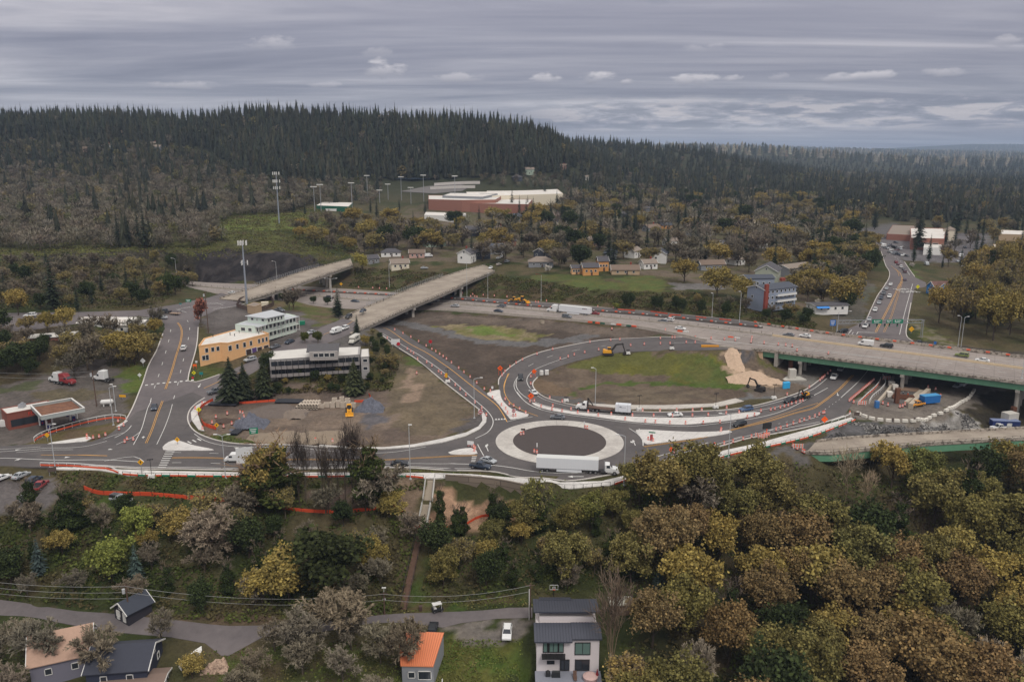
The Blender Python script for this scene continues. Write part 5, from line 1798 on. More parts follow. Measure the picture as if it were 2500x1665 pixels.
for i,q in EN(([(1508,757),(1550,760)],[(1588,762),(1630,768)],[(1634,770),(1662,772)],[(1698,775),(1724,778)],[(1756,781),(1785,784)])):
 mF('orange mesh at the foot of the north bank, %s of five from the left'%['first','second','third','fourth','last'][i],q,.8)
 # retaining wall and stairs
def blocks_mat(name,c1,c2,sc=.6,w=1.2):
 m=bpy.data.materials.new(name)
 m.use_nodes=True
 T=NT(m.node_tree)
 b=T.n['Principled BSDF']
 b.inputs['Roughness'].default_value=.9
 co=T.new('ShaderNodeTexCoord').outputs['Object']
 sp=T.new('ShaderNodeSeparateXYZ')
 T.l.new(co,sp.inputs[0])
 cb=T.new('ShaderNodeCombineXYZ',{0:T.math('ADD',sp.outputs[0],T.math('MULTIPLY',sp.outputs[1],.9)),1:sp.outputs[2]}).outputs[0]
 br=T.new('ShaderNodeTexBrick',{'Color1':c4(c1),'Color2':c4(c2),'Mortar':c4([v*.45 for v in c1]),'Scale':sc,'Mortar Size':.03,'Brick Width':w,'Row Height':.5})
 T.l.new(cb,br.inputs['Vector'])
 T.l.new(br.outputs[0],b.inputs['Base Color'])
 return m
wl_pts=lp([(1088,1169),(1206,1182),(1302,1192)],3)
mb=MB()
ribbon(mb,[(p[0],p[1]-.3,-5.5)for p in wl_pts],.5,0,5.75)
mb.bd('retaining_wall',blocks_mat('wall blocks',A(128,116,104),A(112,102,92),.35,2.2),lB='grey block retaining wall holding up the walkway by the roundabout',cat='wall')
def stairs(name,lB,px0,px1,n,w,tread_m,side_m=None,rail_m=None,lift=.15,zs=None):
 a,b=gp(*px0),gp(*px1)
 if zs:
  a.z,b.z=zs
 rO=empty(name,tuple(a),0,lB,'stairs')
 d=b-a
 dh=VT((d.x,d.y,0)).normalized()
 nn=VT((-dh.y,dh.x,0))
 an=math.atan2(dh.y,dh.x)
 L=math.hypot(d.x,d.y)
 mb=MB()
 for i in range(n):
  c=d*((i+.5)/n)
  mb.box((c.x,c.y,c.z+lift-.1),(L/n*.66,w,.22),an)
 mb.bd('steps',tread_m,rO)
 if side_m:
  for s in(-1,1):
   mb=MB()
   o_=nn*(s*(w/2+.17))
   mb.bar(o_+VT((0,0,.25)),d+o_+VT((0,0,.25)),.3,1.1)
   mb.bd('side_wall',side_m,rO)
 if rail_m:
  for s in(-1,1):
   o_=nn*(s*(w/2+.1))
   mb=MB()
   for i in range(0,9):
    c=d*(i/8)+o_
    mb.bar(c,c+VT((0,0,1.15)),.08)
   mb.bar(o_+VT((0,0,1.15)),d+o_+VT((0,0,1.15)),.08)
   mb.bd('handrail',rail_m,rO)
 return rO
M_STEP=mat('pale step concrete',A(160,148,132),.85,var=.15)
stairs('concrete_stairs','upper flight of the pale concrete stairs down from the walkway',(1050,1173),(1044,1222),24,2.,M_STEP,MATS['fresh concrete'],M_GALV)
stairs('concrete_stairs','lower flight of the pale concrete stairs',(1041,1232),(1030,1290),26,1.8,M_STEP,MATS['fresh concrete'],M_GALV)
stairs('wooden_stairs','long narrow brown wooden stairs descending to the lane',(1026,1300),(984,1488),62,1.5,mat('brown wood',A(104,80,66),.9,var=.2),None,M_DARKM)
# buildings
M_GLASS=mat('dark window glass',A(44,48,54),.15,0,spec=.6)
M_WHT=mat('white trim',A(222,220,216,1),.6)
BLDG=[]
def clear(pts):
 BLOCK.append([tuple(p[:2])for p in pts])
def aw(parent,P,n,w,h,frame=True,glass=None,name='window'):
 n=VT((n[0],n[1],0)).normalized()
 an=math.atan2(n.y,n.x)+math.pi/2
 P=VT(P)
 mb=MB()
 mb.box(P+n*.04,(w,.08,h),an)
 wi=mb.bd(name,glass or M_GLASS,parent)
 if frame:
  mb=MB()
  u=VT((-n.y,n.x,0))
  for s in(-1,1):
   mb.box(P+n*.07+u*(s*(w/2+.04)),(.12,.14,h+.2),an)
   mb.box(P+n*.07+VT((0,0,s*(h/2+.04))),(w+.2,.14,.12),an)
  mb.bd('frame',M_WHT,wi)
 return wi
def block(name,lB,cat,roof_px,ztop,zbase,wall_m,roof_m,parapet=.3,wins=(),roofcol=None,gR=None,pts=None,inset=.35):
 P=[W(px,py,ztop)for px,py in roof_px]if pts is None else pts
 c=np.mean([p[:2]for p in P],axis=0)
 rO=empty(name,(c[0],c[1],zbase),0,lB,cat,gR)
 loc=[(p[0]-c[0],p[1]-c[1])for p in P]
 ar_=sum(loc[i][0]*loc[(i+1)%len(loc)][1]-loc[(i+1)%len(loc)][0]*loc[i][1]for i in range(len(loc)))
 if ar_<0:
  loc=loc[::-1]
 H=ztop-zbase
 mb=MB()
 mb.slab(loc,-1.5,H)
 mb.bd('wall',wall_m,rO)
 k=max(.5,1-inset/max(1,min(math.hypot(*p)for p in loc)))
 mb=MB()
 mb.slab([(p[0]*k,p[1]*k)for p in loc],H+.003,H+.08)
 rf=mb.bd('roof',roof_m,rO)
 if parapet:
  mb=MB()
  n_=len(loc)
  for i in range(n_):
   a,b=loc[i],loc[(i+1)%n_]
   mb.bar((a[0]*.995,a[1]*.995,H+parapet/2),(b[0]*.995,b[1]*.995,H+parapet/2),.3,parapet)
  mb.bd('parapet',wall_m if not roofcol else roofcol,rO)
 for(ia,f,z,w,h,*rest)in wins:
  a,b=VT((*loc[ia],0)),VT((*loc[(ia+1)%len(loc)],0))
  d=(b-a).normalized()
  nrm=VT((d.y,-d.x,0))
  p=a+(b-a)*f
  aw(rO,(p.x,p.y,z),nrm,w,h,frame=not rest,glass=rest[0]if rest else None)
 clear(P)
 rO['loc2']=0
 del rO['loc2']
 return rO,loc,H
def south_edge(loc):
 out=[]
 for i in range(len(loc)):
  a,b=loc[i],loc[(i+1)%len(loc)]
  L=math.hypot(b[0]-a[0],b[1]-a[1])
  ny=-(b[0]-a[0])/max(L,1e-6)
  out.append((ny,L,i))
 return[i for ny,L,i in sorted(out)if L>2]
def gable(name,lB,loc,rz,L,Wd,h,pitch,wall_m,roof_m,wins=2,chimney=None,gR=None,cat='house',door=True,over=.5,hip=False,lod=1,porch=False):
 rO=empty(name,loc,rz,lB,cat,gR)
 mb=MB()
 r=Wd/2*pitch
 mb.box((0,0,(h-1.5)/2),(L,Wd,h+1.5))
 if not hip:
  mb.add([(-L/2,-Wd/2,h),(-L/2,Wd/2,h),(-L/2,0,h+r),(L/2,-Wd/2,h),(L/2,Wd/2,h),(L/2,0,h+r)],[(0,1,2),(3,5,4),(0,2,5,3),(1,4,5,2),(0,3,4,1)])
 mb.bd('wall',wall_m,rO)
 mb=MB()
 e=over
 ez=h-e*pitch
 x=L/2+e
 y=Wd/2+e
 hx=x-(y if hip else 0)
 t=.18
 V=[(-x,-y,ez),(x,-y,ez),(hx,0,h+r+.02),(-hx,0,h+r+.02),(-x,y,ez),(x,y,ez)]
 V2=[(a,b,c+t)for a,b,c in V]
 mb.add(V+V2,[(0,3,2,1),(4,5,2,3),(6,7,8,9),(10,9,8,11),(0,1,7,6),(4,10,11,5),(0,6,9,3),(3,9,10,4),(1,2,8,7),(2,5,11,8)]+([(0,4,3),(1,2,5)]if hip else[]))
 rf=mb.bd('roof',roof_m,rO)
 if not hip and lod:
  mb=MB()
  for sx in(-1,1):
   for sy in(-1,1):
    mb.bar((sx*(x+.02),sy*y,ez+.02),(sx*(x+.02),0,h+r+.02),.14,.3)
  mb.bd('trim',M_WHT,rf)
 if chimney:
  mb=MB()
  mb.box((L*.22,Wd*.12,h+r*.9),(.9,.7,r+1.4))
  mb.bd('chimney',chimney,rf)
 ww,wh=(1.1,1.2)if lod else(1.3,1.2)
 for k in range(wins):
  f=(k+.5)/wins-.5
  for s in((-1,1)if lod else(-1,)):
   aw(rO,(f*L*.86,s*Wd/2,h*.55),(0,s),ww,wh,frame=lod>0)
 for s in(-1,1):
  aw(rO,(s*L/2,Wd*.2,h*.55),(s,0),ww,wh,frame=lod>0)
  if r>1.3 and not hip:
   aw(rO,(s*L/2,0,h+r*.35),(s,0),.9,1.,frame=lod>0)
 if door:
  mb=MB()
  mb.box((L*.05,-Wd/2-.05,1.05),(1.,.1,2.1))
  mb.bd('door',mat('dark door',A(70,54,50),.6),rO)
 R=max(L,Wd)/2+2
 clear([(loc[0]+R*math.cos(a)*1.,loc[1]+R*math.sin(a))for a in(0,.785,1.57,2.356,3.14,3.93,4.71,5.5)])
 return rO
M_ROOFG=mat('dark grey shingles',A(76,74,78),.9,var=.15,vs=.8)
M_ROOFB=mat('brown shingles',A(112,96,84),.9,var=.15,vs=.8)
M_ROOFT=mat('taupe shingles',A(128,116,106),.9,var=.15,vs=.8)
M_ROOFL=mat('pale flat roofing',A(196,192,186),.8,var=.12,vs=.25)
M_ROOFW=mat('white membrane roofing',A(206,202,196),.7,var=.10,vs=.25,col2=A(196,188,180))
M_SLATE=mat('slate blue shingles',A(70,74,84),.9,var=.12,vs=.6)
WALLS={'white':mat('white siding',A(214,212,208),.8,var=.05),'cream':mat('cream siding',A(206,196,176),.8,var=.05),'grey':mat('grey siding',A(128,130,134),.8,var=.05),'blue':mat('slate blue siding',A(96,106,124),.8,var=.05),'dark':mat('charcoal siding',A(66,70,80),.8,var=.05),'tan':mat('tan siding',A(174,150,122),.8,var=.06),'peach':mat('peach stucco',A(214,168,120),.85,var=.08,vs=.4),'pink':mat('pink siding',A(184,148,138),.8),'green':mat('sage siding',A(150,164,148),.8),'brown':mat('brown siding',A(112,90,74),.85),'brick':mat('brick wall',A(140,96,82),.9,var=.15,vs=1.5),'orange':mat('ochre siding',A(196,140,84),.8)}
M_BRICK=WALLS['brick']
Yp=[(485,846),(498,828),(587,803),(614,803),(656,815),(600,829),(556,839),(538,838)]
rO,loc,H=block('commercial_building','peach two storey corner building with white roof and small sash windows','building',Yp,12.6,5.,WALLS['peach'],M_ROOFW,.35)
M_ORDER=[(p[0]-rO.location.x,p[1]-rO.location.y)for p in[W(px,py,12.6)for px,py in Yp]]
def pw(rO,a_px,b_px,ztop,items,glass=None,frame=True,name='window'):
 a,b=VT(W(*a_px,ztop)),VT(W(*b_px,ztop))
 d=(b-a).normalized()
 n=VT((d.y,-d.x,0))
 if n.y>0:
  n=-n
 for f,dz,w,h in items:
  p=a+(b-a)*f-VT(rO.location)-VT((0,0,dz))
  aw(rO,p,n,w,h,frame,glass,name)
pw(rO,(485,846),(538,838),12.6,[(.18,4.6,1.2,1.7),(.34,4.6,1.1,2.),(.34,1.9,1.1,1.6),(.62,1.9,1.1,1.6),(.86,1.9,1.1,1.6)])
pw(rO,(556,839),(600,829),12.6,[(.1,1.9,1.4,1.9),(.5,1.9,1.1,1.8),(.9,1.9,1.2,1.8)])
pw(rO,(600,829),(656,815),12.6,[(.2,1.9,1.1,1.8),(.55,1.9,1.,1.7),(.72,1.9,1.,1.7),(.88,1.9,1.,1.7)])
pw(rO,(600,829),(656,815),12.6,[(.08,5.3,2.6,2.6),(.55,5.2,2.4,1.8),(.84,5.2,2.4,1.8)],glass=mat('shop glass',A(64,52,50),.2),name='shop_window')
pw(rO,(600,829),(656,815),12.6,[(.32,5.2,2.3,2.4)],glass=mat('purple poster',A(88,66,120),.5),name='shop_window')
for i,(px,py)in EN(((520,822),(562,818),(573,820),(584,812),(610,811),(632,815),(590,804))):
 p=W(px,py,12.8)
 mb=MB()
 mb.cyl((p[0]-rO.location.x,p[1]-rO.location.y,12.6-5),.12,.9,6)
 mb.cyl((p[0]-rO.location.x,p[1]-rO.location.y,13.4-5),.22,.25,6)
 mb.bd('vent_pipe',M_DARKM,rO)
Mp=[(574,793),(600,784),(700,766),(722,771),(661,787),(622,797)]
wallm=mat('mint siding',A(190,200,190),.8,var=.05)
Mz,Mb=15.4,8.8
rO,loc,H=block('motel','pale mint motel with two balcony floors and raised roof room','building',Mp,Mz,Mb,wallm,mat('ribbed pale roof',A(176,178,182),.7,var=.1,stretch=(1,6,1)),.15)
mroot=rO
pw(rO,(622,797),(722,771),Mz,[(f,1.5,1.5,1.5)for f in(.06,.16,.26,.36,.46,.56,.66,.76,.86,.95)]+[(f,4.6,1.5,1.7)for f in(.06,.16,.26,.36,.46,.56,.66,.76,.86,.95)])
pw(rO,(574,793),(622,797),Mz,[(.4,1.5,2.,1.3),(.75,1.5,1.6,1.3)])
a,b=VT(W(622,797,Mz)),VT(W(722,771,Mz))
d=(b-a).normalized()
n=VT((d.y,-d.x,0))
for zz,nm in((-.15,'canopy'),(-3.3,'balcony'),(-6.3,'balcony')):
 mb=MB()
 c0,c1=a+n*.9-rO.location,b+n*.9-rO.location
 mb.bar(c0+VT((0,0,zz)),c1+VT((0,0,zz)),1.8,.22)
 bal=mb.bd(nm,wallm if nm=='balcony' else MATS['ribbed pale roof'],rO)
 if nm=='balcony':
  mb=MB()
  q0,q1=a+n*1.75-rO.location,b+n*1.75-rO.location
  mb.bar(q0+VT((0,0,zz+.9)),q1+VT((0,0,zz+.9)),.1)
  mb.bar(q0+VT((0,0,zz+.5)),q1+VT((0,0,zz+.5)),.06)
  mb.bd('railing',M_WHT,bal)
mb=MB()
for i in range(13):
 q=a+(b-a)*(i/12)+n*1.75-rO.location
 mb.bar(q+VT((0,0,-6.6)),q,.14)
mb.bd('post',M_WHT,rO)
P2=[W(px,py,18.2)for px,py in[(604,771),(663,758),(694,767),(651,776)]]
mb=MB()
lc=[(p[0]-rO.location.x,p[1]-rO.location.y)for p in P2]
mb.slab(lc,Mz-Mb,18.-Mb)
mb.bd('roof_room',wallm,rO)
mb=MB()
k=1.12
cx,cy=np.mean([p[0]for p in lc]),np.mean([p[1]for p in lc])
mb.slab([((x_-cx)*k+cx,(y_-cy)*k+cy)for x_,y_ in lc],18.-Mb,18.25-Mb)
mb.bd('roof',MATS['ribbed pale roof'],rO)
pw(rO,(651,776),(694,767),18.2,[(f,1.2,.9,1.2)for f in(.1,.28,.46,.64,.82)])
pw(rO,(604,771),(651,776),18.2,[(.25,1.1,1.3,.9),(.5,1.2,.5,.8),(.8,1.1,1.3,.9)])
rO,loc,H=block('apartment_building','long grey apartment block with two open balcony floors and slate roof room','building',[(656,859),(748,851),(826,849),(880,847),(878,866),(822,870),(748,873),(658,879)],11.4,5.2,mat('weathered grey siding',A(150,146,144),.85,var=.08),M_ROOFL,.12)
M_DECKW=mat('weathered deck boards',A(156,150,146),.85,var=.15)
a,b=VT(W(658,879,11.4)),VT(W(878,867,11.4))
d=(b-a).normalized()
n=VT((d.y,-d.x,0))
rl=VT(rO.location)
for zz in(-3.1,-5.9):
 mb=MB()
 mb.bar(a+n*.8-rl+VT((0,0,zz)),b+n*.8-rl+VT((0,0,zz)),1.7,.25)
 bal=mb.bd('balcony',M_DECKW,rO)
 mb=MB()
 mb.bar(a+n*1.65-rl+VT((0,0,zz+.55)),b+n*1.65-rl+VT((0,0,zz+.55)),.08,.95)
 mb.bd('railing',mat('grey balcony boards',A(138,132,130),.85,var=.2,vs=2),bal)
mb=MB()
for i in range(17):
 q=a+(b-a)*(i/16)+n*1.7-rl
 mb.bar(q+VT((0,0,-7.6)),q+VT((0,0,.1)),.16)
mb.bd('post',M_DARKM,rO)
pw(rO,(658,879),(878,867),11.4,[(f,1.5,2.2,1.6)for f in np.linspace(.05,.95,13)]+[(f,4.4,2.2,1.7)for f in np.linspace(.05,.95,13)],frame=False)
P2=[W(px,py,14.6)for px,py in[(757,843),(826,841),(824,857),(755,859)]]
mb=MB()
mb.slab([(p[0]-rl.x,p[1]-rl.y)for p in P2],6.2,9.3)
mb.bd('roof_room',rO.children[0].data.materials[0],rO)
c_=np.mean(P2,axis=0)-np.array(rl)
mb=MB()
dx_,dy_=5.6,4.6
an=math.atan2(P2[1][1]-P2[0][1],P2[1][0]-P2[0][0])
R_=Matrix.Rotation(an,3,'Z')
V_=[R_@VT(v)+VT((c_[0],c_[1],9.3))for v in((-dx_,-dy_,-.3),(dx_,-dy_,-.3),(dx_,0,1.6),(-dx_,0,1.6),(-dx_,dy_,-.3),(dx_,dy_,-.3),(-dx_,-dy_,-.1),(dx_,-dy_,-.1),(dx_,0,1.8),(-dx_,0,1.8),(-dx_,dy_,-.1),(dx_,dy_,-.1))]
mb.add(V_,[(0,3,2,1),(3,4,5,2),(6,7,8,9),(9,8,11,10),(0,1,7,6),(4,10,11,5),(0,6,9,3),(3,9,10,4),(1,2,8,7),(2,5,11,8)])
mb.bd('roof',mat('slate shingles',A(84,82,84),.9,var=.2,vs=1.5),rO)
pw(rO,(757,859),(824,857),14.6,[(f,1.3,1.6,1.3)for f in(.2,.4,.6,.8)])
root2,loc,H=block('apartment_building','narrow three storey grey wing at the right end of the apartment block','building',[(883,853),(899,852),(901,871),(881,872)],11.2,4.6,MATS['weathered grey siding'],M_ROOFL,.12)
pw(root2,(881,872),(901,871),11.2,[(.5,1.3,1.5,1.1),(.5,4.2,1.5,1.1)])
bw=mat('blue grey siding',A(132,140,156),.8,var=.06)
g=gp(1880,742)
def bluegrey():
 rO=gable('apartment_building','three storey blue grey building with tall red brick chimney',(W(1880,700,20)[0]+1,W(1880,700,20)[1],11),.52,21,11,9.,.28,bw,M_SLATE,wins=0,door=False,cat='building')
 for k in range(7):
  for z in(2.2,5.,7.8):
   aw(rO,(-8.2+k*2.8,-5.5,z),(0,-1),1.2,1.2)
 for z in(5.6,2.8):
  mb=MB()
  mb.box((3,-6.3,z),(13,1.6,.2))
  ba=mb.bd('balcony',M_WHT,rO)
  mb=MB()
  mb.box((3,-7.,z+.55),(13,.08,.9))
  mb.bd('railing',M_WHT,ba)
 mb=MB()
 mb.box((-10.,-5.8,5.5),(1.9,1.2,12.5))
 mb.bd('chimney',mat('red brick',A(132,62,50),.9,var=.12,vs=2),rO)
 mb=MB()
 mb.box((9.,2,11.6),(2.6,1.5,1.4))
 mb.bd('chimney',MATS['red brick'],rO)
 r2=gable('apartment_building','blue grey wing behind the brick chimney building',(W(1850,672,19)[0],W(1850,672,19)[1],12),.1,15,9,6.,.28,bw,M_SLATE,wins=4,door=False,cat='building')
 r3=gable('apartment_building','sage gabled block above the blue grey wing',(W(1880,655,20)[0],W(1880,655,20)[1]+3,13),1.15,17,12,6.,.55,mat('sage board siding',A(156,160,144),.8),M_ROOFG,wins=3,door=False,cat='building')
 r4=gable('apartment_building','long shingled block with skylights right of the sage gable',(W(1938,640,19)[0],W(1938,640,19)[1],12),.6,22,11,4.5,.3,WALLS['grey'],M_ROOFT,wins=6,door=False,cat='building')
 r5=gable('garage','low white building with blue awning beside the avenue',(W(2020,740,11)[0],W(2020,740,11)[1],7.6),.15,17,9,3.,.1,WALLS['white'],M_ROOFG,wins=4,door=False,cat='building')
 mb=MB()
 mb.add([(-8.5,-4.5,2.9),(-2,-4.5,2.9),(-2,-6.5,2.2),(-8.5,-6.5,2.2),(-8.5,-4.5,2.8),(-2,-4.5,2.8),(-2,-6.5,2.1),(-8.5,-6.5,2.1)],[(0,1,2,3),(4,7,6,5),(2,6,7,3),(0,3,7,4),(1,5,6,2),(0,4,5,1)])
 mb.bd('awning',mat('blue canvas',A(60,128,200),.7),r5)
bluegrey()
TOWN=[(975,655,11,8,3.6,.30,'cream',M_ROOFT,'cream gabled cottage with red hedge at the bank edge'),(905,642,9,7,3.2,.6,'grey',M_ROOFG,'small grey house left of the cream cottage'),(955,625,13,7,3.,.1,'white',M_ROOFG,'low white house with dark roof behind the cream cottage'),(1018,628,10,7,3.2,.1,'pink',M_ROOFB,'pink brown house right of the cream cottage'),(1140,640,9,9,6.,1.2,'white',M_ROOFG,'tall white house by the end of the long overpass'),(1176,630,10,9,4.6,.2,'dark',M_ROOFG,'charcoal craftsman house right of the tall white one'),(1212,618,10,9,4.,.3,'grey',M_SLATE,'blue roofed house right of the charcoal one'),(1320,650,15,9,3.4,0.,'grey',M_ROOFT,'long grey house behind the white blossom'),(1325,630,10,8,4.6,1.,'dark',M_ROOFG,'dark gabled house behind the long grey one'),(1160,575,14,9,5,.2,'dark',M_ROOFG,'dark blue double gabled house by the bright green tree'),(1060,600,15,10,3.5,.4,'green',M_ROOFT,'low grey roofed house left of the dark double gable'),(1235,600,13,9,4,.3,'brick',M_ROOFG,'brick house with red chimney on the slope'),(1215,570,12,9,4,.1,'tan',M_ROOFT,'tan house behind the brick one'),(1440,670,9,7,4.6,.1,'orange',M_ROOFG,'ochre house with a small gable on the lawn'),(1405,668,5,5,3.6,.1,'peach',M_ROOFG,'little peach garden house on the lawn'),(1470,660,6,8,6.,.1,'orange',M_ROOFG,'tall narrow ochre house beside the big bare oak'),(1525,668,16,8,2.8,0.,'tan',M_ROOFB,'low tan garage building with wide brown roof'),(1490,632,11,8,4.5,1.4,'grey',M_SLATE,'slate roofed house with white gable window'),(1545,628,10,8,4.5,.9,'white',M_ROOFT,'white gabled house behind the bare oak'),(1610,640,12,9,6.,1.3,'white',M_SLATE,'tall white house with pale steep roof and chimney'),(1582,655,9,7,3.5,.3,'white',M_ROOFT,'white porch house left of the lime tree'),(1735,658,15,8,3.6,.12,'grey',M_ROOFB,'grey house with brown roof and double white gable window'),(1795,645,9,8,3.6,.5,'white',M_ROOFT,'white house right of the brown roofed grey one'),(1770,610,8,7,5.,.4,'white',M_ROOFG,'tall white house half hidden by bare trees'),(1855,605,9,7,4.,.7,'white',M_ROOFG,'white house above the dark pointed cedar'),(2035,612,12,8,4.5,.6,'blue',M_SLATE,'slate blue house by the white blossom near the avenue'),(1580,520,9,7,5.,.4,'blue',M_ROOFG,'blue grey house between the two tallest conifers'),(1520,530,8,6,3.5,.2,'dark',M_ROOFG,'dark house below the tallest conifer'),(1590,565,13,9,3.5,.5,'grey',M_ROOFB,'brown hip roofed house in mid town'),(1625,558,10,7,3.2,.1,'orange',M_SLATE,'orange garage house in mid town'),(1440,600,12,8,4.5,.8,'pink',M_ROOFT,'pink gabled house among bare oaks'),(1390,575,12,8,3.2,.1,'tan',M_ROOFB,'tan house in the bare oak belt'),(1340,545,15,10,3.4,.2,'grey',M_ROOFG,'wide grey roofed house right of the school'),(1370,590,9,8,3.2,.6,'white',M_ROOFT,'white cottage in the bare oak belt'),(1690,575,8,7,3.5,.4,'grey',M_ROOFB,'grey cottage by the middle town road'),(1640,600,12,8,4,.2,'white',M_ROOFT,'white house with long grey roof, mid town'),(1735,535,10,8,3.6,.9,'brick',M_ROOFB,'salmon gabled house by the dark red shrub'),(1790,535,8,7,4,.3,'white',M_ROOFT,'white house right of the salmon gable'),(2025,565,16,10,3.5,.5,'blue',M_SLATE,'violet grey roofed house near the shops'),(1985,555,10,8,3.5,.2,'dark',M_ROOFG,'dark house left of the violet grey roof'),(1885,545,8,7,3.4,.6,'white',M_ROOFT,'small white house left of the dark conifers'),(1870,500,9,7,3.6,.2,'orange',M_ROOFT,'tan cottage high in the town'),(1530,465,10,8,4,.3,'blue',M_SLATE,'blue roofed house at the upper town edge'),(1555,478,12,8,3.4,.1,'tan',M_SLATE,'tan house with dark blue roof at the upper town edge'),(1770,495,10,8,3.6,.8,'grey',M_SLATE,'grey house at the upper town edge'),(2205,505,10,8,3.6,.1,'white',M_SLATE,'pale roofed house behind the shops'),(1290,425,14,9,6,.15,'green',M_ROOFT,'pale green house on the hillside road'),(1262,440,12,8,4,.3,'dark',M_ROOFG,'dark house below the pale green one'),(1372,412,13,8,4,.1,'pink',M_ROOFB,'pink roofed house at the hill foot'),(1328,416,8,6,3.5,.4,'grey',M_ROOFT,'grey house left of the pink roofed one'),(1430,438,7,6,3.5,.2,'white',M_ROOFT,'small white house in the conifers'),(1255,538,12,9,3.5,.5,'grey',M_SLATE,'slate roofed house left of the wide grey one'),(262,362,12,8,4,.1,'white',M_ROOFT,'white house on the left hill, leftmost of the bright ones'),(382,372,13,9,7,.1,'grey',M_ROOFT,'tall grey house on the left hill'),(298,330,12,8,4,.2,'tan',M_ROOFB,'tan house high on the left hill'),(212,370,10,8,3.5,.3,'pink',M_ROOFB,'pink house low on the left hill'),(375,357,10,7,3.5,.2,'tan',M_ROOFT,'tan roofed house above the tall grey one'),(565,352,9,6,3.5,.2,'white',M_ROOFL,'pale house glimpsed left of the conifer hill'),]
for i,(px,py,L,Wd,h,rz,wl_,rf_,lb)in EN(TOWN):
 g=gp(px,py)
 far_=g.y>640
 gable('house',lb,(g.x,g.y,g.z),rz,L,Wd,h,.55,WALLS[wl_],rf_,wins=2 if far_ else 3,chimney=(MATS['red brick']if i%4==0 else None),lod=0 if far_ else 1,hip=(i%5==2))
g=gp(2300,718)
bc=mat('bright blue siding',A(44,118,184),.75,var=.05)
rt=gable('house','bright blue cottage with two gables and brown roof',(g.x,g.y,g.z),.08,14,8,4.4,.7,bc,mat('brown red shingles',A(104,76,70),.9,var=.15),wins=0,door=False)
for sx in(-3.6,3.4):
 mb=MB()
 mb.add([(sx-3.1,-5.8,0),(sx+3.1,-5.8,0),(sx+3.1,-5.8,4.3),(sx,-5.8,6.8),(sx-3.1,-5.8,4.3),(sx-3.1,0,0),(sx+3.1,0,0),(sx+3.1,0,4.3),(sx,0,6.8),(sx-3.1,0,4.3)],[(0,1,2,3,4),(5,9,8,7,6),(0,4,9,5),(1,6,7,2)])
 gb=mb.bd('gable_wing',bc,rt)
 mb=MB()
 mb.add([(sx-3.6,-6.2,3.95),(sx,-6.2,6.9),(sx,1,6.9),(sx-3.6,1,3.95),(sx-3.6,-6.2,4.15),(sx,-6.2,7.1),(sx,1,7.1),(sx-3.6,1,4.15)],[(0,1,2,3),(4,7,6,5),(0,4,5,1),(0,3,7,4),(2,6,7,3)])
 mb.add([(sx+3.6,-6.2,3.95),(sx,-6.2,6.9),(sx,1,6.9),(sx+3.6,1,3.95),(sx+3.6,-6.2,4.15),(sx,-6.2,7.1),(sx,1,7.1),(sx+3.6,1,4.15)],[(0,3,2,1),(4,5,6,7),(0,1,5,4),(0,4,7,3),(2,3,7,6)])
 mb.bd('roof',MATS['brown red shingles'],gb)
 mb=MB()
 mb.bar((sx-3.6,-6.25,4.),(sx,-6.25,6.95),.1,.3)
 mb.bar((sx+3.6,-6.25,4.),(sx,-6.25,6.95),.1,.3)
 mb.bd('trim',M_WHT,gb)
aw(rt,(3.4,-5.8,2.6),(0,-1),1.8,1.6)
aw(rt,(-3.6,-5.8,1.4),(0,-1),1.4,.9)
sroot,loc,H=block('school','large brick school block with pale roof below the conifer hill','building',[(1046,484),(1214,489),(1128,478),(1050,476)][::-1],38,27,M_BRICK,M_ROOFL,.5,pts=[W(1046,488,38),W(1128,490,38),W(1210,494,36),W(1225,480,38),W(1046,478,38)])
block('school','long low brick wing of the school right of the main block','building',None,35,27,M_BRICK,M_ROOFL,.4,pts=[W(1128,497,35),W(1290,500,35),W(1300,488,35),W(1130,486,35)])
block('school','white flat roofed hall behind the brick school block','building',None,40,29,WALLS['grey'],M_ROOFW,.5,pts=[W(1080,479,40),W(1178,482,40),W(1215,474,40),W(1100,472,40)])
block('school','wide white roofed wing at the right end of the school','building',None,39,29,WALLS['cream'],M_ROOFW,.4,pts=[W(1180,480,39),W(1375,474,39),W(1360,462,39),W(1190,466,39)])
ann,loc,H=block('annex','white single storey annex in front of the school','building',None,28.5,23.2,WALLS['white'],M_ROOFW,.4,pts=[W(1036,526,28.5),W(1128,530,28.5),W(1138,522,28.5),W(1040,519,28.5)])
p=W(1196,472,40)
mb=MB()
for i in range(8):
 a0,a1=math.pi*i/8,math.pi*(i+1)/8
 mb.add([(-26,14*math.cos(a0),3.5*math.sin(a0)),(26,14*math.cos(a0),3.5*math.sin(a0)),(26,14*math.cos(a1),3.5*math.sin(a1)),(-26,14*math.cos(a1),3.5*math.sin(a1))],[(0,1,2,3)])
mb.slab([(-26,-14),(26,-14),(26,14),(-26,14)],-8,0)
mb.bd('gymnasium',M_ROOFW,lB='gymnasium with low white vaulted roof at the school',cat='building',loc=(p[0],p[1],38),rz=.1)
gm=mat('green cladding',A(34,92,70),.6)
block('storage_hall','green hall with white roof below the conifer hill','building',None,35,28.8,gm,M_ROOFW,.1,pts=[W(772,502,35),W(851,505,35),W(862,495,35),W(786,494,35)])
mb=MB()
p=W(812,514,31)
mb.box((0,0,1.8),(10,.3,4.2))
mb.box((0,.2,3.9),(10.6,.2,.4))
mb.bd('roller_door',M_WHT,lB='white roller door on the green hall',cat='door',loc=(W(808,504,35)[0],W(808,504,35)[1]-.4,28.6),rz=-.02)
p=WT(1000,1010,42)
mb=MB()
mb.box((0,6,8),(52,14,.5),0,.08)
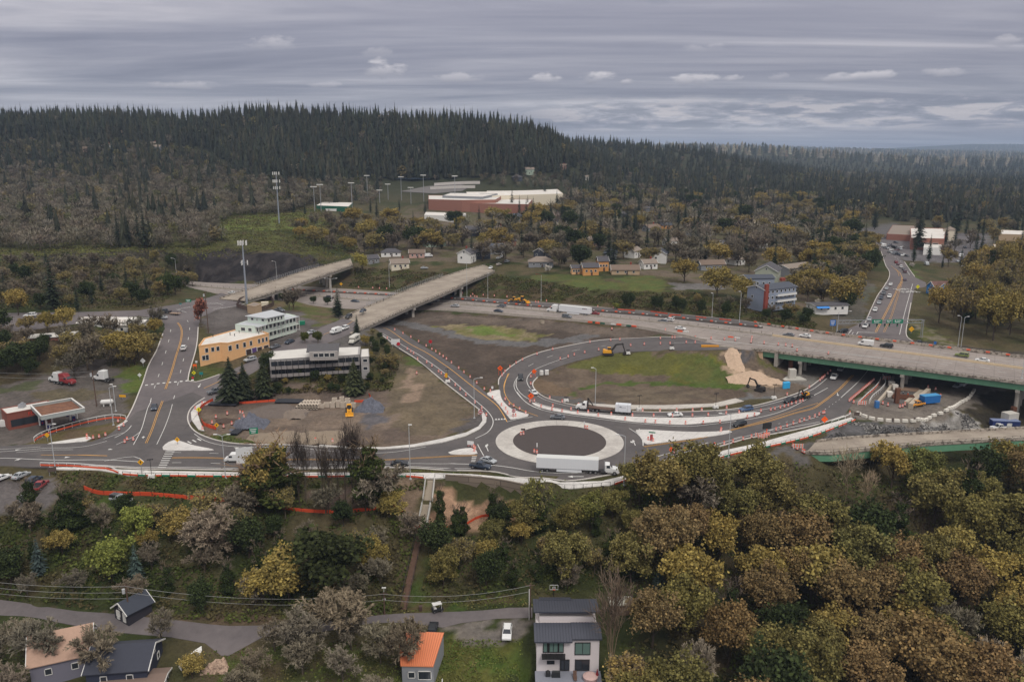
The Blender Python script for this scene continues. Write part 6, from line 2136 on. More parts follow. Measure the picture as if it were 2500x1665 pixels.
gs=mb.bd('grandstand',mat('dark stand roof',A(34,48,60),.6),lB='dark covered grandstand at the foot of the conifer hill',cat='grandstand',loc=(p[0],p[1],44),rz=.03)
mb=MB()
for i in range(8):
 mb.box((0,10-i*1.3,6.2-i*.8),(50,1.3,.8))
mb.bd('seating',M_DARKM,gs)
mb=MB()
for i in range(8):
 mb.box((-24+i*6.9,1,3.5),(.4,.4,9))
mb.bd('post',M_DARKM,gs)
o=sheet('running_track',[[WT(px,t,0)[:2]for px,t in((980,960),(1060,945),(1130,960),(1150,985),(1110,1000),(1040,995))]],.4,mat('track surface',A(98,94,92),.9),grid=8)
for i,(pts,lb)in EN((([(1060,448),(1120,440),(1172,444)],'pale concrete wall around the upper school terrace'),([(1050,458),(1110,455),(1160,459)],'pale concrete wall of the lower school terrace'))):
 L=[WT(px,985-20*i,46)[:2]for px,py in pts]
 mb=MB()
 ribbon(mb,sL(L,6),.8,0,3.5)
 mb.bd('terrace_wall',M_KERB,lB=lb,cat='wall')
for i,(px,pyt,pyb,t)in EN(((788,452,495,760),(803,447,494,765),(876,443,488,800),(913,426,465,900),(941,460,475,860),(961,446,468,900),(992,429,467,900),(1014,454,475,870),(1044,425,474,900),(1117,427,472,900))):
 u=(px-1250)/FPX*t
 y=t*.97
 z0=float(hz(u,y))
 zt=CAMH-t*(SN+CS*((pyt-832.5)/FPX))
 rO=empty('floodlight',(u,y,z0),0,'tall sports floodlight pole at the school, %s from the left'%['first','second','third','fourth','fifth','sixth','seventh','eighth','ninth','last'][i],'floodlight','sports floodlights')
 mb=MB()
 mb.bar((0,0,0),(0,0,zt-z0),.6,w2=.35)
 mb.bd('pole',M_GALV,rO)
 mb=MB()
 mb.box((0,0,zt-z0),(6.,.3,.3))
 for k in range(5):
  mb.box((-2.4+k*1.2,-.2,zt-z0-.3),(.9,.5,.8))
 mb.bd('lamp_head',M_WHT,rO)
shop,loc,H=block('shops','shopping block with white roof and brick arcade at the right','building',None,18,10.8,M_BRICK,M_ROOFW,.6,pts=[W(2224,586,17),W(2305,588,17),W(2310,562,17),W(2222,560,17)])
pw(shop,(2224,586),(2305,588),17,[(.42,3.6,9,3.2),(.75,3.6,4,3.2)],glass=mat('arcade shade',A(40,32,30),.6),name='arch')
tw=gable('tower','small cream tower with pyramid roof on the shopping block',(W(2318,566,18)[0],W(2318,566,18)[1],11),.1,7,7,9,.7,WALLS['cream'],M_ROOFT,wins=0,door=False,hip=True,cat='tower')
shop2,loc,H=block('shops','low shop block with hipped and white roofs, left of the arcade','building',None,15.5,10.8,M_BRICK,M_ROOFT,.3,pts=[W(2165,572,15.5),W(2228,575,15.5),W(2240,552,15.5),W(2180,550,15.5)])
block('shops','long white roofed store at the right edge','building',None,12.5,8.5,WALLS['tan'],M_ROOFW,.5,pts=[W(2430,616,12.5),W(2560,622,12.5),W(2560,600,12.5),W(2425,598,12.5)])
block('shops','white fronted shop below the shopping block','building',None,14,10,WALLS['white'],M_ROOFL,.3,pts=[W(2255,606,14),W(2300,606,14),W(2302,592,14),W(2258,592,14)])
block('shops','brick shop between the right conifers','building',None,12,8.5,WALLS['tan'],M_ROOFW,.3,pts=[W(2362,636,12),W(2388,637,12),W(2386,628,12),W(2362,628,12)])
block('shops','distant white roofed shop far right','building',None,16,12,WALLS['tan'],M_ROOFW,.3,pts=[W(2440,572,16),W(2500,574,16),W(2500,564,16),W(2440,562,16)])
g0=W(60,1010,5)
stz=.5
sp_=[W(2,999,5.2),W(16,1012,5.2),W(122,992,5.2),W(118,979,5.2)]
st,loc,H=block('food_store','red brick food store with pale roof beside the filling station','shop',None,5.2,stz,mat('dark red brick',A(124,70,58),.9,var=.12,vs=1.5),M_ROOFL,.3,pts=sp_)
pw(st,(16,1012),(122,992),5.2,[(.22,3.1,3.6,2.2),(.48,3.1,3.4,2.2),(.72,3.1,3.2,2.2),(.9,3.1,2.2,2.2)],frame=False)
a,b=VT(sp_[1]),VT(sp_[2])
dd=(b-a).normalized()
q=a+dd*5.6-VT(st.location)-VT((0,0,1.5))+VT((dd.y,-dd.x,0))*.12
text('FOOD MART',1.5,mat('red letters',A(226,60,44,1),.5),st,q,(math.pi/2,0,math.atan2(dd.y,dd.x)))
mb=MB()
mb.box((0,0,.6),(1.6,1.6,1.2))
mb.box((.2,0,1.4),(.8,.8,.5))
p=W(54,992,5.6)
mb.bd('roof_unit',M_GALV,st).location=(p[0]-st.location.x,p[1]-st.location.y,5.2-stz)
cz=6.2
cp_=[W(75,991,cz),W(101,1018,cz),W(206,998,cz),W(174,974,cz)]
cc=np.mean([p[:2]for p in cp_],axis=0)
can=empty('petrol_canopy',(cc[0],cc[1],.2),0,'white edged filling station canopy with rusty brown tray roof','canopy')
lc=[(p[0]-cc[0],p[1]-cc[1])for p in cp_]
mb=MB()
mb.slab([(x*.97,y*.97)for x,y in lc],cz-.2-.9,cz-.2-.5)
mb.bd('roof',mat('rusty tray',A(122,84,62),.9,var=.3,vs=.8,col2=A(96,64,50)),can)
mb=MB()
for i in range(4):
 a_,b_=lc[i],lc[(i+1)%4]
 mb.bar((a_[0],a_[1],cz-.55),(b_[0],b_[1],cz-.55),.25,1.25)
mb.bd('fascia',mat('grey fascia',A(150,156,154),.6),can)
mb=MB()
for i in range(4):
 a_,b_=lc[i],lc[(i+1)%4]
 mb.bar((a_[0],a_[1],cz+.12),(b_[0],b_[1],cz+.12),.45,.14)
mb.bd('trim',M_WHT,can)
for i,(px,py)in EN(((98,1038),(116,1050),(130,1046),(172,1026),(188,1022),(164,1015))):
 g=gp(px,py)
 mb=MB()
 mb.box((g.x-cc[0],g.y-cc[1],cz/2-.7),(.4,.4,cz-.6))
 mb.bd('column',M_WHT,can)
for i,(px,py,lb)in EN(((104,1036,'rear left'),(121,1050,'front left'),(181,1028,'front right'),(166,1016,'rear right'))):
 g=gp(px,py)
 rO=empty('fuel_pump',tuple(g),.3,'blue fuel pump at the %s of the canopy'%lb,'fuel pump','fuel pumps under the canopy')
 mb=MB()
 mb.box((0,0,.9),(.9,.6,1.8),top=.95)
 mb.bd('cabinet',mat('pump blue',A(38,52,110),.5),rO)
 mb=MB()
 mb.box((0,0,1.95),(1.,.65,.35))
 mb.bd('header',M_WHT,rO)
 mb=MB()
 mb.box((.1,-.02,.55),(.4,.64,.5))
 mb.bd('panel',mat('pump red',A(170,40,44),.5),rO)
g=gp(12,1040)
mb=MB()
mb.box((0,0,1.),(2.2,1.2,2.))
mb.box((0,-.02,1.15),(2.,1.25,1.3),top=.98)
mb.bd('ice_chest',M_WHT,lB='white ice chest at the corner of the food store',cat='ice chest',loc=g,rz=.2)
g=gp(262,990)
mb=MB()
mb.cyl((-1.6,0,1.3),.8,3.2,14,axis='X')
mb.cyl((-2.,0,1.3),.35,.4,14,.8,axis='X')
mb.cyl((1.6,0,1.3),.8,.4,14,.35,axis='X')
mb.box((-1,0,.3),(.3,1.2,.9))
mb.box((1,0,.3),(.3,1.2,.9))
mb.bd('propane_tank',M_WHT,lB='white propane tank beside the filling station',cat='tank',loc=g,rz=.3)
def hip_at(name,lB,px,py,z,L,Wd,h,rz,wall,roof,**kw):
 p=W(px,py,z+h)
 return gable(name,lB,(p[0],p[1],z),rz,L,Wd,h,kw.pop('pitch',.25),wall,roof,**kw)
hip_at('store_house','white roofed building behind trees left of the hill street',275,783,10.6,24,11,3.6,-.02,WALLS['white'],M_ROOFW,wins=5,cat='building')
hip_at('store_house','small white roofed addition right of the white roofed building',325,788,10.4,11,10,3.6,-.02,WALLS['white'],M_ROOFW,wins=2,cat='building')
hip_at('brick_shed','low brick building with grey roof at the west lot',130,818,9.6,15,8,3.2,.3,M_BRICK,M_ROOFL,wins=2,cat='building',pitch=.1)
g=gp(613,745)
cb,loc,H=block('equipment_cabin','tan block cabin at the foot of the near cell tower','cabin',None,14.8,11.2,WALLS['tan'],M_ROOFT,.1,pts=[W(603,745,14.8),W(622,749,14.8),W(638,742,14.8),W(620,738,14.8)])
mb=MB()
mb.box((0,0,1),(3.2,2.,2.))
mb.box((0,0,2.05),(3.4,2.2,.12))
mb.bd('equipment_box',WALLS['cream'],lB='cream cabinet right of the tan cabin',cat='cabinet',loc=gp(647,748),rz=.2)
mb=MB()
L=lp([(578,752),(590,736),(640,730),(668,740),(660,752),(620,762),(578,752)],1.2)
for p in L:
 z=float(hz(p[0],p[1]))
 mb.bar((p[0],p[1],z-.2),(p[0],p[1],z+2),.1)
for i in range(len(L)-1):
 for h in(.5,.9,1.3,1.7,2.):
  a_,b_=L[i],L[i+1]
  mb.bar((a_[0],a_[1],float(hz(*a_[:2]))+h),(b_[0],b_[1],float(hz(*b_[:2]))+h),.09,.3)
mb.bd('board_fence',mat('dark brown boards',A(78,60,54),.9),lB='dark brown fence round the near cell tower cabin',cat='fence')
def celltower(lB,px,pyb,pyt,rings,w=1.,t=None):
 if t:
  x,y=(px-1250)/FPX*t,t*.975
  g=VT((x,y,float(hz(x,y))))
 else:
  g=gp(px,pyb)
 dep=proj(g.x,g.y,g.z)[2]
 H=(pyb-pyt)/FPX*dep*1.02
 rO=empty('cell_tower',tuple(g),.2,lB,'cell tower')
 mb=MB()
 mb.bar((0,0,-1),(0,0,H),w,n=10,w2=w*.5)
 mb.bd('mast',mat('tower grey',A(140,146,156),.5,.2),rO)
 for f,r,n_ in rings:
  mb=MB()
  for k in range(3):
   an=k*2.094
   c,s=math.cos(an),math.sin(an)
   mb.bar((0,0,H*f),(c*r,s*r,H*f),.12)
   a_=(c*r-s*r*.8,s*r+c*r*.8,H*f)
   b_=(c*r+s*r*.8,s*r-c*r*.8,H*f)
   mb.bar(a_,b_,.12)
  fr=mb.bd('bracket',M_GALV,rO)
  for k in range(3):
   an=k*2.094
   c,s=math.cos(an),math.sin(an)
   for q in range(n_):
    o_=(q/max(1,n_-1)-.5)*1.5*r if n_>1 else 0
    mb=MB()
    mb.box((c*(r+.15)-s*o_,s*(r+.15)+c*o_,H*f),(.45,.3,2.2),an)
    mb.bd('antenna',M_WHT,fr)
 return rO
celltower('tall grey cell tower rising from the compound behind the motel',603,742,592,[(.97,1.6,3),(.66,1.5,1)],1.1)
celltower('slim cell tower with three antenna rings on the left hillside',700,522,402,[(.98,2.,3),(.83,2.2,4),(.70,2.,3)],1.2,t=640)
# the four houses at the bottom
wm=mat('white lap siding',A(206,198,198),.8,var=.04)
rm=mat('standing seam grey roof',A(72,74,84),.5,.3,var=.04)
def white_house():
 zg=-19.
 p0=W(1308,1560,zg+7.6)
 p1=W(1466,1560,zg+7.6)
 cx,cy=(p0[0]+p1[0])/2,p0[1]
 wd=(p1[0]-p0[0])
 rO=empty('modern_house',(cx,cy,zg),0,'modern white house with two dark metal roofs and rear deck','house')
 D=10.5
 mb=MB()
 mb.box((0,D/2,3.6),(wd*.97,D,8.2))
 mb.bd('wall',wm,rO)
 x=wd/2+.3
 def roof(y0,z0,y1,z1,xa,xb,nm='roof'):
  mb=MB()
  V=[(xa,y0,z0),(xb,y0,z0),(xb,y1,z1),(xa,y1,z1)]
  mb.add([(a,b,c)for a,b,c in V]+[(a,b,c+.3)for a,b,c in V],[(0,3,2,1),(4,5,6,7),(0,1,5,4),(1,2,6,5),(2,3,7,6),(3,0,4,7)])
  r_=mb.bd(nm,rm,rO)
  mb=MB()
  k=int((xb-xa)/.55)
  for i in range(k+1):
   xx=xa+(xb-xa)*i/k
   mb.bar((xx,y0,z0+.33),(xx,y1,z1+.33),.06,.08)
  mb.bd('seam',mat('dark seam',A(52,54,62),.5,.3),r_)
 roof(-1.,7.4,4.2,8.3,-x,x*.12)
 roof(-.4,7.6,4.2,8.4,x*.12,x)
 mb=MB()
 mb.box((0,7.4,8.3),(wd*.86,4.,1.6))
 mb.bd('upper_wall',wm,rO)
 roof(4.9,10.3,11.6,9.2,-x,x)
 roof(10.8,9.4,13.2,8.6,-x*.8,x*.2)
 for xx,z,w,h,nm in((-2.9,5.9,4.,2.2,'window'),(2.9,5.6,3.,2.6,'window'),(2.9,1.9,2.8,2.3,'patio_door'),(-.6,1.9,1.8,2.3,'patio_door'),(-3.4,2.5,1.4,.6,'window')):
  mb=MB()
  mb.box((xx,-.06,z),(w,.12,h))
  wi=mb.bd(nm,mat('green grey glass',A(96,118,112),.12,spec=.7)if z>5 else M_GLASS,rO)
  mb=MB()
  for sx in(-1,1):
   mb.box((xx+sx*w/2,-.1,z),(.12,.2,h+.12))
   mb.box((xx,-.1,z+sx*h/2),(w+.12,.2,.12))
  mb.box((xx,-.1,z),(.09,.2,h))
  if w>3.5:
   mb.box((xx-w*.25,-.1,z),(.5,.2,h))
   mb.box((xx+w*.25,-.1,z),(.3,.2,h))
  mb.bd('frame',M_DARKM,wi)
 mb=MB()
 mb.box((-2.9,-.9,4.35),(4.6,1.7,.2))
 bal=mb.bd('balcony',M_DARKM,rO)
 mb=MB()
 for i in range(7):
  mb.bar((-5.1+i*.74,-1.7,4.4),(-5.1+i*.74,-1.7,5.4),.07)
 mb.bar((-5.2,-1.7,5.4),(-.6,-1.7,5.4),.08)
 mb.bd('railing',M_DARKM,bal)
 mb=MB()
 mb.box((0,-2.6,.35),(wd*1.02,5.2,.3))
 dk=mb.bd('deck',mat('grey deck boards',A(128,130,140),.7,var=.06,stretch=(.3,6,1)),rO)
 mb=MB()
 for i in range(15):
  xx=-wd/2+wd*i/14
  mb.bar((xx,-5.1,.4),(xx,-5.1,1.5),.07)
 for h in(.8,1.15,1.5):
  mb.bar((-wd/2,-5.1,h),(wd/2,-5.1,h),.06)
 mb.bd('railing',M_DARKM,dk)
 mb=MB()
 for xx in(-wd/2+.3,-wd/4,0,wd/4,wd/2-.3):
  mb.box((xx,-4.9,-1.7),(.3,.3,4.))
 mb.box((0,-2.5,-3.6),(wd,5,.2))
 mb.bd('deck_frame',mat('brown post wood',A(110,74,60),.8),dk)
 clear([(cx-9,cy-8),(cx+9,cy-8),(cx+9,cy+15),(cx-9,cy+15)])
 return rO,wd
wh,wd_=white_house()
def on_wh(x,y,z=.5):
 return(wh.location.x+x,wh.location.y+y,wh.location.z+z)
M_BLK=mat('black vinyl cover',A(34,34,36),.6)
mb=MB()
mb.box((0,0,.5),(.9,.7,.9))
mb.cyl((0,0,.95),.42,.3,10,.2)
mb.bd('barbecue',M_BLK,lB='covered black barbecue at the left end of the deck',cat='barbecue',loc=on_wh(-4.,-1.6))
mb=MB()
mb.box((0,0,.55),(1.7,.8,1.),top=.92)
mb.cyl((-.7,0,1.05),.3,1.4,10,axis='X')
mb.bd('barbecue',M_BLK,lB='wide covered grill in the middle left of the deck',cat='barbecue',loc=on_wh(-2.4,-1.8))
mb=MB()
mb.box((0,-.2,.45),(.7,.8,.1))
mb.box((0,.25,.9),(.7,.12,1.),0,-.25)
mb.box((0,-.9,.35),(.6,.7,.08))
for sx in(-.33,.33):
 mb.box((sx,0,.3),(.07,1.,.6))
mb.bd('deck_chair',mat('chair brown',A(96,72,60),.8),lB='brown reclining chair on the deck',cat='chair',loc=on_wh(1.3,-2.2))
mb=MB()
mb.cyl((0,0,0),1.35,.75,14,1.5)
mb.cyl((0,0,.75),1.5,.25,14,.9)
mb.bd('covered_table',mat('pinkish cover',A(190,160,154),.8,var=.1),lB='round covered table on the right of the deck',cat='table',loc=on_wh(4.3,-2.6))
mb=MB()
mb.bar((0,0,0),(.1,0,2.1),.07)
mb.cyl((.05,0,.8),.32,1.3,8,.06)
mb.bd('closed_parasol',mat('dark red canvas',A(130,34,40),.8),lB='closed dark red parasol beside the covered table',cat='parasol',loc=on_wh(5.6,-2.4))
mb=MB()
mb.cyl((0,0,0),.28,.4,10,.2)
mb.bd('fire_bowl',M_BLK,lB='small black bowl grill at the deck railing',cat='grill',loc=on_wh(2.8,-4.4))
def orange_house():
 zg=-17.
 H=4.2
 pts=[W(973,1541,zg+H+1.2),W(1084,1546,zg+H+1.2),W(1058,1628,zg+H-.3),W(978,1626,zg+H-.3)]
 cx,cy=pts[3][0],pts[3][1]
 rO=empty('house',(cx,cy,zg),0,'house with orange ribbed metal roof and white side','house')
 L=[(p[0]-cx,p[1]-cy,p[2]-zg)for p in pts]
 mb=MB()
 mb.add([(a,b,c)for a,b,c in L]+[(a,b,c+.22)for a,b,c in L],[(0,1,2,3),(4,7,6,5),(0,4,5,1),(1,5,6,2),(2,6,7,3),(3,7,4,0)])
 rf=mb.bd('roof',mat('orange metal roof',A(206,124,84),.6,var=.05),rO)
 mb=MB()
 for i in range(19):
  f=i/18
  a_=VT(L[0]).lerp(VT(L[1]),f)+VT((0,0,.25))
  b_=VT(L[3]).lerp(VT(L[2]),f)+VT((0,0,.25))
  mb.bar(a_,b_,.08,.1)
 mb.bd('rib',mat('orange rib',A(176,98,66),.6),rf)
 S_=[((x-L[3][0])*.96+L[3][0]+.2,(y)*.96+.3)for x,y,z in L]
 mb=MB()
 mb.add([(S_[i][0],S_[i][1],-1.5)for i in range(4)]+[(S_[i][0],S_[i][1],L[i][2]-.05)for i in range(4)],[(0,1,5,4),(1,2,6,5),(2,3,7,6),(3,0,4,7),(4,5,6,7),(0,3,2,1)])
 mb.bd('wall',WALLS['grey'],rO)
 a_,b_=VT((*S_[3],0)),VT((*S_[2],0))
 aw(rO,a_.lerp(b_,.72)+VT((0,0,1.9)),(0,-1),2.4,1.7)
 aw(rO,a_.lerp(b_,.3)+VT((0,0,1.9)),(0,-1),1.2,1.2)
 mb=MB()
 mb.box(((S_[2][0]+.2),-3.6,.1),(3.,7,.2))
 for i in range(8):
  mb.bar((S_[2][0]+1.7,-7+i,.1),(S_[2][0]+1.7,-7+i,1.2),.12)
 mb.bar((S_[2][0]+1.7,-7,1.2),(S_[2][0]+1.7,0,1.2),.12)
 mb.bd('porch',M_WHT,rO)
 clear([(p[0],p[1])for p in pts])
orange_house()
p=W(165,1560,-11.5)
hs=gable('house','grey house with tan brown gable roof at the bottom left',(p[0]-.5,p[1]-1,-16.8),.42,10.5,9.5,4.6,.72,mat('lavender grey siding',A(110,108,120),.8),mat('tan shingles',A(168,138,120),.9,var=.12,vs=1.2),wins=2,door=False)
p=W(310,1590,-12.8)
hs2=gable('house','dark house with blue black shingle roof at the bottom left',(p[0],p[1]-1,-16.6),.12,11,9.5,3.6,.5,mat('navy siding',A(46,50,66),.8),mat('blue black shingles',A(56,58,68),.9,var=.12,vs=1.2),wins=2,door=False)
p=W(330,1650,-15)
gable('porch_shed','low brown roofed porch in front of the dark house',(p[0],p[1],-17.6),.1,11,4,2.3,.2,WALLS['brown'],mat('dusty brown roof',A(116,98,88),.9,var=.1),wins=2,door=False,cat='shed',lod=1)
g=gp(327,1500)
sh=gable('shed','dark roofed shed with two white doors at the lane',(g.x,g.y,g.z),1.,5.5,5.,2.6,.7,mat('black siding',A(48,46,54),.8),mat('black shingles',A(56,60,70),.85,var=.1),wins=0,door=False,cat='shed')
for s in(-1.1,1.1):
 mb=MB()
 mb.box((-2.8,s,1.1),(.1,1.,2.1))
 mb.bd('door',M_WHT,sh)
g=gp(1515,1492)
gable('shed','small shed with pale roof above the wooded slope edge',(g.x,g.y,g.z+.3),.05,4.4,2.6,2.2,.15,WALLS['brown'],mat('mossy pale roof',A(150,148,136),.9,var=.2),wins=0,door=False,cat='shed',lod=0)
# vehicles
M_PAINT=mat('car paint',(1,1,1),.35,0,obcol=True,spec=.5)
M_TYRE=mat('tyre rubber',(.03,.03,.03),.9)
M_RIM=mat('wheel rim',(.35,.35,.36),.4,.6)
M_HL=mat('headlamp glass',(.75,.77,.78),.2)
M_TL=mat('tail lamp',(.35,.02,.02),.3)
PC={'white':(.78,.78,.77),'silver':(.42,.44,.46),'grey':(.14,.15,.17),'black':(.018,.02,.024),'navy':(.035,.05,.08),'blue':(.06,.11,.22),'red':(.30,.035,.04),'green':(.20,.24,.07),'maroon':(.14,.07,.08),'orange':(.72,.30,.03),'beige':(.42,.38,.33),'purple':(.16,.13,.17)}
SPEC={'sedan':(4.7,1.84,[(-2.35,.35),(-2.33,.85),(-2.1,.98),(-1.6,1.),(1.,.98),(1.95,.84),(2.33,.68),(2.35,.3)],(-1.75,1.15,-1.,.25),.96,1.43,(-1.45,1.45),.33),'suv':(4.75,1.92,[(-2.37,.42),(-2.35,1.05),(-2.2,1.12),(1.,1.1),(1.95,1.),(2.35,.82),(2.37,.38)],(-2.25,1.1,-1.95,.35),1.08,1.70,(-1.45,1.45),.38),'pickup':(5.8,2.,[(-2.9,.55),(-2.9,1.15),(1.2,1.15),(2.5,1.1),(2.88,.95),(2.9,.45)],(-.95,1.35,-.75,.6),1.12,1.86,(-1.85,1.85),.42),'van':(5.7,2.05,[(-2.85,.45),(-2.85,2.3),(-2.7,2.42),(1.2,2.42),(1.6,2.),(2.,1.35),(2.75,1.15),(2.85,.5)],(.75,1.98,.75,1.55),1.38,2.02,(-1.8,1.85),.38)}
VP={}
def bev(me,w=.06):
 bm=bmesh.new()
 bm.from_mesh(me)
 bmesh.ops.bevel(bm,geom=[e for e in bm.edges if len(e.link_faces)==2 and e.calc_face_angle(0)>.5],offset=w,segments=1,affect='EDGES')
 bm.to_mesh(me)
 bm.free()
 return me
def car_proto(kind):
 L,Wd,prof,cab,zb,zt,wx,wr=SPEC[kind]
 rO=empty(kind)
 h=Wd/2
 def cabin(mb,z0,z1,a0,a1,b0,b1,w0,w1):
  V=[(a0,-w0,z0),(a1,-w0,z0),(a1,w0,z0),(a0,w0,z0),(b0,-w1,z1),(b1,-w1,z1),(b1,w1,z1),(b0,w1,z1)]
  mb.add(V,[(0,3,2,1),(4,5,6,7),(0,1,5,4),(1,2,6,5),(2,3,7,6),(3,0,4,7)])
 mb=MB()
 mb.prism(prof,-h,h)
 ob=link('body',bev(mb.mesh('body'),.07),M_PAINT,rO)
 if kind=='pickup':
  mb=MB()
  mb.box((-1.95,0,1.16),(1.75,1.6,.04))
  mb.bd('bed',M_DARKM,rO)
 mb=MB()
 a0,a1,b0,b1=cab
 if kind=='van':
  mb.add([(1.30,-h*.9,1.95),(2.02,-h*.9,1.36),(2.02,h*.9,1.36),(1.30,h*.9,1.95),(1.36,-h*.9,2.02),(2.1,-h*.9,1.4),(2.1,h*.9,1.4),(1.36,h*.9,2.02)],[(0,1,2,3),(4,7,6,5),(0,4,5,1),(2,6,7,3),(1,5,6,2)])
  mb.box((1.1,0,1.7),(.9,Wd+.03,.55))
 else:
  cabin(mb,zb-.02,zt,a0,a1,b0,b1,h*.93,h*.74)
 mb.bd('window',M_GLASS,rO)
 if kind!='van':
  mb=MB()
  cabin(mb,zt-.03,zt+.05,b0-.03,b1+.03,b0+.06,b1-.06,h*.76,h*.7)
  for s in(-1,1):
   xm=(b0+b1)/2
   mb.bar((xm-.1,s*h*.95,zb),(xm-.1,s*h*.76,zt),.1)
   mb.bar((a0+.02,s*h*.93,zb),(b0,s*h*.74,zt),.12)
   mb.bar((a1-.02,s*h*.93,zb),(b1,s*h*.74,zt),.07)
  mb.bd('roof',M_PAINT,rO)
 for x in wx:
  for s in(-1,1):
   mb=MB()
   mb.cyl((x,s*(h-.12)-.12,wr),wr,.24,12,axis='Y')
   w_=mb.bd('wheel',M_TYRE,rO)
   mb=MB()
   mb.cyl((x,s*(h+.01)-.02,wr),wr*.58,.04,8,axis='Y')
   mb.bd('rim',M_RIM,w_)
 for s in(-1,1):
  zl=.68 if kind!='pickup' else .85
  mb=MB()
  mb.box((L/2-.03,s*h*.72,zl),(.1,.4,.16))
  mb.bd('headlight',M_HL,rO)
  mb=MB()
  mb.box((-L/2+.02,s*h*.8,zl+.15),(.08,.22,.2))
  mb.bd('tail_light',M_TL,rO)
 return rO
NAMEV={'sedan':'car','suv':'suv','pickup':'pickup_truck','van':'van'}
CATV={'sedan':'car','suv':'car','pickup':'pickup truck','van':'van'}
USED=set()
def veh(kind,colr,px,py,px2,py2,lB,z=None,s=1.,gR=None):
 if kind not in VP:
  VP[kind]=car_proto(kind)
 rO=VP[kind]if kind not in USED else cT(VP[kind])
 if kind not in USED:
  USED.add(kind)
 if z is None:
  a,b=gp(px,py),gp(px2,py2)
  a.z+=.13
 else:
  zz=z
  a,b=VT(W(px,py,zz)),VT(W(px2,py2,zz))
 rO.location=a
 rO.rotation_euler=(0,0,math.atan2(b.y-a.y,b.x-a.x))
 rO.scale=(s,s,s)
 rO.name=NAMEV[kind]
 tag(rO,lB,CATV[kind],gR)
 if gR is None and 'group' in rO:
  del rO['group']
 c=(*PC[colr],1)
 for q in rO.children:
  q.color=c
 if kind not in LAST:
  LAST[kind]=rO
 return rO
LAST={}
F1,F2=7.3,8.25
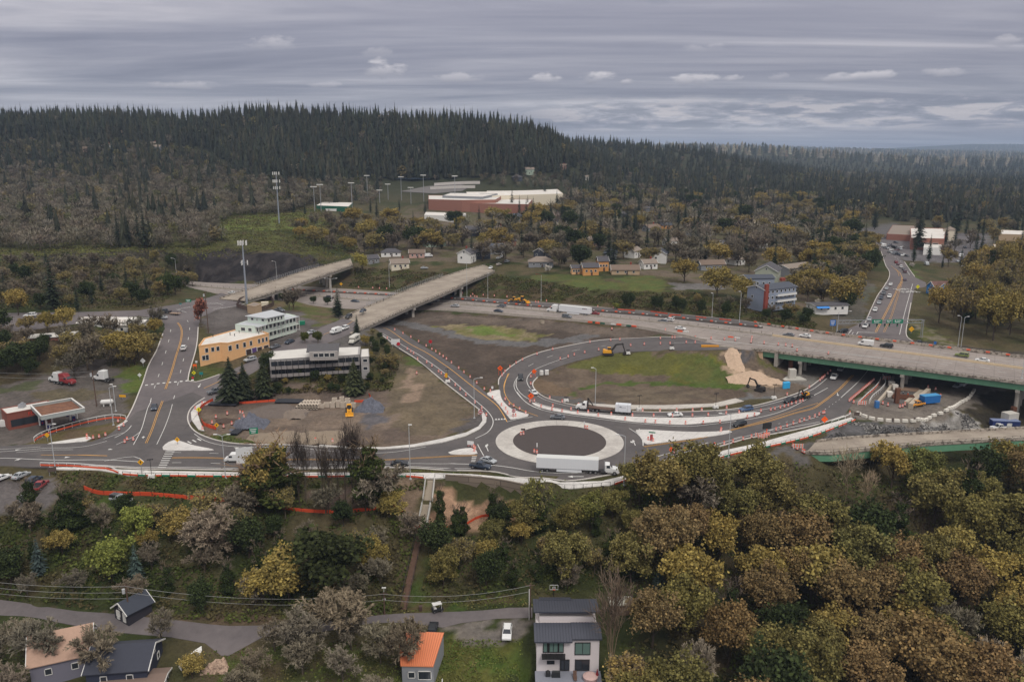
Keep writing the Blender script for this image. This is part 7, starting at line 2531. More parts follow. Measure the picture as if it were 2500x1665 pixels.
for q in[('suv','grey',1224,751,1190,747,'grey minivan on the far freeway lanes left of the white truck',6.8),('sedan','silver',1111,749,1080,746,'silver sedan on the freeway just right of the long overpass',6.4),('sedan','navy',1217,762,1250,765,'navy hatchback on the near freeway lanes under the grey minivan',6.8),('suv','grey',1384,776,1410,779,'dark grey SUV on the near freeway lanes below the white truck',7.3),('sedan','red',1452,768,1420,765,'red sports car behind the white freeway truck',7.4),('suv','white',1633,784,1600,780,'white SUV side by side with a grey car on the freeway',7.7),('sedan','grey',1618,787,1590,784,'grey sedan overlapped by a white SUV on the freeway',7.7),('sedan','white',1661,805,1690,808,'white sedan on the near freeway lanes left of the bridge',7.8),('sedan','grey',1925,821,1900,818,'dark grey sedan at the start of the freeway bridge',F2),('sedan','white',1965,823,1930,819,'white sedan following the dark grey one onto the bridge',F2),('van','white',2113,844,2080,840,'white high roof van on the freeway bridge',F2),('suv','black',2164,848,2120,842,'black SUV behind the white van on the bridge',F2),('suv','green',2348,871,2310,866,'olive green SUV on the right of the bridge',F2),('sedan','white',2398,883,2360,878,'white sedan behind the olive green SUV on the bridge',F2),('pickup','black',802,730,770,728,'black pickup between the two overpasses',5.3),('sedan','navy',867,738,900,741,'dark sedan on the near lanes left of the long overpass',5.4),('sedan','white',566,717,540,714,'white car passing under the left overpass',4.9),('pickup','silver',1060,736,1030,733,'silver pickup coming from under the long overpass',6.2),('sedan','black',1045,745,1015,742,'black car in the shade under the long overpass',6.2),('sedan','navy',1020,748,990,745,'navy car deepest in the shade under the long overpass',6.1),('sedan','navy',886,762,850,780,'dark sedan at the lower end of the long overpass',10.6),('suv','black',851,776,820,790,'black SUV with roof load below the overpass end',9.3),('sedan','white',1198,656,1170,672,'white car entering the far end of the long overpass',14.1),('sedan','beige',1218,648,1240,640,'beige car parked at the far end of the overpass',None),('suv','silver',1238,641,1255,634,'silver SUV parked right of the beige car',None),('sedan','white',1217,633,1232,627,'white car parked left of another white one by the charcoal house',None),('sedan','white',1226,629,1240,623,'white car parked right of its white neighbour by the charcoal house',None),('suv','white',1216,622,1196,622,'white SUV in front of the blue roofed house',None),('sedan','silver',1036,657,1055,656,'silver car on the drive of the cream cottage',None),('van','white',1046,628,1060,627,'white van behind the cream cottage hedge',None),('pickup','black',403,765,385,763,'black pickup pulling the flat trailer on the upper street',None),('sedan','silver',396,779,380,777,'silver car half hidden below the black pickup',None),('suv','white',74,774,40,774,'white wagon on the upper street at the far left',None),('suv','black',112,829,80,824,'black SUV in front of the low brick building',None),('suv','white',449,854,457,830,'white car climbing the hill street',None),('sedan','navy',377,999,370,1030,'dark blue sedan coming down the hill street',None),('pickup','grey',527,960,500,968,'grey pickup emerging beside the biggest dark cedar',None),('suv','silver',611,882,595,888,'silver SUV before the peach building',None),('sedan','grey',672,850,650,858,'grey green sedan parked right of the peach building',None),('sedan','navy',707,838,690,846,'navy sedan parked behind the grey green one',None),('sedan','silver',760,815,745,820,'silver car by the golden shrubs',None),('van','white',820,814,806,819,'white van parked above the slate roof room',None),('suv','white',841,805,830,810,'white SUV parked behind the white van',None),('pickup','grey',683,761,700,766,'grey pickup at the compound fence corner',None),('sedan','grey',348,988,349,987,'','skip'),('van','white',576,1127,550,1127,'white van half behind the back of the large sign',None),('sedan','black',976,1137,1000,1137,'black sedan on the lower road left of the roundabout',None),('sedan','silver',1192,1129,1220,1136,'silver sedan entering the roundabout beside the pickup',None),('pickup','navy',1173,1144,1205,1149,'dark blue pickup entering the roundabout',None),('sedan','grey',1362,1023,1330,1021,'dark grey sedan on the far side of the roundabout',None),('suv','black',1271,927,1272,945,'black car descending the inner loop lane',None),('sedan','white',1302,962,1285,948,'white sedan turning on the inner loop lane',None),('sedan','white',1648,1017,1610,1018,'white sedan following the box trailer',None),('suv','blue',1821,1004,1780,1010,'blue SUV on the loop lane before the bridge',None),('suv','black',1805,1041,1765,1051,'black SUV on the middle road between the islands',None),('pickup','black',1929,983,1895,993,'black pickup towing the small excavator',None),('pickup','white',2036,925,2020,945,'white pickup driving out from under the bridge',None),('pickup','silver',2053,905,2040,922,'silver pickup in the shade behind the white one',None),('pickup','orange',2238,992,2218,996,'orange cab truck hauling the blue bin in the gravel yard',None),('van','white',2352,942,2340,948,'white truck parked under the right part of the big bridge',None),('sedan','silver',2338,946,2325,950,'silver car parked left of the white truck under the bridge',None),('pickup','white',2438,1049,2410,1049,'white work pickup before the blue site office',None),('suv','black',2058,812,2035,813,'black SUV waiting left of the signal gantry',None),('pickup','black',2244,842,2280,845,'black pickup right of the signal gantry',None),('sedan','white',2174,697,2168,712,'white sedan coming down the avenue, topmost of the two white ones',None),('sedan','silver',2164,707,2158,720,'silver sedan in the kerb lane of the avenue, topmost',None),('pickup','grey',2157,719,2152,732,'dark grey pickup in the kerb lane of the avenue',None),('suv','white',2171,727,2164,742,'white SUV alone in the inner lane of the avenue',None),('suv','navy',2151,731,2145,745,'dark SUV under the grey pickup on the avenue',None),('sedan','silver',2146,742,2140,755,'silver sedan under the dark SUV on the avenue',None),('suv','white',2136,760,2128,778,'large white SUV in the kerb lane of the avenue',None),('sedan','silver',2122,782,2114,800,'silver car nearest the gantry in the kerb lane',None),('pickup','white',2112,800,2106,812,'white pickup seen through the gantry truss',None),('sedan','purple',2209,685,2205,665,'purple grey car going up the avenue',None),('suv','maroon',2209,666,2200,655,'maroon SUV, nearest of the queue on the avenue bend',None),('sedan','grey',2206,660,2196,649,'dark car second in the queue on the avenue bend',None),('suv','white',2199,654,2190,645,'pale car third in the queue on the avenue bend',None),('sedan','maroon',2193,648,2184,640,'maroon car fourth in the queue on the avenue bend',None),('suv','red',2187,643,2178,636,'dark red car heading the queue on the avenue bend',None),('pickup','silver',296,1226,325,1231,'silver pickup with black canopy before the orange mesh',None),('suv','navy',84,1178,100,1162,'slate blue wagon in the parking bay below the road',None),('pickup','red',99,1192,116,1172,'red and white old pickup in the parking bay',None),('sedan','silver',52,1166,64,1158,'silver car behind the ivy tree in the parking bay',None),('sedan','white',4,1172,14,1166,'white car at the left edge of the parking bay',None),('sedan','silver',62,1220,72,1206,'silver car half hidden in the lower parking bay',None),('suv','white',1238,1552,1236,1580,'white SUV with sunroof on the gravel drive',None),('suv','black',1057,1542,1060,1525,'black car with roof bars behind the orange roof',None),]:
 if q[7]=='skip':
  continue
 veh(*q[:7],z=q[7])
for i,(px,py)in EN([(2128,594),(2136,599),(2130,584),(2142,588),(2150,583),(2155,577),(2162,580),(2150,596),(2157,603),(2163,608),(2172,601),(2187,594),(2176,612),(2184,608),(2190,613),(2196,610),(2202,606),(2172,618),(2184,622),(2193,624),(2205,626),(2213,627),(2306,618),(2322,578),(2312,604),(2328,594),(2348,618),(2356,606),(2346,628),(2372,618),(2384,614),(2338,640),(2352,652),(2262,648),(2376,656)]):
 ks,cs=['suv','sedan','sedan','van','pickup'],['white','silver','grey','navy','white','black','maroon','silver']
 veh(ks[i%5]if i!=22 else 'van',cs[i%8]if i!=22 else 'white',px,py,px+(10 if i%2 else-10),py+(2 if px<2250 else 6),'%s %s on the %s of the shops'%(cs[i%8]if i!=22 else 'white',{'suv':'SUV','sedan':'car','van':'van','pickup':'pickup'}[ks[i%5]if i!=22 else 'van'],'left car park' if px<2250 else 'right car park'),gR='cars parked at the shops')
for o in list(COL.objects):
 if o.get('label','').startswith('silver pickup with black canopy'):
  mb=MB()
  mb.box((-1.9,0,1.5),(1.95,1.8,.72),top=.9)
  mb.bd('canopy',M_BLK,o)
  mb=MB()
  for s in(-.6,-.2,.2,.6):
   mb.bar((-2.8,s,2.),(.9,s,2.05),.06)
  mb.bd('rack',M_GALV,o)
def place(rO,px,py,px2,py2,z=None):
 a,b=(gp(px,py),gp(px2,py2))if z is None else(VT(W(px,py,z)),VT(W(px2,py2,z)))
 if z is None:
  a.z+=.12
 rO.location=a
 rO.rotation_euler=(0,0,math.atan2(b.y-a.y,b.x-a.x))
 return rO
def mW(rO,xs,h,r=.5,dual=False):
 for x in xs:
  for s in(-1,1):
   mb=MB()
   mb.cyl((x,s*(h-.2)-.2,r),r,.4,14,axis='Y')
   w_=mb.bd('wheel',M_TYRE,rO)
   mb=MB()
   mb.cyl((x,s*(h+.01)-.02,r),r*.5,.04,8,axis='Y')
   mb.bd('rim',M_RIM,w_)
def P(name,m):
 return mat('paint '+name,PC.get(name,(.5,.5,.5)),.35,spec=.5)if m is None else m
def tractor(rO,colr,x0=0,sleeper=True,day=False):
 m=P(colr,None)
 mb=MB()
 mb.prism([(x0-3.,.8),(x0-3.,2.),(x0-1.7,1.9),(x0-.25,1.65),(x0,1.2),(x0,.45),(x0-3.,.5)],-1.1,1.1)
 link('hood',bev(mb.mesh('hood'),.12),m,rO)
 L=3.6 if sleeper else 1.9
 mb=MB()
 tz=3.9 if sleeper else 2.85
 mb.prism([(x0-1.75,.7),(x0-1.75,1.95),(x0-2.35,2.75),(x0-3.2,tz),(x0-1.75-L,tz),(x0-1.75-L,.7)],-1.2,1.2)
 link('cab',bev(mb.mesh('cab'),.14),m,rO)
 mb=MB()
 mb.add([(x0-1.74,-1.02,2.02),(x0-2.32,-1.02,2.74),(x0-2.32,1.02,2.74),(x0-1.74,1.02,2.02),(x0-1.69,-1.02,2.03),(x0-2.27,-1.02,2.78),(x0-2.27,1.02,2.78),(x0-1.69,1.02,2.03)],[(0,1,2,3),(4,7,6,5),(0,4,5,1),(2,6,7,3)])
 mb.box((x0-2.75,0,2.3),(.9,2.44,.75))
 mb.bd('window',M_GLASS,rO)
 mb=MB()
 mb.box((x0-5.2,0,.85),(5.8,1.,.3))
 mb.cyl((x0-4.6,-1.15,.8),.32,1.2,10,axis='X')
 mb.bd('chassis',M_DARKM,rO)
 mb=MB()
 mb.bar((x0-1.75-L-.15,-.9,.9),(x0-1.75-L-.15,-.9,3.7),.16,n=6)
 mb.bd('exhaust',M_GALV,rO)
 for s in(-1,1):
  mb=MB()
  mb.box((x0-.12,s*.9,1.05),(.2,.35,.25))
  mb.bd('headlight',M_HL,rO)
 mW(rO,(x0-1.1,x0-6.,x0-7.3),1.22,.52)
def semi(lB,px,py,px2,py2,z=None,sleeper=True,mark=False,rot=None):
 rO=empty('truck',(0,0,0),0,lB,'truck')
 m=mat('trailer white',(.76,.77,.79),.45,stretch=(6,.2,.2),var=.03,vs=.4)
 mb=MB()
 mb.box((0,0,2.62),(16.15,2.6,2.75))
 tr_=mb.bd('trailer',m,rO)
 mb=MB()
 mb.box((0,0,4.02),(16.15,2.56,.06))
 mb.bd('roof',mat('trailer roof',(.66,.66,.64),.6),tr_)
 mb=MB()
 mb.box((0,0,1.18),(16.1,2.62,.16))
 mb.box((-3.,0,.9),(5,.8,.4))
 mb.box((3.5,-.9,.75),(.15,.15,1.1))
 mb.box((3.5,.9,.75),(.15,.15,1.1))
 mb.bd('frame',M_GALV,tr_)
 if not sleeper or mark:
  for s in(-1,1):
   mb=MB()
   mb.box((.5,s*1.25,.75),(6.5,.06,.8))
   mb.bd('skirt',m,tr_)
 if mark:
  for x,w,c in((-4.6,.9,(.1,.1,.12)),(-5.5,.8,(.2,.05,.07)),(-6.3,.7,(.1,.1,.16))):
   mb=MB()
   mb.box((-x-10.8+0.,-1.31,3.4),(w,.03,.3))
   mb.box((x,1.31,3.4),(w,.03,.3))
   mb.bd('logo',mat('logo %.2f'%c[0]+str(x),c,.5),tr_)
 mW(rO,(-5.2,-6.5),1.2,.5)
 tractor(rO,'white',8.08+1.4+(5.35 if sleeper else 3.9),sleeper)
 return place(rO,px,py,px2,py2,z)
semi('white truck and long white trailer driving left on the freeway',1404,768,1370,764.5,7.2,True,True)
semi('white truck and long white trailer rounding the roundabout',1385,1152,1440,1153,None,False)
for lb,c,a,b in(('red tractor unit parked under the bare oak','red',(160,938),(190,944)),('white tractor unit parked left of the red one','white',(142,934),(128,929)),('white tractor unit beside the brown utility pole','white',(252,930),(236,926))):
 rO=empty('tractor_unit',(0,0,0),0,lb,'truck')
 tractor(rO,c,3.8,True)
 place(rO,*a,*b)
rO=empty('flatbed_truck',(0,0,0),0,'white cab flatbed truck with hoist on the loop lane','truck')
tractor(rO,'white',6.4,False)
mb=MB()
mb.box((-1.6,0,1.25),(8.,2.3,.2))
mb.box((-1.6,0,1.),(9.4,.8,.3))
mb.bd('bed',mat('worn steel bed',A(92,72,62),.8,var=.2),rO)
mb=MB()
mb.bar((2.5,0,1.2),(2.5,0,4.2),.35)
mb.bar((2.5,0,4.2),(.6,.3,1.8),.25)
mb.bd('hoist',M_DARKM,rO)
place(rO,1453,1004,1425,1001)
rO=empty('box_trailer',(0,0,0),0,'white storage box on a low trailer behind the flatbed truck','trailer')
mb=MB()
mb.box((0,0,2.15),(4.9,2.35,2.4))
bx=mb.bd('box',mat('storage box white',(.70,.72,.76),.5),rO)
mb=MB()
for x in(-1.5,1.5):
 mb.box((x,0,2.15),(.06,2.4,2.45))
mb.bd('strap',M_GALV,bx)
for s in(-1,1):
 mb=MB()
 mb.box((.1,s*1.19,2.45),(2.1,.02,.12))
 mb.box((.8,s*1.19,2.6),(.7,.02,.4))
 mb.bd('logo',mat('faded grey print',A(140,142,152),.6),bx)
mb=MB()
mb.box((.6,0,.8),(6.8,2.2,.25))
mb.bd('frame',M_DARKM,rO)
mW(rO,(-1.8,-.8,.2),1.15,.36)
place(rO,1521,1011,1480,1008)
rO=empty('motor_home',(0,0,0),0,'cream motor home parked beside the yellow tree','motor home')
mb=MB()
mb.prism([(-3.6,.6),(-3.6,3.),(2.9,3.05),(3.3,2.5),(3.,2.),(2.4,1.9),(2.3,.6)],-1.2,1.2)
link('body',bev(mb.mesh('body'),.15),P('beige',mat('cream paint',(.62,.60,.54),.5)),rO)
mb=MB()
mb.prism([(2.3,.6),(2.3,1.9),(2.9,1.8),(3.4,1.2),(4.3,1.1),(4.35,.6)],-1.,1.)
mb.bd('cab',MATS['cream paint'],rO)
mb=MB()
mb.box((-.6,0,2.1),(1.4,2.45,.7))
mb.box((1.2,0,2.1),(.9,2.45,.6))
mb.bd('window',M_GLASS,rO)
mb=MB()
mb.box((-1.5,.2,3.15),(.9,.9,.25))
mb.box((1.,-.2,3.12),(.6,.6,.2))
mb.bd('roof_vent',M_WHT,rO)
mW(rO,(3.3,-2.),1.1,.4)
place(rO,866,836,850,848)
rO=empty('flat_trailer',(0,0,0),0,'brown flat trailer behind the black pickup on the upper street','trailer')
mb=MB()
mb.box((0,0,.7),(4.6,2.2,.15))
mb.bar((2.3,0,.6),(3.7,0,.5),.15)
mb.bd('bed',mat('trailer boards',A(150,128,110),.9,var=.2),rO)
mb=MB()
for s in(-1,1):
 mb.bar((-2.3,s*1.1,1.3),(2.3,s*1.1,1.3),.08)
 mb.bar((-2.3,s*1.1,.7),(-2.3,s*1.1,1.9),.1)
mb.bd('railing',M_DARKM,rO)
mW(rO,(-.4,.5),1.1,.34)
place(rO,428,769,405,766)
rO=empty('golf_cart',(0,0,0),0,'small golf cart with cream roof beside the lane','golf cart')
mb=MB()
mb.prism([(-1.2,.3),(-1.2,.9),(-.4,.95),(-.3,.45),(.6,.45),(.9,.95),(1.25,.6),(1.25,.3)],-.6,.6)
mb.bd('body',M_BLK,rO)
mb=MB()
mb.box((-.1,0,1.9),(2.,1.25,.1))
mb.bd('roof',M_WHT,rO)
mb=MB()
for x in(-.95,.75):
 for s in(-.55,.55):
  mb.bar((x,s,.7),(x,s,1.9),.06)
mb.box((-.55,0,1.),(.5,1.1,.15))
mb.bd('frame',M_WHT,rO)
mW(rO,(-.8,.85),.6,.24)
place(rO,1068,1493,1080,1490)
rO=empty('boat',(0,0,0),0,'white motor boat on the ground at the bottom left','boat')
V,F=[],[]
st=[(-3.2,1.15,0.),(-1.5,1.2,-.05),(.5,1.15,0),(2.2,.7,.12),(3.3,.03,.3)]
for x,w_,k in st:
 V+=[(x,-w_,1.2+k),(x,-w_*.55,.35+k),(x,0,.15+k),(x,w_*.55,.35+k),(x,w_,1.2+k)]
for i in range(4):
 for j in range(4):
  a=5*i+j
  F.append((a,a+5,a+6,a+1))
F.append((0,1,2,3,4))
for i in range(4):
 F.append((5*i,5*i+4,5*i+9,5*i+5))
mb=MB()
mb.add(V,F)
mb.bd('hull',M_WHT,rO)
mb=MB()
mb.box((-.2,0,1.45),(1.9,1.5,.5),top=.75)
mb.bd('cabin',WALLS['white'],rO)
mb=MB()
mb.box((-3.45,0,1.1),(.4,.4,1.))
mb.bd('outboard_motor',M_DARKM,rO)
place(rO,472,1618,500,1580)
mb=MB()
mb.box((0,0,.5),(.6,.6,1.),top=1.15)
mb.box((0,0,1.04),(.76,.8,.08))
mb.bd('wheelie_bin',mat('brown plastic',A(74,56,52),.6),lB='dark brown wheelie bin beside the golf cart',cat='bin',loc=gp(1027,1490),rz=.1)
mb=MB()
mb.box((0,0,.8),(2.4,1.5,1.5),top=1.1)
mb.box((0,0,1.6),(2.6,1.6,.08))
mb.bd('rubbish_container',M_GR,lB='dark green rubbish container right of the motel',cat='rubbish container',loc=gp(737,793),rz=.4)
rO=empty('roll_off_bin',tuple(gp(2269,985)),.25,'bright blue roll off bin behind the orange cab truck','bin')
mb=MB()
mb.prism([(-3.,.5),(-3.3,3.),(3.2,3.),(3.,.5)],-1.25,1.25)
mb.bd('body',mat('bin blue',A(28,96,160),.6,var=.08),rO)
mb=MB()
mb.box((-.05,0,3.02),(6.6,2.6,.1))
mb.bd('cover',mat('tarp blue',A(60,132,178),.7,var=.06),rO)
rO=empty('site_office',tuple(gp(2451,1046)),-.12,'navy blue container office under the right pier','container')
mb=MB()
mb.box((0,0,1.5),(8.4,2.5,2.7))
mb.bd('body',mat('office blue',A(32,46,96),.6,var=.05),rO)
mb=MB()
mb.box((0,0,2.9),(8.5,2.6,.12))
mb.bd('roof',mat('office roof',A(110,120,150),.6),rO)
for x,w_ in((-2.6,1.2),(.9,1.3)):
 aw(rO,(x,-1.25,1.7),(0,-1),w_,.9,glass=WALLS['white']if x>0 else None)
mb=MB()
mb.box((0,0,1.1),(1.2,1.2,2.2))
mb.box((0,0,2.25),(1.25,1.25,.15),top=.8)
bt=mb.mesh('portable_toilet')
for i,(px,py,c,lb)in EN(((1915,948,'a','sky blue portable toilet left of its twin by the spoil heap'),(1923,947,'a','sky blue portable toilet right of its twin by the spoil heap'),(2140,995,'b','blue portable toilet at the end of the pedestrian channels'),(1107,722,'c','dark portable toilet under the far end of the long overpass'))):
 me=bt.copy()
 link('portable_toilet',me,mat({'a':'sky blue plastic','b':'blue plastic','c':'navy plastic'}[c],{'a':A(48,160,214),'b':A(50,104,160),'c':A(24,36,60)}[c],.5),None,lb,'portable toilet').location=gp(px,py)
 # machines
M_YEL2=mat('machine yellow',A(226,160,40,1.05),.5,var=.05)
M_MDARK=mat('machine dark',A(48,44,42),.7)
def eX(lB,px,py,px2,py2,s=1.,body=None,arm=None,z=None,turn=0.):
 rO=empty('excavator',(0,0,0),0,lB,'excavator')
 for q in(-1,1):
  mb=MB()
  mb.prism([(-2.1,.15),(-1.8,0),(1.8,0),(2.1,.15),(2.1,.65),(1.8,.85),(-1.8,.85),(-2.1,.65)],q*1.2-.28,q*1.2+.28)
  mb.bd('track',M_MDARK,rO)
 mb=MB()
 mb.box((-.5,0,1.45),(3.4,2.4,1.),top=.94)
 mb.box((-1.6,0,2.05),(1.,2.2,.5),top=.85)
 mb.bd('housing',body or M_YEL2,rO)
 mb=MB()
 mb.prism([(-.2,1.),(-.2,2.85),(.9,2.85),(1.4,1.9),(1.4,1.)],.15,1.15)
 cb_=mb.bd('cab',M_GLASS,rO)
 mb=MB()
 mb.box((.35,.65,2.9),(1.3,1.1,.12))
 mb.bd('roof',body or M_YEL2,cb_)
 mb=MB()
 mb.bar((1.,-.3,1.4),(3.,-.3,4.3),.5,.7)
 mb.bar((3.,-.3,4.3),(6.,-.3,4.5),.5,.6,w2=.35)
 mb.bd('boom',arm or M_MDARK,rO)
 mb=MB()
 mb.bar((5.4,-.3,4.9),(6.6,-.3,1.4),.4,.5,w2=.3)
 st_=mb.bd('stick',arm or M_MDARK,rO)
 mb=MB()
 mb.prism([(6.3,1.5),(7.1,1.3),(6.9,.3),(6.1,.1),(5.7,.5)],-.9,.3)
 mb.bd('bucket',M_MDARK,st_)
 rO.scale=(s,s,s)
 return place(rO,px,py,px2,py2,z)
eX('large yellow excavator with dark arm on the loop lane edge',1485,867,1520,866,1.)
eX('small dark excavator working at the foot of the spoil heap',1855,955,1830,948,.8,M_MDARK,M_MDARK)
eX('yellow and black small excavator riding on the trailer',1966,968,1950,973,.62,None,M_MDARK,z=1.1)
rO=empty('equipment_trailer',(0,0,0),0,'low trailer carrying the small yellow excavator','trailer')
mb=MB()
mb.box((0,0,.8),(6.,2.3,.2))
mb.bar((3,0,.7),(4.6,0,.6),.2)
mb.bd('bed',M_DARKM,rO)
mW(rO,(-.9,0),1.15,.38)
place(rO,1967,973,1935,982)
def loader(lB,px,py,px2,py2,z=None,s=1.,grader=False):
 rO=empty('wheel_loader',(0,0,0),0,lB,'wheel loader')
 mb=MB()
 mb.prism([(-3.2,.9),(-3.2,1.9),(-2.9,2.2),(-.9,2.3),(-.9,.7)],-.9,.9)
 mb.box((.9,0,1.2),(2.2,1.,.9))
 mb.bd('body',M_YEL2,rO)
 mb=MB()
 mb.box((-.3,0,2.3),(1.3,1.5,1.9),top=.9)
 c_=mb.bd('cab',M_GLASS,rO)
 mb=MB()
 mb.box((-.3,0,3.3),(1.5,1.6,.12))
 mb.bd('roof',M_YEL2,c_)
 mb=MB()
 for q in(-.6,.6):
  mb.bar((.5,q,1.8),(3.1,q,.8),.3)
 mb.bd('arm',M_YEL2,rO)
 mb=MB()
 mb.prism([(2.9,.2),(4.1,.15),(4.,.35),(3.3,.5),(3.2,1.3),(2.95,1.3)],-1.4,1.4)
 mb.bd('bucket',M_YEL2,rO)
 mW(rO,(-2.,1.3),1.3,.78)
 rO.scale=(s,s,s)
 return place(rO,px,py,px2,py2,z)
loader('yellow wheel loader facing the viewer in the works yard',853,1010,854,1030,s=.9)
loader('yellow wheel loader on the far shoulder of the freeway',1276,739,1300,742,7.)
loader('yellow wheel loader rear unit left of another on the far shoulder',1254,737,1235,735,6.9,.8)
# traffic drums
def drum_mesh():
 mb=MB()
 r=[.33,.31,.31,.29,.29,.27,.27,.25,.25,.23]
 z=[.12,.3,.3,.48,.48,.64,.64,.82,.82,1.05]
 n=9
 F,mi=[],[]
 for k in range(len(r)):
  for i in range(n):
   mb.v.append((r[k]*math.cos(6.283*i/n),r[k]*math.sin(6.283*i/n),z[k]))
 for k in range(len(r)-1):
  for i in range(n):
   F.append((k*n+i,k*n+(i+1)%n,(k+1)*n+(i+1)%n,(k+1)*n+i))
   mi.append(1 if(k//2)%2 else 0)
 F.append(tuple(range(9*n,10*n)))
 mi.append(0)
 b=len(mb.v)
 for zz,rr in((0,.46),(.12,.44)):
  for i in range(n):
   mb.v.append((rr*math.cos(6.283*i/n),rr*math.sin(6.283*i/n),zz))
 for i in range(n):
  F.append((b+i,b+(i+1)%n,b+n+(i+1)%n,b+n+i))
  mi.append(2)
 F.append(tuple(b+n+i for i in range(n)))
 mi.append(2)
 me=bpy.data.meshes.new('drum')
 me.from_pydata(mb.v,[],F)
 me.polygons.foreach_set('material_index',mi)
 for m in(mat('drum orange',A(232,92,62,1),.6),mat('reflective white',(.8,.78,.76),.5),M_TYRE):
  me.materials.append(m)
 return me
DRUM=drum_mesh()
def run(off,sc,pts,lB,gR,z=None,s=1.):
 for x,y in pts:
  px,py=off[0]+x/sc,off[1]+y/sc+1.6
  o=link('traffic_drum',DRUM,None,None,lB,'traffic drum',gR)
  if z is None:
   g=gp(px,py)
   g.z+=.12
   k=float(inpoly([g.x],[g.y],WALKW)[0])*.15
   g.z+=k
  else:
   g=VT(W(px,py,z))
  o.location=g
  o.scale=(s,s,s)
  o.rotation_euler=(0,0,px%6)
WALKW=wp(WALK)
T_='orange and white traffic drum '
run((850,600),4.708,[(535,970),(630,1012),(720,1055),(810,1105),(897,1155),(962,1195),(1007,1220),(1052,1252),(1092,1277),(1130,1307),(1187,1350),(1270,1412),(1330,1460),(1402,1515)],T_+'on the right shoulder of the ramp from the overpass','drums on the right of the ramp')
run((900,820),5.8875,[(1553,685),(1663,772),(1750,803)],T_+'on the right shoulder of the ramp from the overpass','drums on the right of the ramp')
run((850,600),4.708,[(450,1068),(680,1192),(720,1220),(752,1243),(797,1308),(903,1345),(963,1388)],T_+'on the left edge of the ramp from the overpass','drums on the left of the ramp')
run((900,820),5.8875,[(1045,550),(1095,590),(1162,650),(1245,717),(1315,777),(1397,860),(1528,965),(1625,1050),(1692,1147),(690,545),(1005,520)],T_+'on the left edge of the ramp from the overpass','drums on the left of the ramp')
run((900,820),5.8875,[(1780,900),(1910,1005),(1970,1062),(1997,1120),(1963,920),(2023,992),(2085,1015),(2170,1060),(2257,1115),(2077,1157),(2112,1157)],T_+'on the triangular island between ramp and loop','drums on the triangular island')
run((850,600),4.708,[(1770,1495),(1803,1450),(1860,1397),(1930,1352),(2003,1315),(2170,1250),(2350,1195)],T_+'on the outer kerb of the loop','drums on the outer kerb of the loop')
run((1300,600),4.708,[(232,1195),(660,1113),(898,1090),(1003,1083),(1470,1070),(1605,1060),(1635,1060),(1870,1062),(2052,1070),(2205,1080),(2330,1090),(1527,972),(912,960)],T_+'on the outer kerb of the loop','drums on the outer kerb of the loop')
run((1300,600),4.708,[(318,1305),(410,1280),(480,1258),(600,1230),(760,1200),(1127,1150),(1285,1137),(1470,1130),(1580,1128),(1767,1115),(1870,1117)],T_+'on the inner edge of the loop','drums on the inner edge of the loop')
run((1250,780),4.708,[(215,665),(215,745),(245,605),(433,905),(577,950),(765,990),(1500,1053),(1700,1057),(1892,1050),(2075,1050),(2180,1047)],T_+'on the inner edge of the loop','drums on the inner edge of the loop')
run((1250,780),4.708,[(205,950),(257,942),(335,1008),(460,1040),(468,1000),(575,1060),(678,1040),(755,1078),(875,1070),(990,1110),(1140,1095),(1300,1153),(1383,1110),(1532,1180),(1627,1115),(1647,1187),(1813,1197),(1843,1118),(1993,1200),(2072,1112),(2197,1197),(2253,1105)],T_+'along the long divider between the lanes','drums along the long divider')
run((1700,880),4.708,[(78,725),(270,717),(135,635),(342,617),(490,603),(585,660),(667,635),(740,588),(853,575),(900,565),(963,550),(1010,535),(1055,523),(1093,505),(1142,493),(1190,477),(1220,470)],T_+'along the long divider between the lanes','drums along the long divider')
run((1700,880),4.708,[(1297,315),(1042,398),(60,577),(347,550),(1420,232),(1440,212),(1457,200),(1475,185),(1510,155),(1540,125)],T_+'on the left edge of the road under the bridge','drums left of the road under the bridge')
run((1700,880),4.708,[(100,1000),(208,980),(318,962),(420,942),(537,912),(632,885),(280,815),(285,800),(915,803),(967,788),(1040,760),(1112,735),(1185,710),(1238,692),(1298,672),(1360,650),(1410,630),(1453,612),(1470,607),(1762,612),(1805,487)],T_+'along the near edge of the east road','drums on the near edge of the east road')
run((1250,780),4.708,[(1868,1535),(1982,1512),(2120,1490),(2220,1470),(2327,1450)],T_+'along the near edge of the east road','drums on the near edge of the east road')
run((1700,880),4.708,[(1758+15.6*i,468-13.2*i)for i in range(19)],T_+'in the tight row beside the bridge road','tight row of drums')
run((1150,950),4.708,[(572,525),(602,520),(1310,450),(1335,455),(727,725),(757,735)],T_+'guarding a sign on the roundabout island','drums on the roundabout island')
run((1150,950),4.708,[(2035,583),(2093,598)],T_+'at the street sign on the wedge island','drums on the right wedge island')
run((1150,950),4.708,[(-25,655),(10,663),(30,670),(47,690),(37,715)],T_+'crowded on the small left wedge island','drums on the left wedge island')
run((1650,740),5.8875,[(1092,500),(1086,530),(1080,560),(1267,575),(1472,597),(1577,607),(1672,620),(1740,683),(2190,725)],T_+'on the freeway bridge shoulder','drums on the bridge',8.3)
run((420,820),4.356,[(588,833),(725,820),(753,830),(765,865),(718,905),(468,870),(427,930),(637,940),(550,972),(325,990),(1708,1125),(1863,1120),(1940,1170),(1527,1115),(248,778),(322,727)],T_+'standing in the works yard','drums in the works yard')
run((0,900),5.352,[(1617,748),(1558,797),(1545,695),(1380,873),(1298,898),(1220,912),(1138,890),(1140,915),(1663,930),(1632,965),(1743,935)],T_+'before the filling station','drums before the filling station')
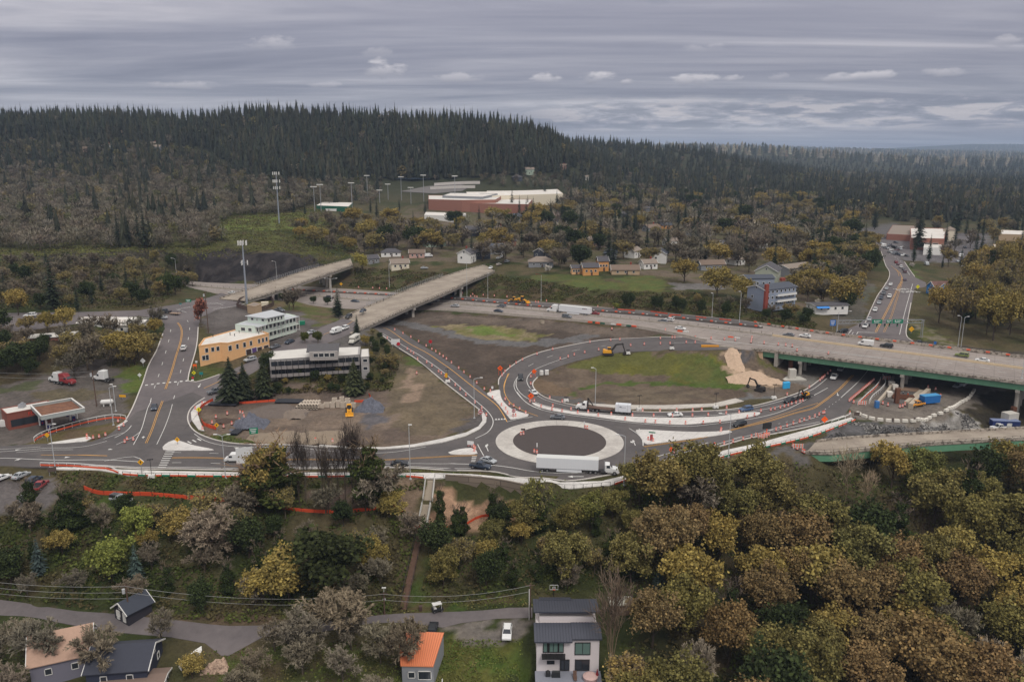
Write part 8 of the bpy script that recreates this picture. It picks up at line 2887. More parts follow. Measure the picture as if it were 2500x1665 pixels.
run((850,600),4.708,[(120,480),(283,488),(360,493),(443,497),(1313,548),(1432,562),(1407,585),(1455,585),(1480,590),(1553,570),(1680,578),(1825,590),(2280,640),(2155,652),(2185,655)],T_+'on the far shoulder of the freeway','drums on the far freeway shoulder')
run((1300,600),4.708,[(35,650),(65,652),(160,637),(750,703),(930,720)],T_+'on the far shoulder of the freeway','drums on the far freeway shoulder')
run((2020,740),4.9,[(312,1190),(722,1225),(610,1200),(660,1205),(1203,1010),(1293,1035),(925,1218),(897,1240),(865,1245),(1350,1115)],T_+'around the pier works under the bridge','drums around the pier works')
run((1700,880),4.708,[(1108,990),(1158,1020),(1220,1050),(1240,1060)],T_+'closing the lower ramp','drums closing the lower ramp')
# street lights, poles, wires
M_LAMP=mat('lamp grey',A(176,178,180),.5,.1)
def lP(px,py,pyt,ax,lB,z=None,col=None,two=False,up=.5):
 g=gp(px,py)if z is None else VT(W(px,py,z))
 dep=proj(g.x,g.y,g.z)[2]
 H=(py-pyt)/FPX*dep/CS*.985
 rO=empty('street_light',tuple(g),0,lB,'street light')
 mb=MB()
 mb.bar((0,0,-.3),(0,0,H),.26,n=8,w2=.14)
 mb.cyl((0,0,-.1),.35,.35,8)
 mb.bd('pole',M_LAMP,rO)
 for s in((-1,1)if two else(1,)):
  L=ax/FPX*dep*s
  mb=MB()
  mb.bar((0,0,H),(L*.5,0,H+up*.8),.12)
  mb.bar((L*.5,0,H+up*.8),(L,0,H+up),.12)
  am=mb.bd('arm',col or M_LAMP,rO)
  mb=MB()
  mb.box((L,0,H+up),(.9,.4,.18))
  mb.bd('lamp_head',col or M_WHT,am)
 return rO
for q in[(551,1168,1060,-16,'street light with bent arms in front of the works yard sign',None,None,True),(1002,1170,1036,3,'street light right of the ivy spire'),(1158,1021,923,18,'street light on the dirt beside the end of the ramp'),(1453,990,899,-9,'street light inside the loop behind the flatbed truck'),(1523,1185,1060,-20,'street light in front of the roundabout right edge'),(1778,1116,1009,-26,'street light in front of the wedge island tip'),(135,1143,1035,12,'street light in front of the petrol canopy'),(277,1038,944,14,'street light at the right end of the filling station barrier'),(283,1004,940,-4,'white street light post beside the propane tank'),(951,704,648,2,'street light on the bank left of the long overpass'),(1140,725,642,2,'tall street light crossing the far end of the long overpass'),(1191,729,670,2,'street light just right of the long overpass'),(1321,734,672,-12,'street light with red arm above the white truck',None,MATS['red brick']),(1738,775,718,-3,'left one of two street lights before the brick chimney building'),(1805,787,714,-4,'right one of two street lights before the brick chimney building'),(2044,808,762,28,'street light left of the signal gantry'),(2338,850,773,-8,'left one of the pair of tall street lights by the right wood'),(2345,855,775,8,'right one of the pair of tall street lights by the right wood'),(2494,924,846,4,'street light at the right edge of the big bridge',8.2),(432,683,633,-8,'street light in front of the rock bluff, left'),(676,684,640,-8,'street light behind the left overpass'),(810,737,682,14,'double armed street light left of the lone dark fir',None,None,True),(938,1464,1437,.5,'short lamp post left of the wooden stairs'),(2348,1100,1050,0,'skip')]:
 if q[4]!='skip':
  lP(*q[:5],*(q[5:]if len(q)>5 else()))
M_WOODP=mat('pole brown',A(88,68,58),.9,var=.15)
TOPS={}
def util_pole(key,px,py,pyt,lB,trans=True,pale=False):
 g=gp(px,py)
 dep=proj(g.x,g.y,g.z)[2]
 H=(py-pyt)/FPX*dep/CS*.985
 rO=empty('utility_pole',tuple(g),0,lB,'utility pole')
 mb=MB()
 mb.bar((0,0,-.4),(0,0,H),.36,n=8,w2=.26)
 mb.bd('pole',M_WOODP,rO)
 if pale:
  mb=MB()
  mb.bar((-.2,-.12,0),(-.2,-.12,H*.85),.16)
  mb.bd('conduit',M_WHT,rO)
 if trans:
  mb=MB()
  mb.cyl((-.5,-.2,H-2.),.32,1.,10)
  mb.bd('transformer',M_LAMP,rO)
 mb=MB()
 mb.bar((-1.,0,H-.4),(1.,0,H-.4),.12)
 mb.bd('crossarm',M_WOODP,rO)
 TOPS[key]=VT((g.x,g.y,g.z+H-.3))
 return rO
util_pole('gas',236,992,902,'brown utility pole behind the filling station')
util_pole('shed',317,1512,1418,'dark utility pole beside the dark shed')
util_pole('lane',1294,1512,1416,'two tone utility pole left of the modern house',False,True)
util_pole('mid',939,1500,1440,'brown pole behind the widest bare oak',False)
util_pole('hill',509,812,712,'utility pole through the rust coloured poplar')
for a,b,n_,sag,lb in(('shed','mid',2,2.,'pair of wires from the shed pole to the middle lane pole'),('mid','lane',2,1.4,'pair of wires from the middle lane pole to the two tone pole'),('shed',None,3,2.,'three wires running left from the shed pole'),('gas',None,2,1.5,'wires running left from the filling station pole')):
 p=TOPS[a]
 q=TOPS[b]if b else p+VT((-55,6,2 if a=='shed' else 0))
 mb=MB()
 for k in range(n_):
  o_=VT((0,(k-.5)*.5,-k*1.7))
  pr=None
  for i in range(13):
   f=i/12
   c=p.lerp(q,f)+o_-VT((0,0,4*sag*f*(1-f)))
   if pr is not None:
    mb.bar(pr,c,.045)
   pr=c
 mb.bd('wires',mat('pale cable',A(150,150,148),.6),lB=lb,cat='wires')
 # signs
M_ORS=mat('sign orange',A(255,100,26,1),.5)
M_YES=mat('sign yellow',A(240,176,20,1),.5)
M_FYS=mat('school yellow',A(236,226,30,1),.5)
M_RES=mat('sign red',A(190,40,52,1),.5)
M_BLS=mat('sign blue',A(36,110,190,1),.5)
M_TEAL=mat('sign teal',A(24,130,130,1),.5)
M_SGW=mat('sign white',(.74,.74,.74),.5)
M_SGB=mat('sign back brown',A(84,72,66),.7)
def sign(px,py,lB,shape='rect',w=.9,h=.9,H=2.4,m=None,posts=1,rz=0.,glyph=None,z=None,back=False):
 g=gp(px,py)if z is None else VT(W(px,py,z))
 rO=empty('road_sign',tuple(g),rz,lB,'sign')
 mb=MB()
 xs=[0]if posts==1 else[-w*.35,w*.35]
 for x in xs:
  mb.bar((x,.06,-.2),(x,.06,H+h*.4),.11)
 mb.bd('post',M_OR if m is M_ORS and posts==2 else M_GALV,rO)
 mb=MB()
 c=H+h/2
 if shape=='rect':
  mb.box((0,0,c),(w,.05,h))
 elif shape=='diamond':
  k=w*.7
  mb.prism([(0,c-k),(k,c),(0,c+k),(-k,c)],-.03,.03)
 elif shape=='round':
  mb.cyl((0,-.03,c),w/2,.06,16,axis='Y')
 pl=mb.bd('panel',m or M_SGW,rO)
 if glyph=='dne':
  mb=MB()
  mb.cyl((0,-.07,c),w*.47,.03,18,axis='Y')
  d_=mb.bd('disc',M_RES,pl)
  mb=MB()
  mb.box((0,-.09,c),(w*.72,.02,h*.14))
  mb.bd('bar',M_SGW,d_)
  for t,zz in(('DO NOT',.13),('ENTER',-.30)):
   text(t,w*.2,M_SGW,d_,(0,-.11,c+zz*h),(math.pi/2,0,0),'CENTER')
 elif glyph=='lines':
  for k in range(3):
   mb=MB()
   mb.box((-.04*w,-.04,c+h*(.26-.26*k)),(w*(.78-.14*k),.02,h*.11))
   mb.bd('text_line',M_SGW,pl)
 elif glyph=='arrow':
  mb=MB()
  mb.bar((0,-.05,c-w*.25),(0,-.05,c+w*.2),.12)
  mb.bar((-.16,-.05,c+w*.05),(0,-.05,c+w*.27),.1)
  mb.bar((.16,-.05,c+w*.05),(0,-.05,c+w*.27),.1)
  mb.bd('arrow',M_BLK,pl)
 return rO
for q,k in[((1173,1017,'DO NOT ENTER sign on the left at the end of the ramp'),dict(w=1.5,h=1.5,H=.8,glyph='dne')),((1254,1021,'DO NOT ENTER sign on the triangular island'),dict(w=1.2,h=1.2,H=1.9,glyph='dne')),((973,852,'red round sign beside the white board on the ramp'),dict(shape='round',w=1.5,h=1.5,H=1.4,m=M_RES,glyph=None)),((1051,845,'red round sign on the far side of the ramp'),dict(shape='round',w=1.5,h=1.5,H=1.2,m=M_RES)),((966,851,'large blank white board at the top of the ramp'),dict(w=3.6,h=2.2,H=1.8,posts=2,rz=.15)),((600,1153,'back of the large white road sign before the lower road'),dict(w=4.2,h=4.4,H=2.6,posts=2,rz=.35)),((1221,916,'orange diamond sign on two posts left of the loop'),dict(shape='diamond',w=1.5,h=1.5,H=2.,m=M_ORS,posts=2,glyph='arrow')),((1304,921,'orange diamond sign at the inner edge of the loop, upper'),dict(shape='diamond',w=1.4,h=1.4,H=1.6,m=M_ORS,posts=2)),((1296,981,'orange diamond sign with black arrow at the tip of the long divider'),dict(shape='diamond',w=1.6,h=1.6,H=1.3,m=M_ORS,posts=2,glyph='arrow')),((2012,1038,'orange diamond sign at the walkway end by the gravel loop'),dict(shape='diamond',w=1.6,h=1.6,H=1.1,m=M_ORS)),((1637,1112,'orange diamond sign seen edge on at the near kerb of the east road'),dict(shape='diamond',w=1.4,h=1.8,H=1.,m=M_ORS,rz=.9)),((621,1075,'green guide sign with white lines in the works yard'),dict(w=2.4,h=1.9,H=2.,m=M_GR,rz=.3,glyph='lines')),((461,745,'green guide sign left of the rust coloured poplar'),dict(w=2.6,h=1.3,H=1.5,m=M_GR,posts=2,glyph='lines')),((441,748,'small teal sign left of the green guide sign'),dict(w=1.2,h=.5,H=1.,m=M_TEAL)),((1590,1078,'red and blue shield assembly on the right wedge island'),dict(w=.8,h=1.8,H=.4,m=M_RES)),((1591,1080,'green street name sign on the right wedge island'),dict(w=1.9,h=.35,H=2.9,m=M_GR,rz=-.3)),((1145,1093,'left one of two small white square signs by the small wedge'),dict(w=.95,h=1.1,H=1.,rz=-.2)),((1153,1094,'right one of two small white square signs by the small wedge'),dict(w=.95,h=1.1,H=1.,rz=-.2)),((2032,806,'blue service sign left of the gantry'),dict(w=2.6,h=2.8,H=2.,m=M_BLS,glyph='lines')),((2282,845,'small blue sign right of the gantry'),dict(w=1.1,h=1.2,H=.8,m=M_BLS)),((2224,815,'amber diamond sign right of the avenue'),dict(shape='diamond',w=1.9,h=1.6,H=1.4,m=M_YES,glyph=None)),((2240,707,'bright yellow diamond sign by the blue cottage'),dict(shape='diamond',w=1.7,h=1.6,H=.8,m=M_FYS)),((474,920,'bright yellow diamond sign on the grass corner'),dict(shape='diamond',w=1.1,h=1.1,H=1.,m=M_FYS,glyph='arrow')),((471,928,'small red and white sign at the tip of the grass corner'),dict(w=.8,h=.8,H=.5,m=M_RES)),((476,900,'orange rectangular sign on the grass corner'),dict(w=1.4,h=.8,H=.9,m=M_ORS,posts=2)),((492,920,'teal sign in the middle of the grass corner'),dict(w=1.3,h=1.,H=.8,m=M_TEAL)),((480,892,'small white sign at the peach building corner'),dict(w=.8,h=.8,H=1.)),((434,1087,'amber walker sign on the crossing island'),dict(shape='diamond',w=1.1,h=1.1,H=1.2,m=M_YES,glyph='arrow')),((347,1163,'amber walker sign on the walkway at the crossing'),dict(shape='diamond',w=1.2,h=1.2,H=3.4,m=M_YES,glyph='arrow')),((117,1079,'amber diamond sign at the left of the filling station barrier'),dict(shape='diamond',w=1.1,h=1.1,H=1.6,m=M_YES)),((486,1010,'yellow diamond sign at the corner of the works yard'),dict(shape='diamond',w=1.3,h=1.2,H=.8,m=M_FYS,glyph='arrow')),((530,1053,'amber walker sign by the excavation in the works yard'),dict(shape='diamond',w=1.1,h=1.2,H=1.4,m=M_YES,glyph='arrow')),((300,975,'orange board over the filling station planting'),dict(w=2.4,h=.8,H=.8,m=M_YES,rz=-.15)),((2091,1022,'brown back of the sign board at the gravel loop, widest'),dict(w=1.8,h=1.2,H=1.,m=M_SGB,posts=2)),((2179,1032,'narrow brown sign back behind the white blocks, left'),dict(w=.6,h=1.1,H=.5,m=M_SGB)),((2232,1031,'narrow brown sign back behind the white blocks, right'),dict(w=.6,h=1.1,H=.5,m=M_SGB)),((1277,1062,'dark rectangular sign board on the left of the roundabout island'),dict(w=1.3,h=.6,H=1.5,m=M_SGB)),((1426,1050,'thin sign post seen edge on at the top of the roundabout island'),dict(w=.3,h=1.,H=1.8)),((1311,1104,'thin sign post seen edge on at the lower left of the roundabout island'),dict(w=.3,h=1.2,H=1.6)),((350,895,'grey diamond sign back beside the hill street, upper'),dict(shape='diamond',w=1.5,h=1.3,H=1.6)),((342,928,'grey diamond sign back beside the hill street, lower'),dict(shape='diamond',w=1.1,h=1.,H=1.4)),((1202,955,'small white sign at the head of the triangular island'),dict(w=.7,h=.9,H=.9)),((1090,925,'tan sign board beside the ramp drums'),dict(w=1.,h=1.7,H=.5,m=M_YES)),((833,700,'orange diamond sign on the far bank left of the long overpass'),dict(shape='diamond',w=1.4,h=1.2,H=1.,m=M_YES)),((129,1160,'green back road sign at the start of the walkway'),dict(w=2.,h=1.3,H=1.,m=M_SGB,posts=2,rz=.5))]:
 sign(*q,**k)
a,b=VT(W(2041,822,2.6)),VT(W(2251,822,2.2))
rO=empty('signal_gantry',tuple(a),0,'steel truss gantry with green signs and hanging signals over the avenue','gantry')
d=b-a
mb=MB()
for f in(0,.008,.992,1):
 c=d*f
 mb.bar((c.x,c.y+(f%1>.005)*.8,-1),(c.x,c.y+(f%1>.005)*.8,7.4),.25)
mb.bd('post',M_GALV,rO)
mb=MB()
n_=26
for z_ in(5.9,7.3):
 for y_ in(0,.8):
  mb.bar((0,y_,z_),(d.x,d.y+y_,z_),.14)
for i in range(n_):
 p0,p1=d*(i/n_),d*((i+1)/n_)
 mb.bar((p0.x,p0.y,5.9 if i%2 else 7.3),(p1.x,p1.y,7.3 if i%2 else 5.9),.1)
mb.bd('truss',M_GALV,rO)
for f,w_,h_ in((.455,4.6,1.9),(.592,2.3,1.6),(.695,4.6,1.9)):
 c=d*f
 mb=MB()
 mb.box((c.x,c.y-.3,6.8),(w_,.08,h_))
 s_=mb.bd('sign_panel',M_GR,rO)
 for k in(0,1):
  mb=MB()
  mb.box((c.x+(.5 if k==0 else-.2),c.y-.36,7.15-.75*k),(w_*(.42 if k==0 else .5),.02,.28))
  mb.bd('text_line',M_SGW,s_)
 mb=MB()
 mb.cyl((c.x-w_*.25,c.y-.38,7.1),.32,.02,10,axis='Y')
 mb.bd('route_shield',M_SGW,s_)
for f in(.262,.372,.458,.548,.602,.694):
 c=d*f
 mb=MB()
 mb.box((c.x,c.y-.2,5.1),(.5,.4,1.4))
 s_=mb.bd('traffic_signal',M_BLK,rO)
 if f>.4:
  mb=MB()
  mb.cyl((c.x,c.y-.42,4.7),.14,.03,8,axis='Y')
  o=mb.bd('lamp',mat('green signal lamp',A(70,230,170,1),.4),s_)
for i,(px,py)in EN(((1851,1068),(1858,1072),(1866,1070),(1872,1066))):
 g=gp(px,py)
 rO=empty('barricade',tuple(g),-.4+.2*i,'orange striped barricade under the black message board','barricade','striped barricades')
 mb=MB()
 for x in(-.8,.8):
  mb.bar((x,0,0),(x,0,1.5),.1)
 mb.bd('post',M_SGW,rO)
 for z_ in(.5,.9,1.3):
  mb=MB()
  mb.box((0,-.06,z_),(2.,.05,.22))
  r_=mb.bd('rail',M_SGW,rO)
  mb=MB()
  for x in(-.75,-.25,.25,.75):
   mb.box((x,-.1,z_),(.26,.03,.22))
  mb.bd('stripe',M_ORS,r_)
for lb,q in(('barricade with orange and white rails closing the pedestrian channels',(2104,990)),('orange and white barricade in the shade at the top of the channels',(2164,928)),('orange and white barricade across the closed lower ramp',(1948,1096))):
 g=gp(*q)
 mb=MB()
 for x in(-1.3,1.3):
  mb.bar((x,0,0),(x,0,1.5),.12)
 for z_ in(.5,1.,1.4):
  mb.box((0,0,z_),(3.,.08,.25))
 o=mb.bd('barricade',M_SGW,lB=lb,cat='barricade',loc=g)
 mb=MB()
 for x in(-1.1,-.35,.4,1.15):
  for z_ in(.5,1.,1.4):
   mb.box((x,-.06,z_),(.35,.03,.25))
 mb.bd('stripe',M_ORS,o)
g=gp(1871,1064)
rO=empty('message_board',tuple(g),.3,'black electronic message board on a trailer by the near kerb','message board')
mb=MB()
mb.box((0,0,3.2),(2.9,.25,1.9))
mb.bd('screen',M_BLK,rO)
mb=MB()
mb.bar((0,0,.4),(0,0,2.4),.2)
mb.box((0,0,.6),(1.6,1.,.5))
mb.bd('trailer',M_ORS,rO)
for px,py,lb in((1560,1003,'light tower trailer left of the other on the field edge'),(1747,998,'light tower trailer at the right of the field edge'),(1889,975,'light tower trailer beside the spoil heap'),(1093,935,'light tower trailer on the dirt left of the ramp'),(1640,854,'light tower trailer right of the large excavator'),(1533,866,'small white cart by the large excavator'),(1382,982,'white cart at the lower inner kerb of the loop'),(371,1168,'light tower on the walkway by the crossing')):
 g=gp(px,py)
 tall='tower' in lb and px not in(1640,)
 rO=empty('light_tower' if tall else 'equipment_cart',tuple(g),.2,lb,'light tower' if tall else 'cart')
 mb=MB()
 mb.box((0,0,.7),(1.8,1.1,.8),top=.85)
 mb.bd('body',M_WHT,rO)
 mW(rO,(0,),.6,.25)
 mb=MB()
 mb.bar((0,0,1),(0,0,5.2 if tall else 1.9),.1)
 ms=mb.bd('mast',M_DARKM,rO)
 mb=MB()
 for x in(-.6,-.2,.2,.6):
  mb.box((x,0,5.3 if tall else 2.),(.3,.25,.25))
 mb.bd('lamp_head',M_DARKM,ms)
for px,py,lb in((1322,916,'round white tank beside the inner loop kerb'),(1335,915,'boxy white tank right of the round one')):
 g=gp(px,py)
 mb=MB()
 (mb.cyl((0,0,.2),.8,1.6,12,.7)if px<1330 else mb.box((0,0,1.),(1.5,1.3,1.7),top=.9))
 mb.bd('water_tank',M_WHT,lB=lb,cat='tank',loc=g)
g=gp(1324,790)
mb=MB()
mb.cyl((0,0,0),1.,1.5,14,cap=False)
mb.cyl((0,0,0),.8,1.5,14,cap=False)
mb.bd('manhole_ring',M_STEP,lB='pale concrete ring standing on the dirt below the freeway',cat='concrete ring',loc=g)
L=[W(1712,845,7.6),W(1755,846,7.7)]
mb=MB()
mb.bar(L[0],L[1],1.,.9)
o=mb.bd('crash_cushion',M_YEL2,lB='long yellow crash cushion at the start of the bridge barrier',cat='crash cushion')
mb=MB()
for i in range(13):
 c=VT(L[0]).lerp(VT(L[1]),(i+.5)/13)
 mb.box((c.x,c.y,c.z+0.),(.1,1.15,1.02))
mb.bd('rib',mat('amber ribs',A(190,120,24),.6),o)
g0,g1=W(1756,847,7.6),W(1808,851,8.)
mb=MB()
mb.bar(g0,g1,.6,1.)
mb.bd('concrete_barrier',M_BARR,lB='short concrete barrier joining the crash cushion to the bridge',cat='barrier')
pts=lp([(2096,1012),(2120,1022),(2155,1028),(2200,1030),(2235,1028),(2275,1018),(2310,1004),(2345,985),(2370,968),(2378,955)],1.2)
P_=rS([(p[0],p[1],0)for p in pts],30)
for i,p in EN(P_):
 mb=MB()
 mb.box((0,0,.42),(1.7,.9,.85),top=.94)
 q=P_[min(i+1,29)]-P_[max(i-1,0)]
 mb.bd('concrete_block',mat('white block',A(206,200,190),.85,var=.1),lB='white concrete block in the row round the gravel loop',cat='block',gR='white blocks round the gravel loop',loc=(p[0],p[1],float(hz(p[0],p[1]))),rz=math.atan2(q[1],q[0]))
for i,(pts,lb,hh)in EN((([(2222,998),(2266,960)],'long pale concrete footing wall right of the pier works',1.8),([(2140,990),(2172,952),(2180,925)],'low concrete wall left of the pier works',1.2),([(2212,985),(2250,955)],'thin concrete strip inside the pier works',.6))):
 mb=MB()
 ribbon(mb,lp(pts,3),1.3 if i!=1 else .8,0,hh)
 mb.bd('concrete_wall',mat('aged tan concrete',A(166,154,138),.9,var=.2),lB=lb,cat='wall')
for i,(px,py,lb)in EN(((2171,968,'pale cube block left of the rebar'),(2176,942,'grey block at the top of the pier works'),(2184,950,'second grey block at the top of the pier works'))):
 mb=MB()
 mb.box((0,0,.9),(1.8,1.5,1.8))
 mb.bd('concrete_block',MATS['white block'],lB=lb,cat='block',loc=gp(px,py))
g=gp(2205,972)
mb=MB()
for i in range(12):
 mb.bar((-3.5,-1.5+i*.28,.9),(3.5,-1.5+i*.28,.9),.08)
 mb.bar((-3.3+i*.6,-1.6,.3),(-3.3+i*.6,1.7,1.),.08)
mb.box((0,0,.3),(7.2,3.2,.5))
mb.bd('rebar_mat',M_RUST,lB='rusty rebar mat on the pier works',cat='rebar',loc=g,rz=-.25)
mb=MB()
for i in range(5):
 mb.box((0,i*.9,.25+.1*(i%2)),(7.5,.5,.35),.03*i)
mb.bd('timber_beams',mat('raw timber',A(140,116,98),.9,var=.15),lB='long timber beams behind the rebar mat',cat='timber',loc=gp(2220,955),rz=-.3)
def person(px,py,lB,top,low,rz=0.):
 g=gp(px,py)
 V=[(0,0,.95),(0,0,1.2),(0,0,1.45),(0,0,1.55),(0,.02,1.70),(.2,0,1.42),(.27,.04,1.15),(.30,.14,.92),(-.2,0,1.42),(-.27,.04,1.15),(-.24,.2,1.02),(.11,0,.9),(.13,.03,.5),(.14,0,.08),(.14,.16,.04),(-.11,0,.9),(-.13,.05,.5),(-.15,0,.08),(-.15,.16,.04)]
 E=[(0,1),(1,2),(2,3),(3,4),(2,5),(5,6),(6,7),(2,8),(8,9),(9,10),(0,11),(11,12),(12,13),(13,14),(0,15),(15,16),(16,17),(17,18)]
 R=[.15,.14,.15,.06,.11,.07,.05,.035,.07,.05,.035,.09,.065,.045,.04,.09,.065,.045,.04]
 me=bpy.data.meshes.new('person')
 me.from_pydata(V,E,[])
 o=link('person',me,None,None,lB,'person')
 o.location=g
 o.rotation_euler=(0,0,rz)
 sk=o.modifiers.new('skin','SKIN')
 for i,r in EN(R):
  me.skin_vertices[0].data[i].radius=(r,r*.8)
 me.skin_vertices[0].data[0].use_root=True
 o.modifiers.new('sub','SUBSURF').levels=1
 me.materials.append(low)
 mb=MB()
 mb.cyl((0,0,1.02),.19,.42,10,.21)
 mb.bd('vest',top,o)
 mb=MB()
 mb.cyl((0,.02,1.72),.14,.1,10,.07)
 mb.bd('helmet',M_SGW,o)
 return o
M_CLO=mat('dark work clothes',A(50,52,62),.9)
for q in((1957,968,'worker in orange vest standing on the excavator trailer',M_ORS,.4),(2204,968,'worker in dark clothes at the rebar mat',M_CLO,1.),(2216,970,'worker in orange vest at the rebar mat',M_ORS,2.)):
 person(q[0],q[1],q[2],q[3],M_CLO,q[4])
person(936,737,'pedestrian in dark clothes on the far pavement of the long overpass',M_CLO,M_CLO,1.2).location=W(936,736,11.3)
# works yard stores
def pipe(lB,loc,rz,L,r,m,gR=None,name='concrete_pipe'):
 mb=MB()
 n=14
 k=len(mb.v)
 for x,rr in((-L/2,r),(L/2,r),(L/2,r*.8),(-L/2,r*.8)):
  for i in range(n):
   mb.v.append((x,rr*math.cos(6.283*i/n),rr*math.sin(6.283*i/n)+r))
 for a_ in range(4):
  b_=(a_+1)%4
  for i in range(n):
   mb.f.append((a_*n+i,a_*n+(i+1)%n,b_*n+(i+1)%n,b_*n+i))
 return mb.bd(name,m,lB=lB,cat='pipe',gR=gR,loc=loc,rz=rz)
g=gp(755,997)
M_PIPE=mat('pipe concrete',A(176,164,150),.9,var=.12)
for row,(y0,n_)in EN(((0,8),(0,7),(3.,7),(3.,6))):
 for i in range(n_):
  x=(i-n_/2)*.98+(.4 if row%2 else 0)
  pipe('short concrete pipe in the stacked bundle of the works yard',(g.x+x,g.y+y0,g.z+(.82 if row%2 else .02)),1.45,2.4,.47,M_PIPE,'stacked concrete pipes')
M_BPIPE=mat('black pipe plastic',A(34,36,44),.5)
for k,(px,py,rz,L,n_,lb,nm)in EN(((546,988,-.08,9.5,4,'black plastic pipe in the bundle below the big cedar','black pipes below the cedar'),(706,982,-.05,9.,5,'black plastic pipe in the bundle left of the concrete pipes','black pipes by the concrete pipes'),(576,1057,1.45,4.5,4,'black plastic pipe in the bundle by the excavation','black pipes by the excavation'))):
 g=gp(px,py)
 for i in range(n_):
  a_=rz+math.pi/2
  pipe(lb,(g.x+math.cos(a_)*(i-1.5)*.72,g.y+math.sin(a_)*(i-1.5)*.72,g.z+.02),rz,L,.34,M_BPIPE,nm,'plastic_pipe')
g=gp(830,995)
for i,(x,y,w_,d_,h_)in EN(((-6.5,0,2.8,1.2,1.2),(-4.4,.8,2.,1.4,1.5),(-2.4,.2,1.5,1.5,1.9),(-.6,.6,1.4,1.4,2.3),(1.,.2,1.5,1.4,1.9),(2.6,.5,1.6,1.4,2.1),(4.4,.2,1.5,1.4,1.6),(-2.2,2.4,1.5,1.4,2.6),(.2,2.6,1.4,1.4,2.9),(2.,2.6,1.5,1.4,2.4))):
 mb=MB()
 t=.22
 mb.box((0,-d_/2+t/2,h_/2),(w_,t,h_))
 mb.box((0,d_/2-t/2,h_/2),(w_,t,h_))
 mb.box((-w_/2+t/2,0,h_/2),(t,d_-2*t,h_))
 mb.box((w_/2-t/2,0,h_/2),(t,d_-2*t,h_))
 mb.bd('concrete_box',M_PIPE,lB='open concrete drain box stored behind the yard loader',cat='concrete box',gR='concrete boxes in the yard',loc=(g.x+x,g.y+y,g.z),rz=.1*(i%3-1))
pipe('green plastic pipe lying before the concrete boxes',tuple(gp(832,993)),-.05,5.,.16,M_GR,None,'plastic_pipe')
def heap(lB,px,py,rx,ry,h,m,name='gravel_heap',rough=.35,cat='heap'):
 g=gp(px,py)
 n=34
 u=np.linspace(-1,1,n)
 X,Y=np.meshgrid(u,u)
 R=np.sqrt(X**2+Y**2)*(1+.18*np.sin(3*np.arctan2(Y,X)+px))
 Z=h*np.clip(1-R,0,1)**.85
 wx,wy=g.x+X*rx,g.y+Y*ry
 Z=Z*(1-rough*.6+rough*1.2*vnoise(wx,wy,1.1,5))+(vnoise(wx,wy,.7,6)-.5)*rough*(Z>.05)
 Z=hz(wx,wy)+Z-.12*(Z<.05)
 ii=np.arange(n*n).reshape(n,n)
 F=np.stack([ii[:-1,:-1],ii[:-1,1:],ii[1:,1:],ii[1:,:-1]],-1).reshape(-1,4)
 me=mesh_np(name,np.column_stack([wx.ravel(),wy.ravel(),Z.ravel()]),F)
 return link(name,me,m,None,lB,cat)
M_RK=mat('blue grey broken rock',A(90,92,102),.9,var=.6,vs=1.4,bump=1,detail=6)
heap('blue grey rock heap by the green guide sign',612,1038,5.2,5.,3.4,M_RK,'rock_heap',.9)
heap('blue grey rock heap at the right end of the works yard',905,997,4.8,4.6,3.4,M_RK,'rock_heap',.9)
heap('wide dark gravel heap in the middle of the works yard',672,1006,11,6.5,2.,mat('dark gravel',A(98,88,82),.95,var=.25,vs=1.2,bump=.5))
heap('brown gravel heap touching the dark one',718,1012,5,4.5,1.8,mat('brown gravel',A(116,104,94),.95,var=.25,vs=1.2,bump=.5))
heap('low tan soil mound near the lower road, left',668,1068,7.5,6,1.2,mat('tan soil',A(128,114,98),.95,var=.2,vs=.8,bump=.5),'soil_mound')
heap('low tan soil mound near the lower road, right',775,1068,9,6.5,1.3,MATS['tan soil'],'soil_mound')
heap('dark soil around the excavation in the works yard',550,1028,3.2,2.8,1.,mat('dark soil',A(74,60,52),.95,var=.3,vs=1.5),'soil_mound')
M_SPOIL=mat('spoil sand',A(176,152,130),.95,var=.28,vs=.9,bump=.6,detail=6)
heap('pale spoil heap at the foot of the bridge slope',1830,926,8.5,6.,2.4,M_SPOIL,'spoil_heap')
heap('pale spoil tongue right of the spoil heap',1880,933,6.,3.2,1.6,M_SPOIL,'spoil_heap')
heap('pale spoil fan below the crash cushion',1792,878,3.2,8.,1.3,M_SPOIL,'spoil_heap')
heap('pale timber and rubble pile beside the boat',528,1628,2.6,2.,1.,mat('pale rubble',A(176,150,130),.9,var=.5,vs=2.5,col2=A(110,90,78)),'rubble_pile',.9)
g=gp(1352,1468)
rO=empty('basketball_hoop',tuple(g),0,'basketball hoop behind the modern white house','basketball hoop')
mb=MB()
mb.bar((0,.8,0),(0,.4,3.),.15)
mb.box((0,.8,.15),(1.,.8,.3))
mb.bd('post',M_BLK,rO)
mb=MB()
for a_,b_ in(((-.9,2.9),(.9,2.9)),((-.9,4.),(.9,4.)),((-.9,2.9),(-.9,4.)),((.9,2.9),(.9,4.)),((-.3,3.1),(.3,3.1)),((-.3,3.55),(.3,3.55)),((-.3,3.1),(-.3,3.55)),((.3,3.1),(.3,3.55))):
 mb.bar((a_[0],.1,a_[1]),(b_[0],.1,b_[1]),.07)
mb.bd('backboard_frame',M_SGW,rO)
mb=MB()
for i in range(10):
 t0,t1=i*.628,(i+1)*.628
 mb.bar((.24*math.cos(t0),-.25+.24*math.sin(t0),3.05),(.24*math.cos(t1),-.25+.24*math.sin(t1),3.05),.05)
mb.bd('rim',M_OR,rO)
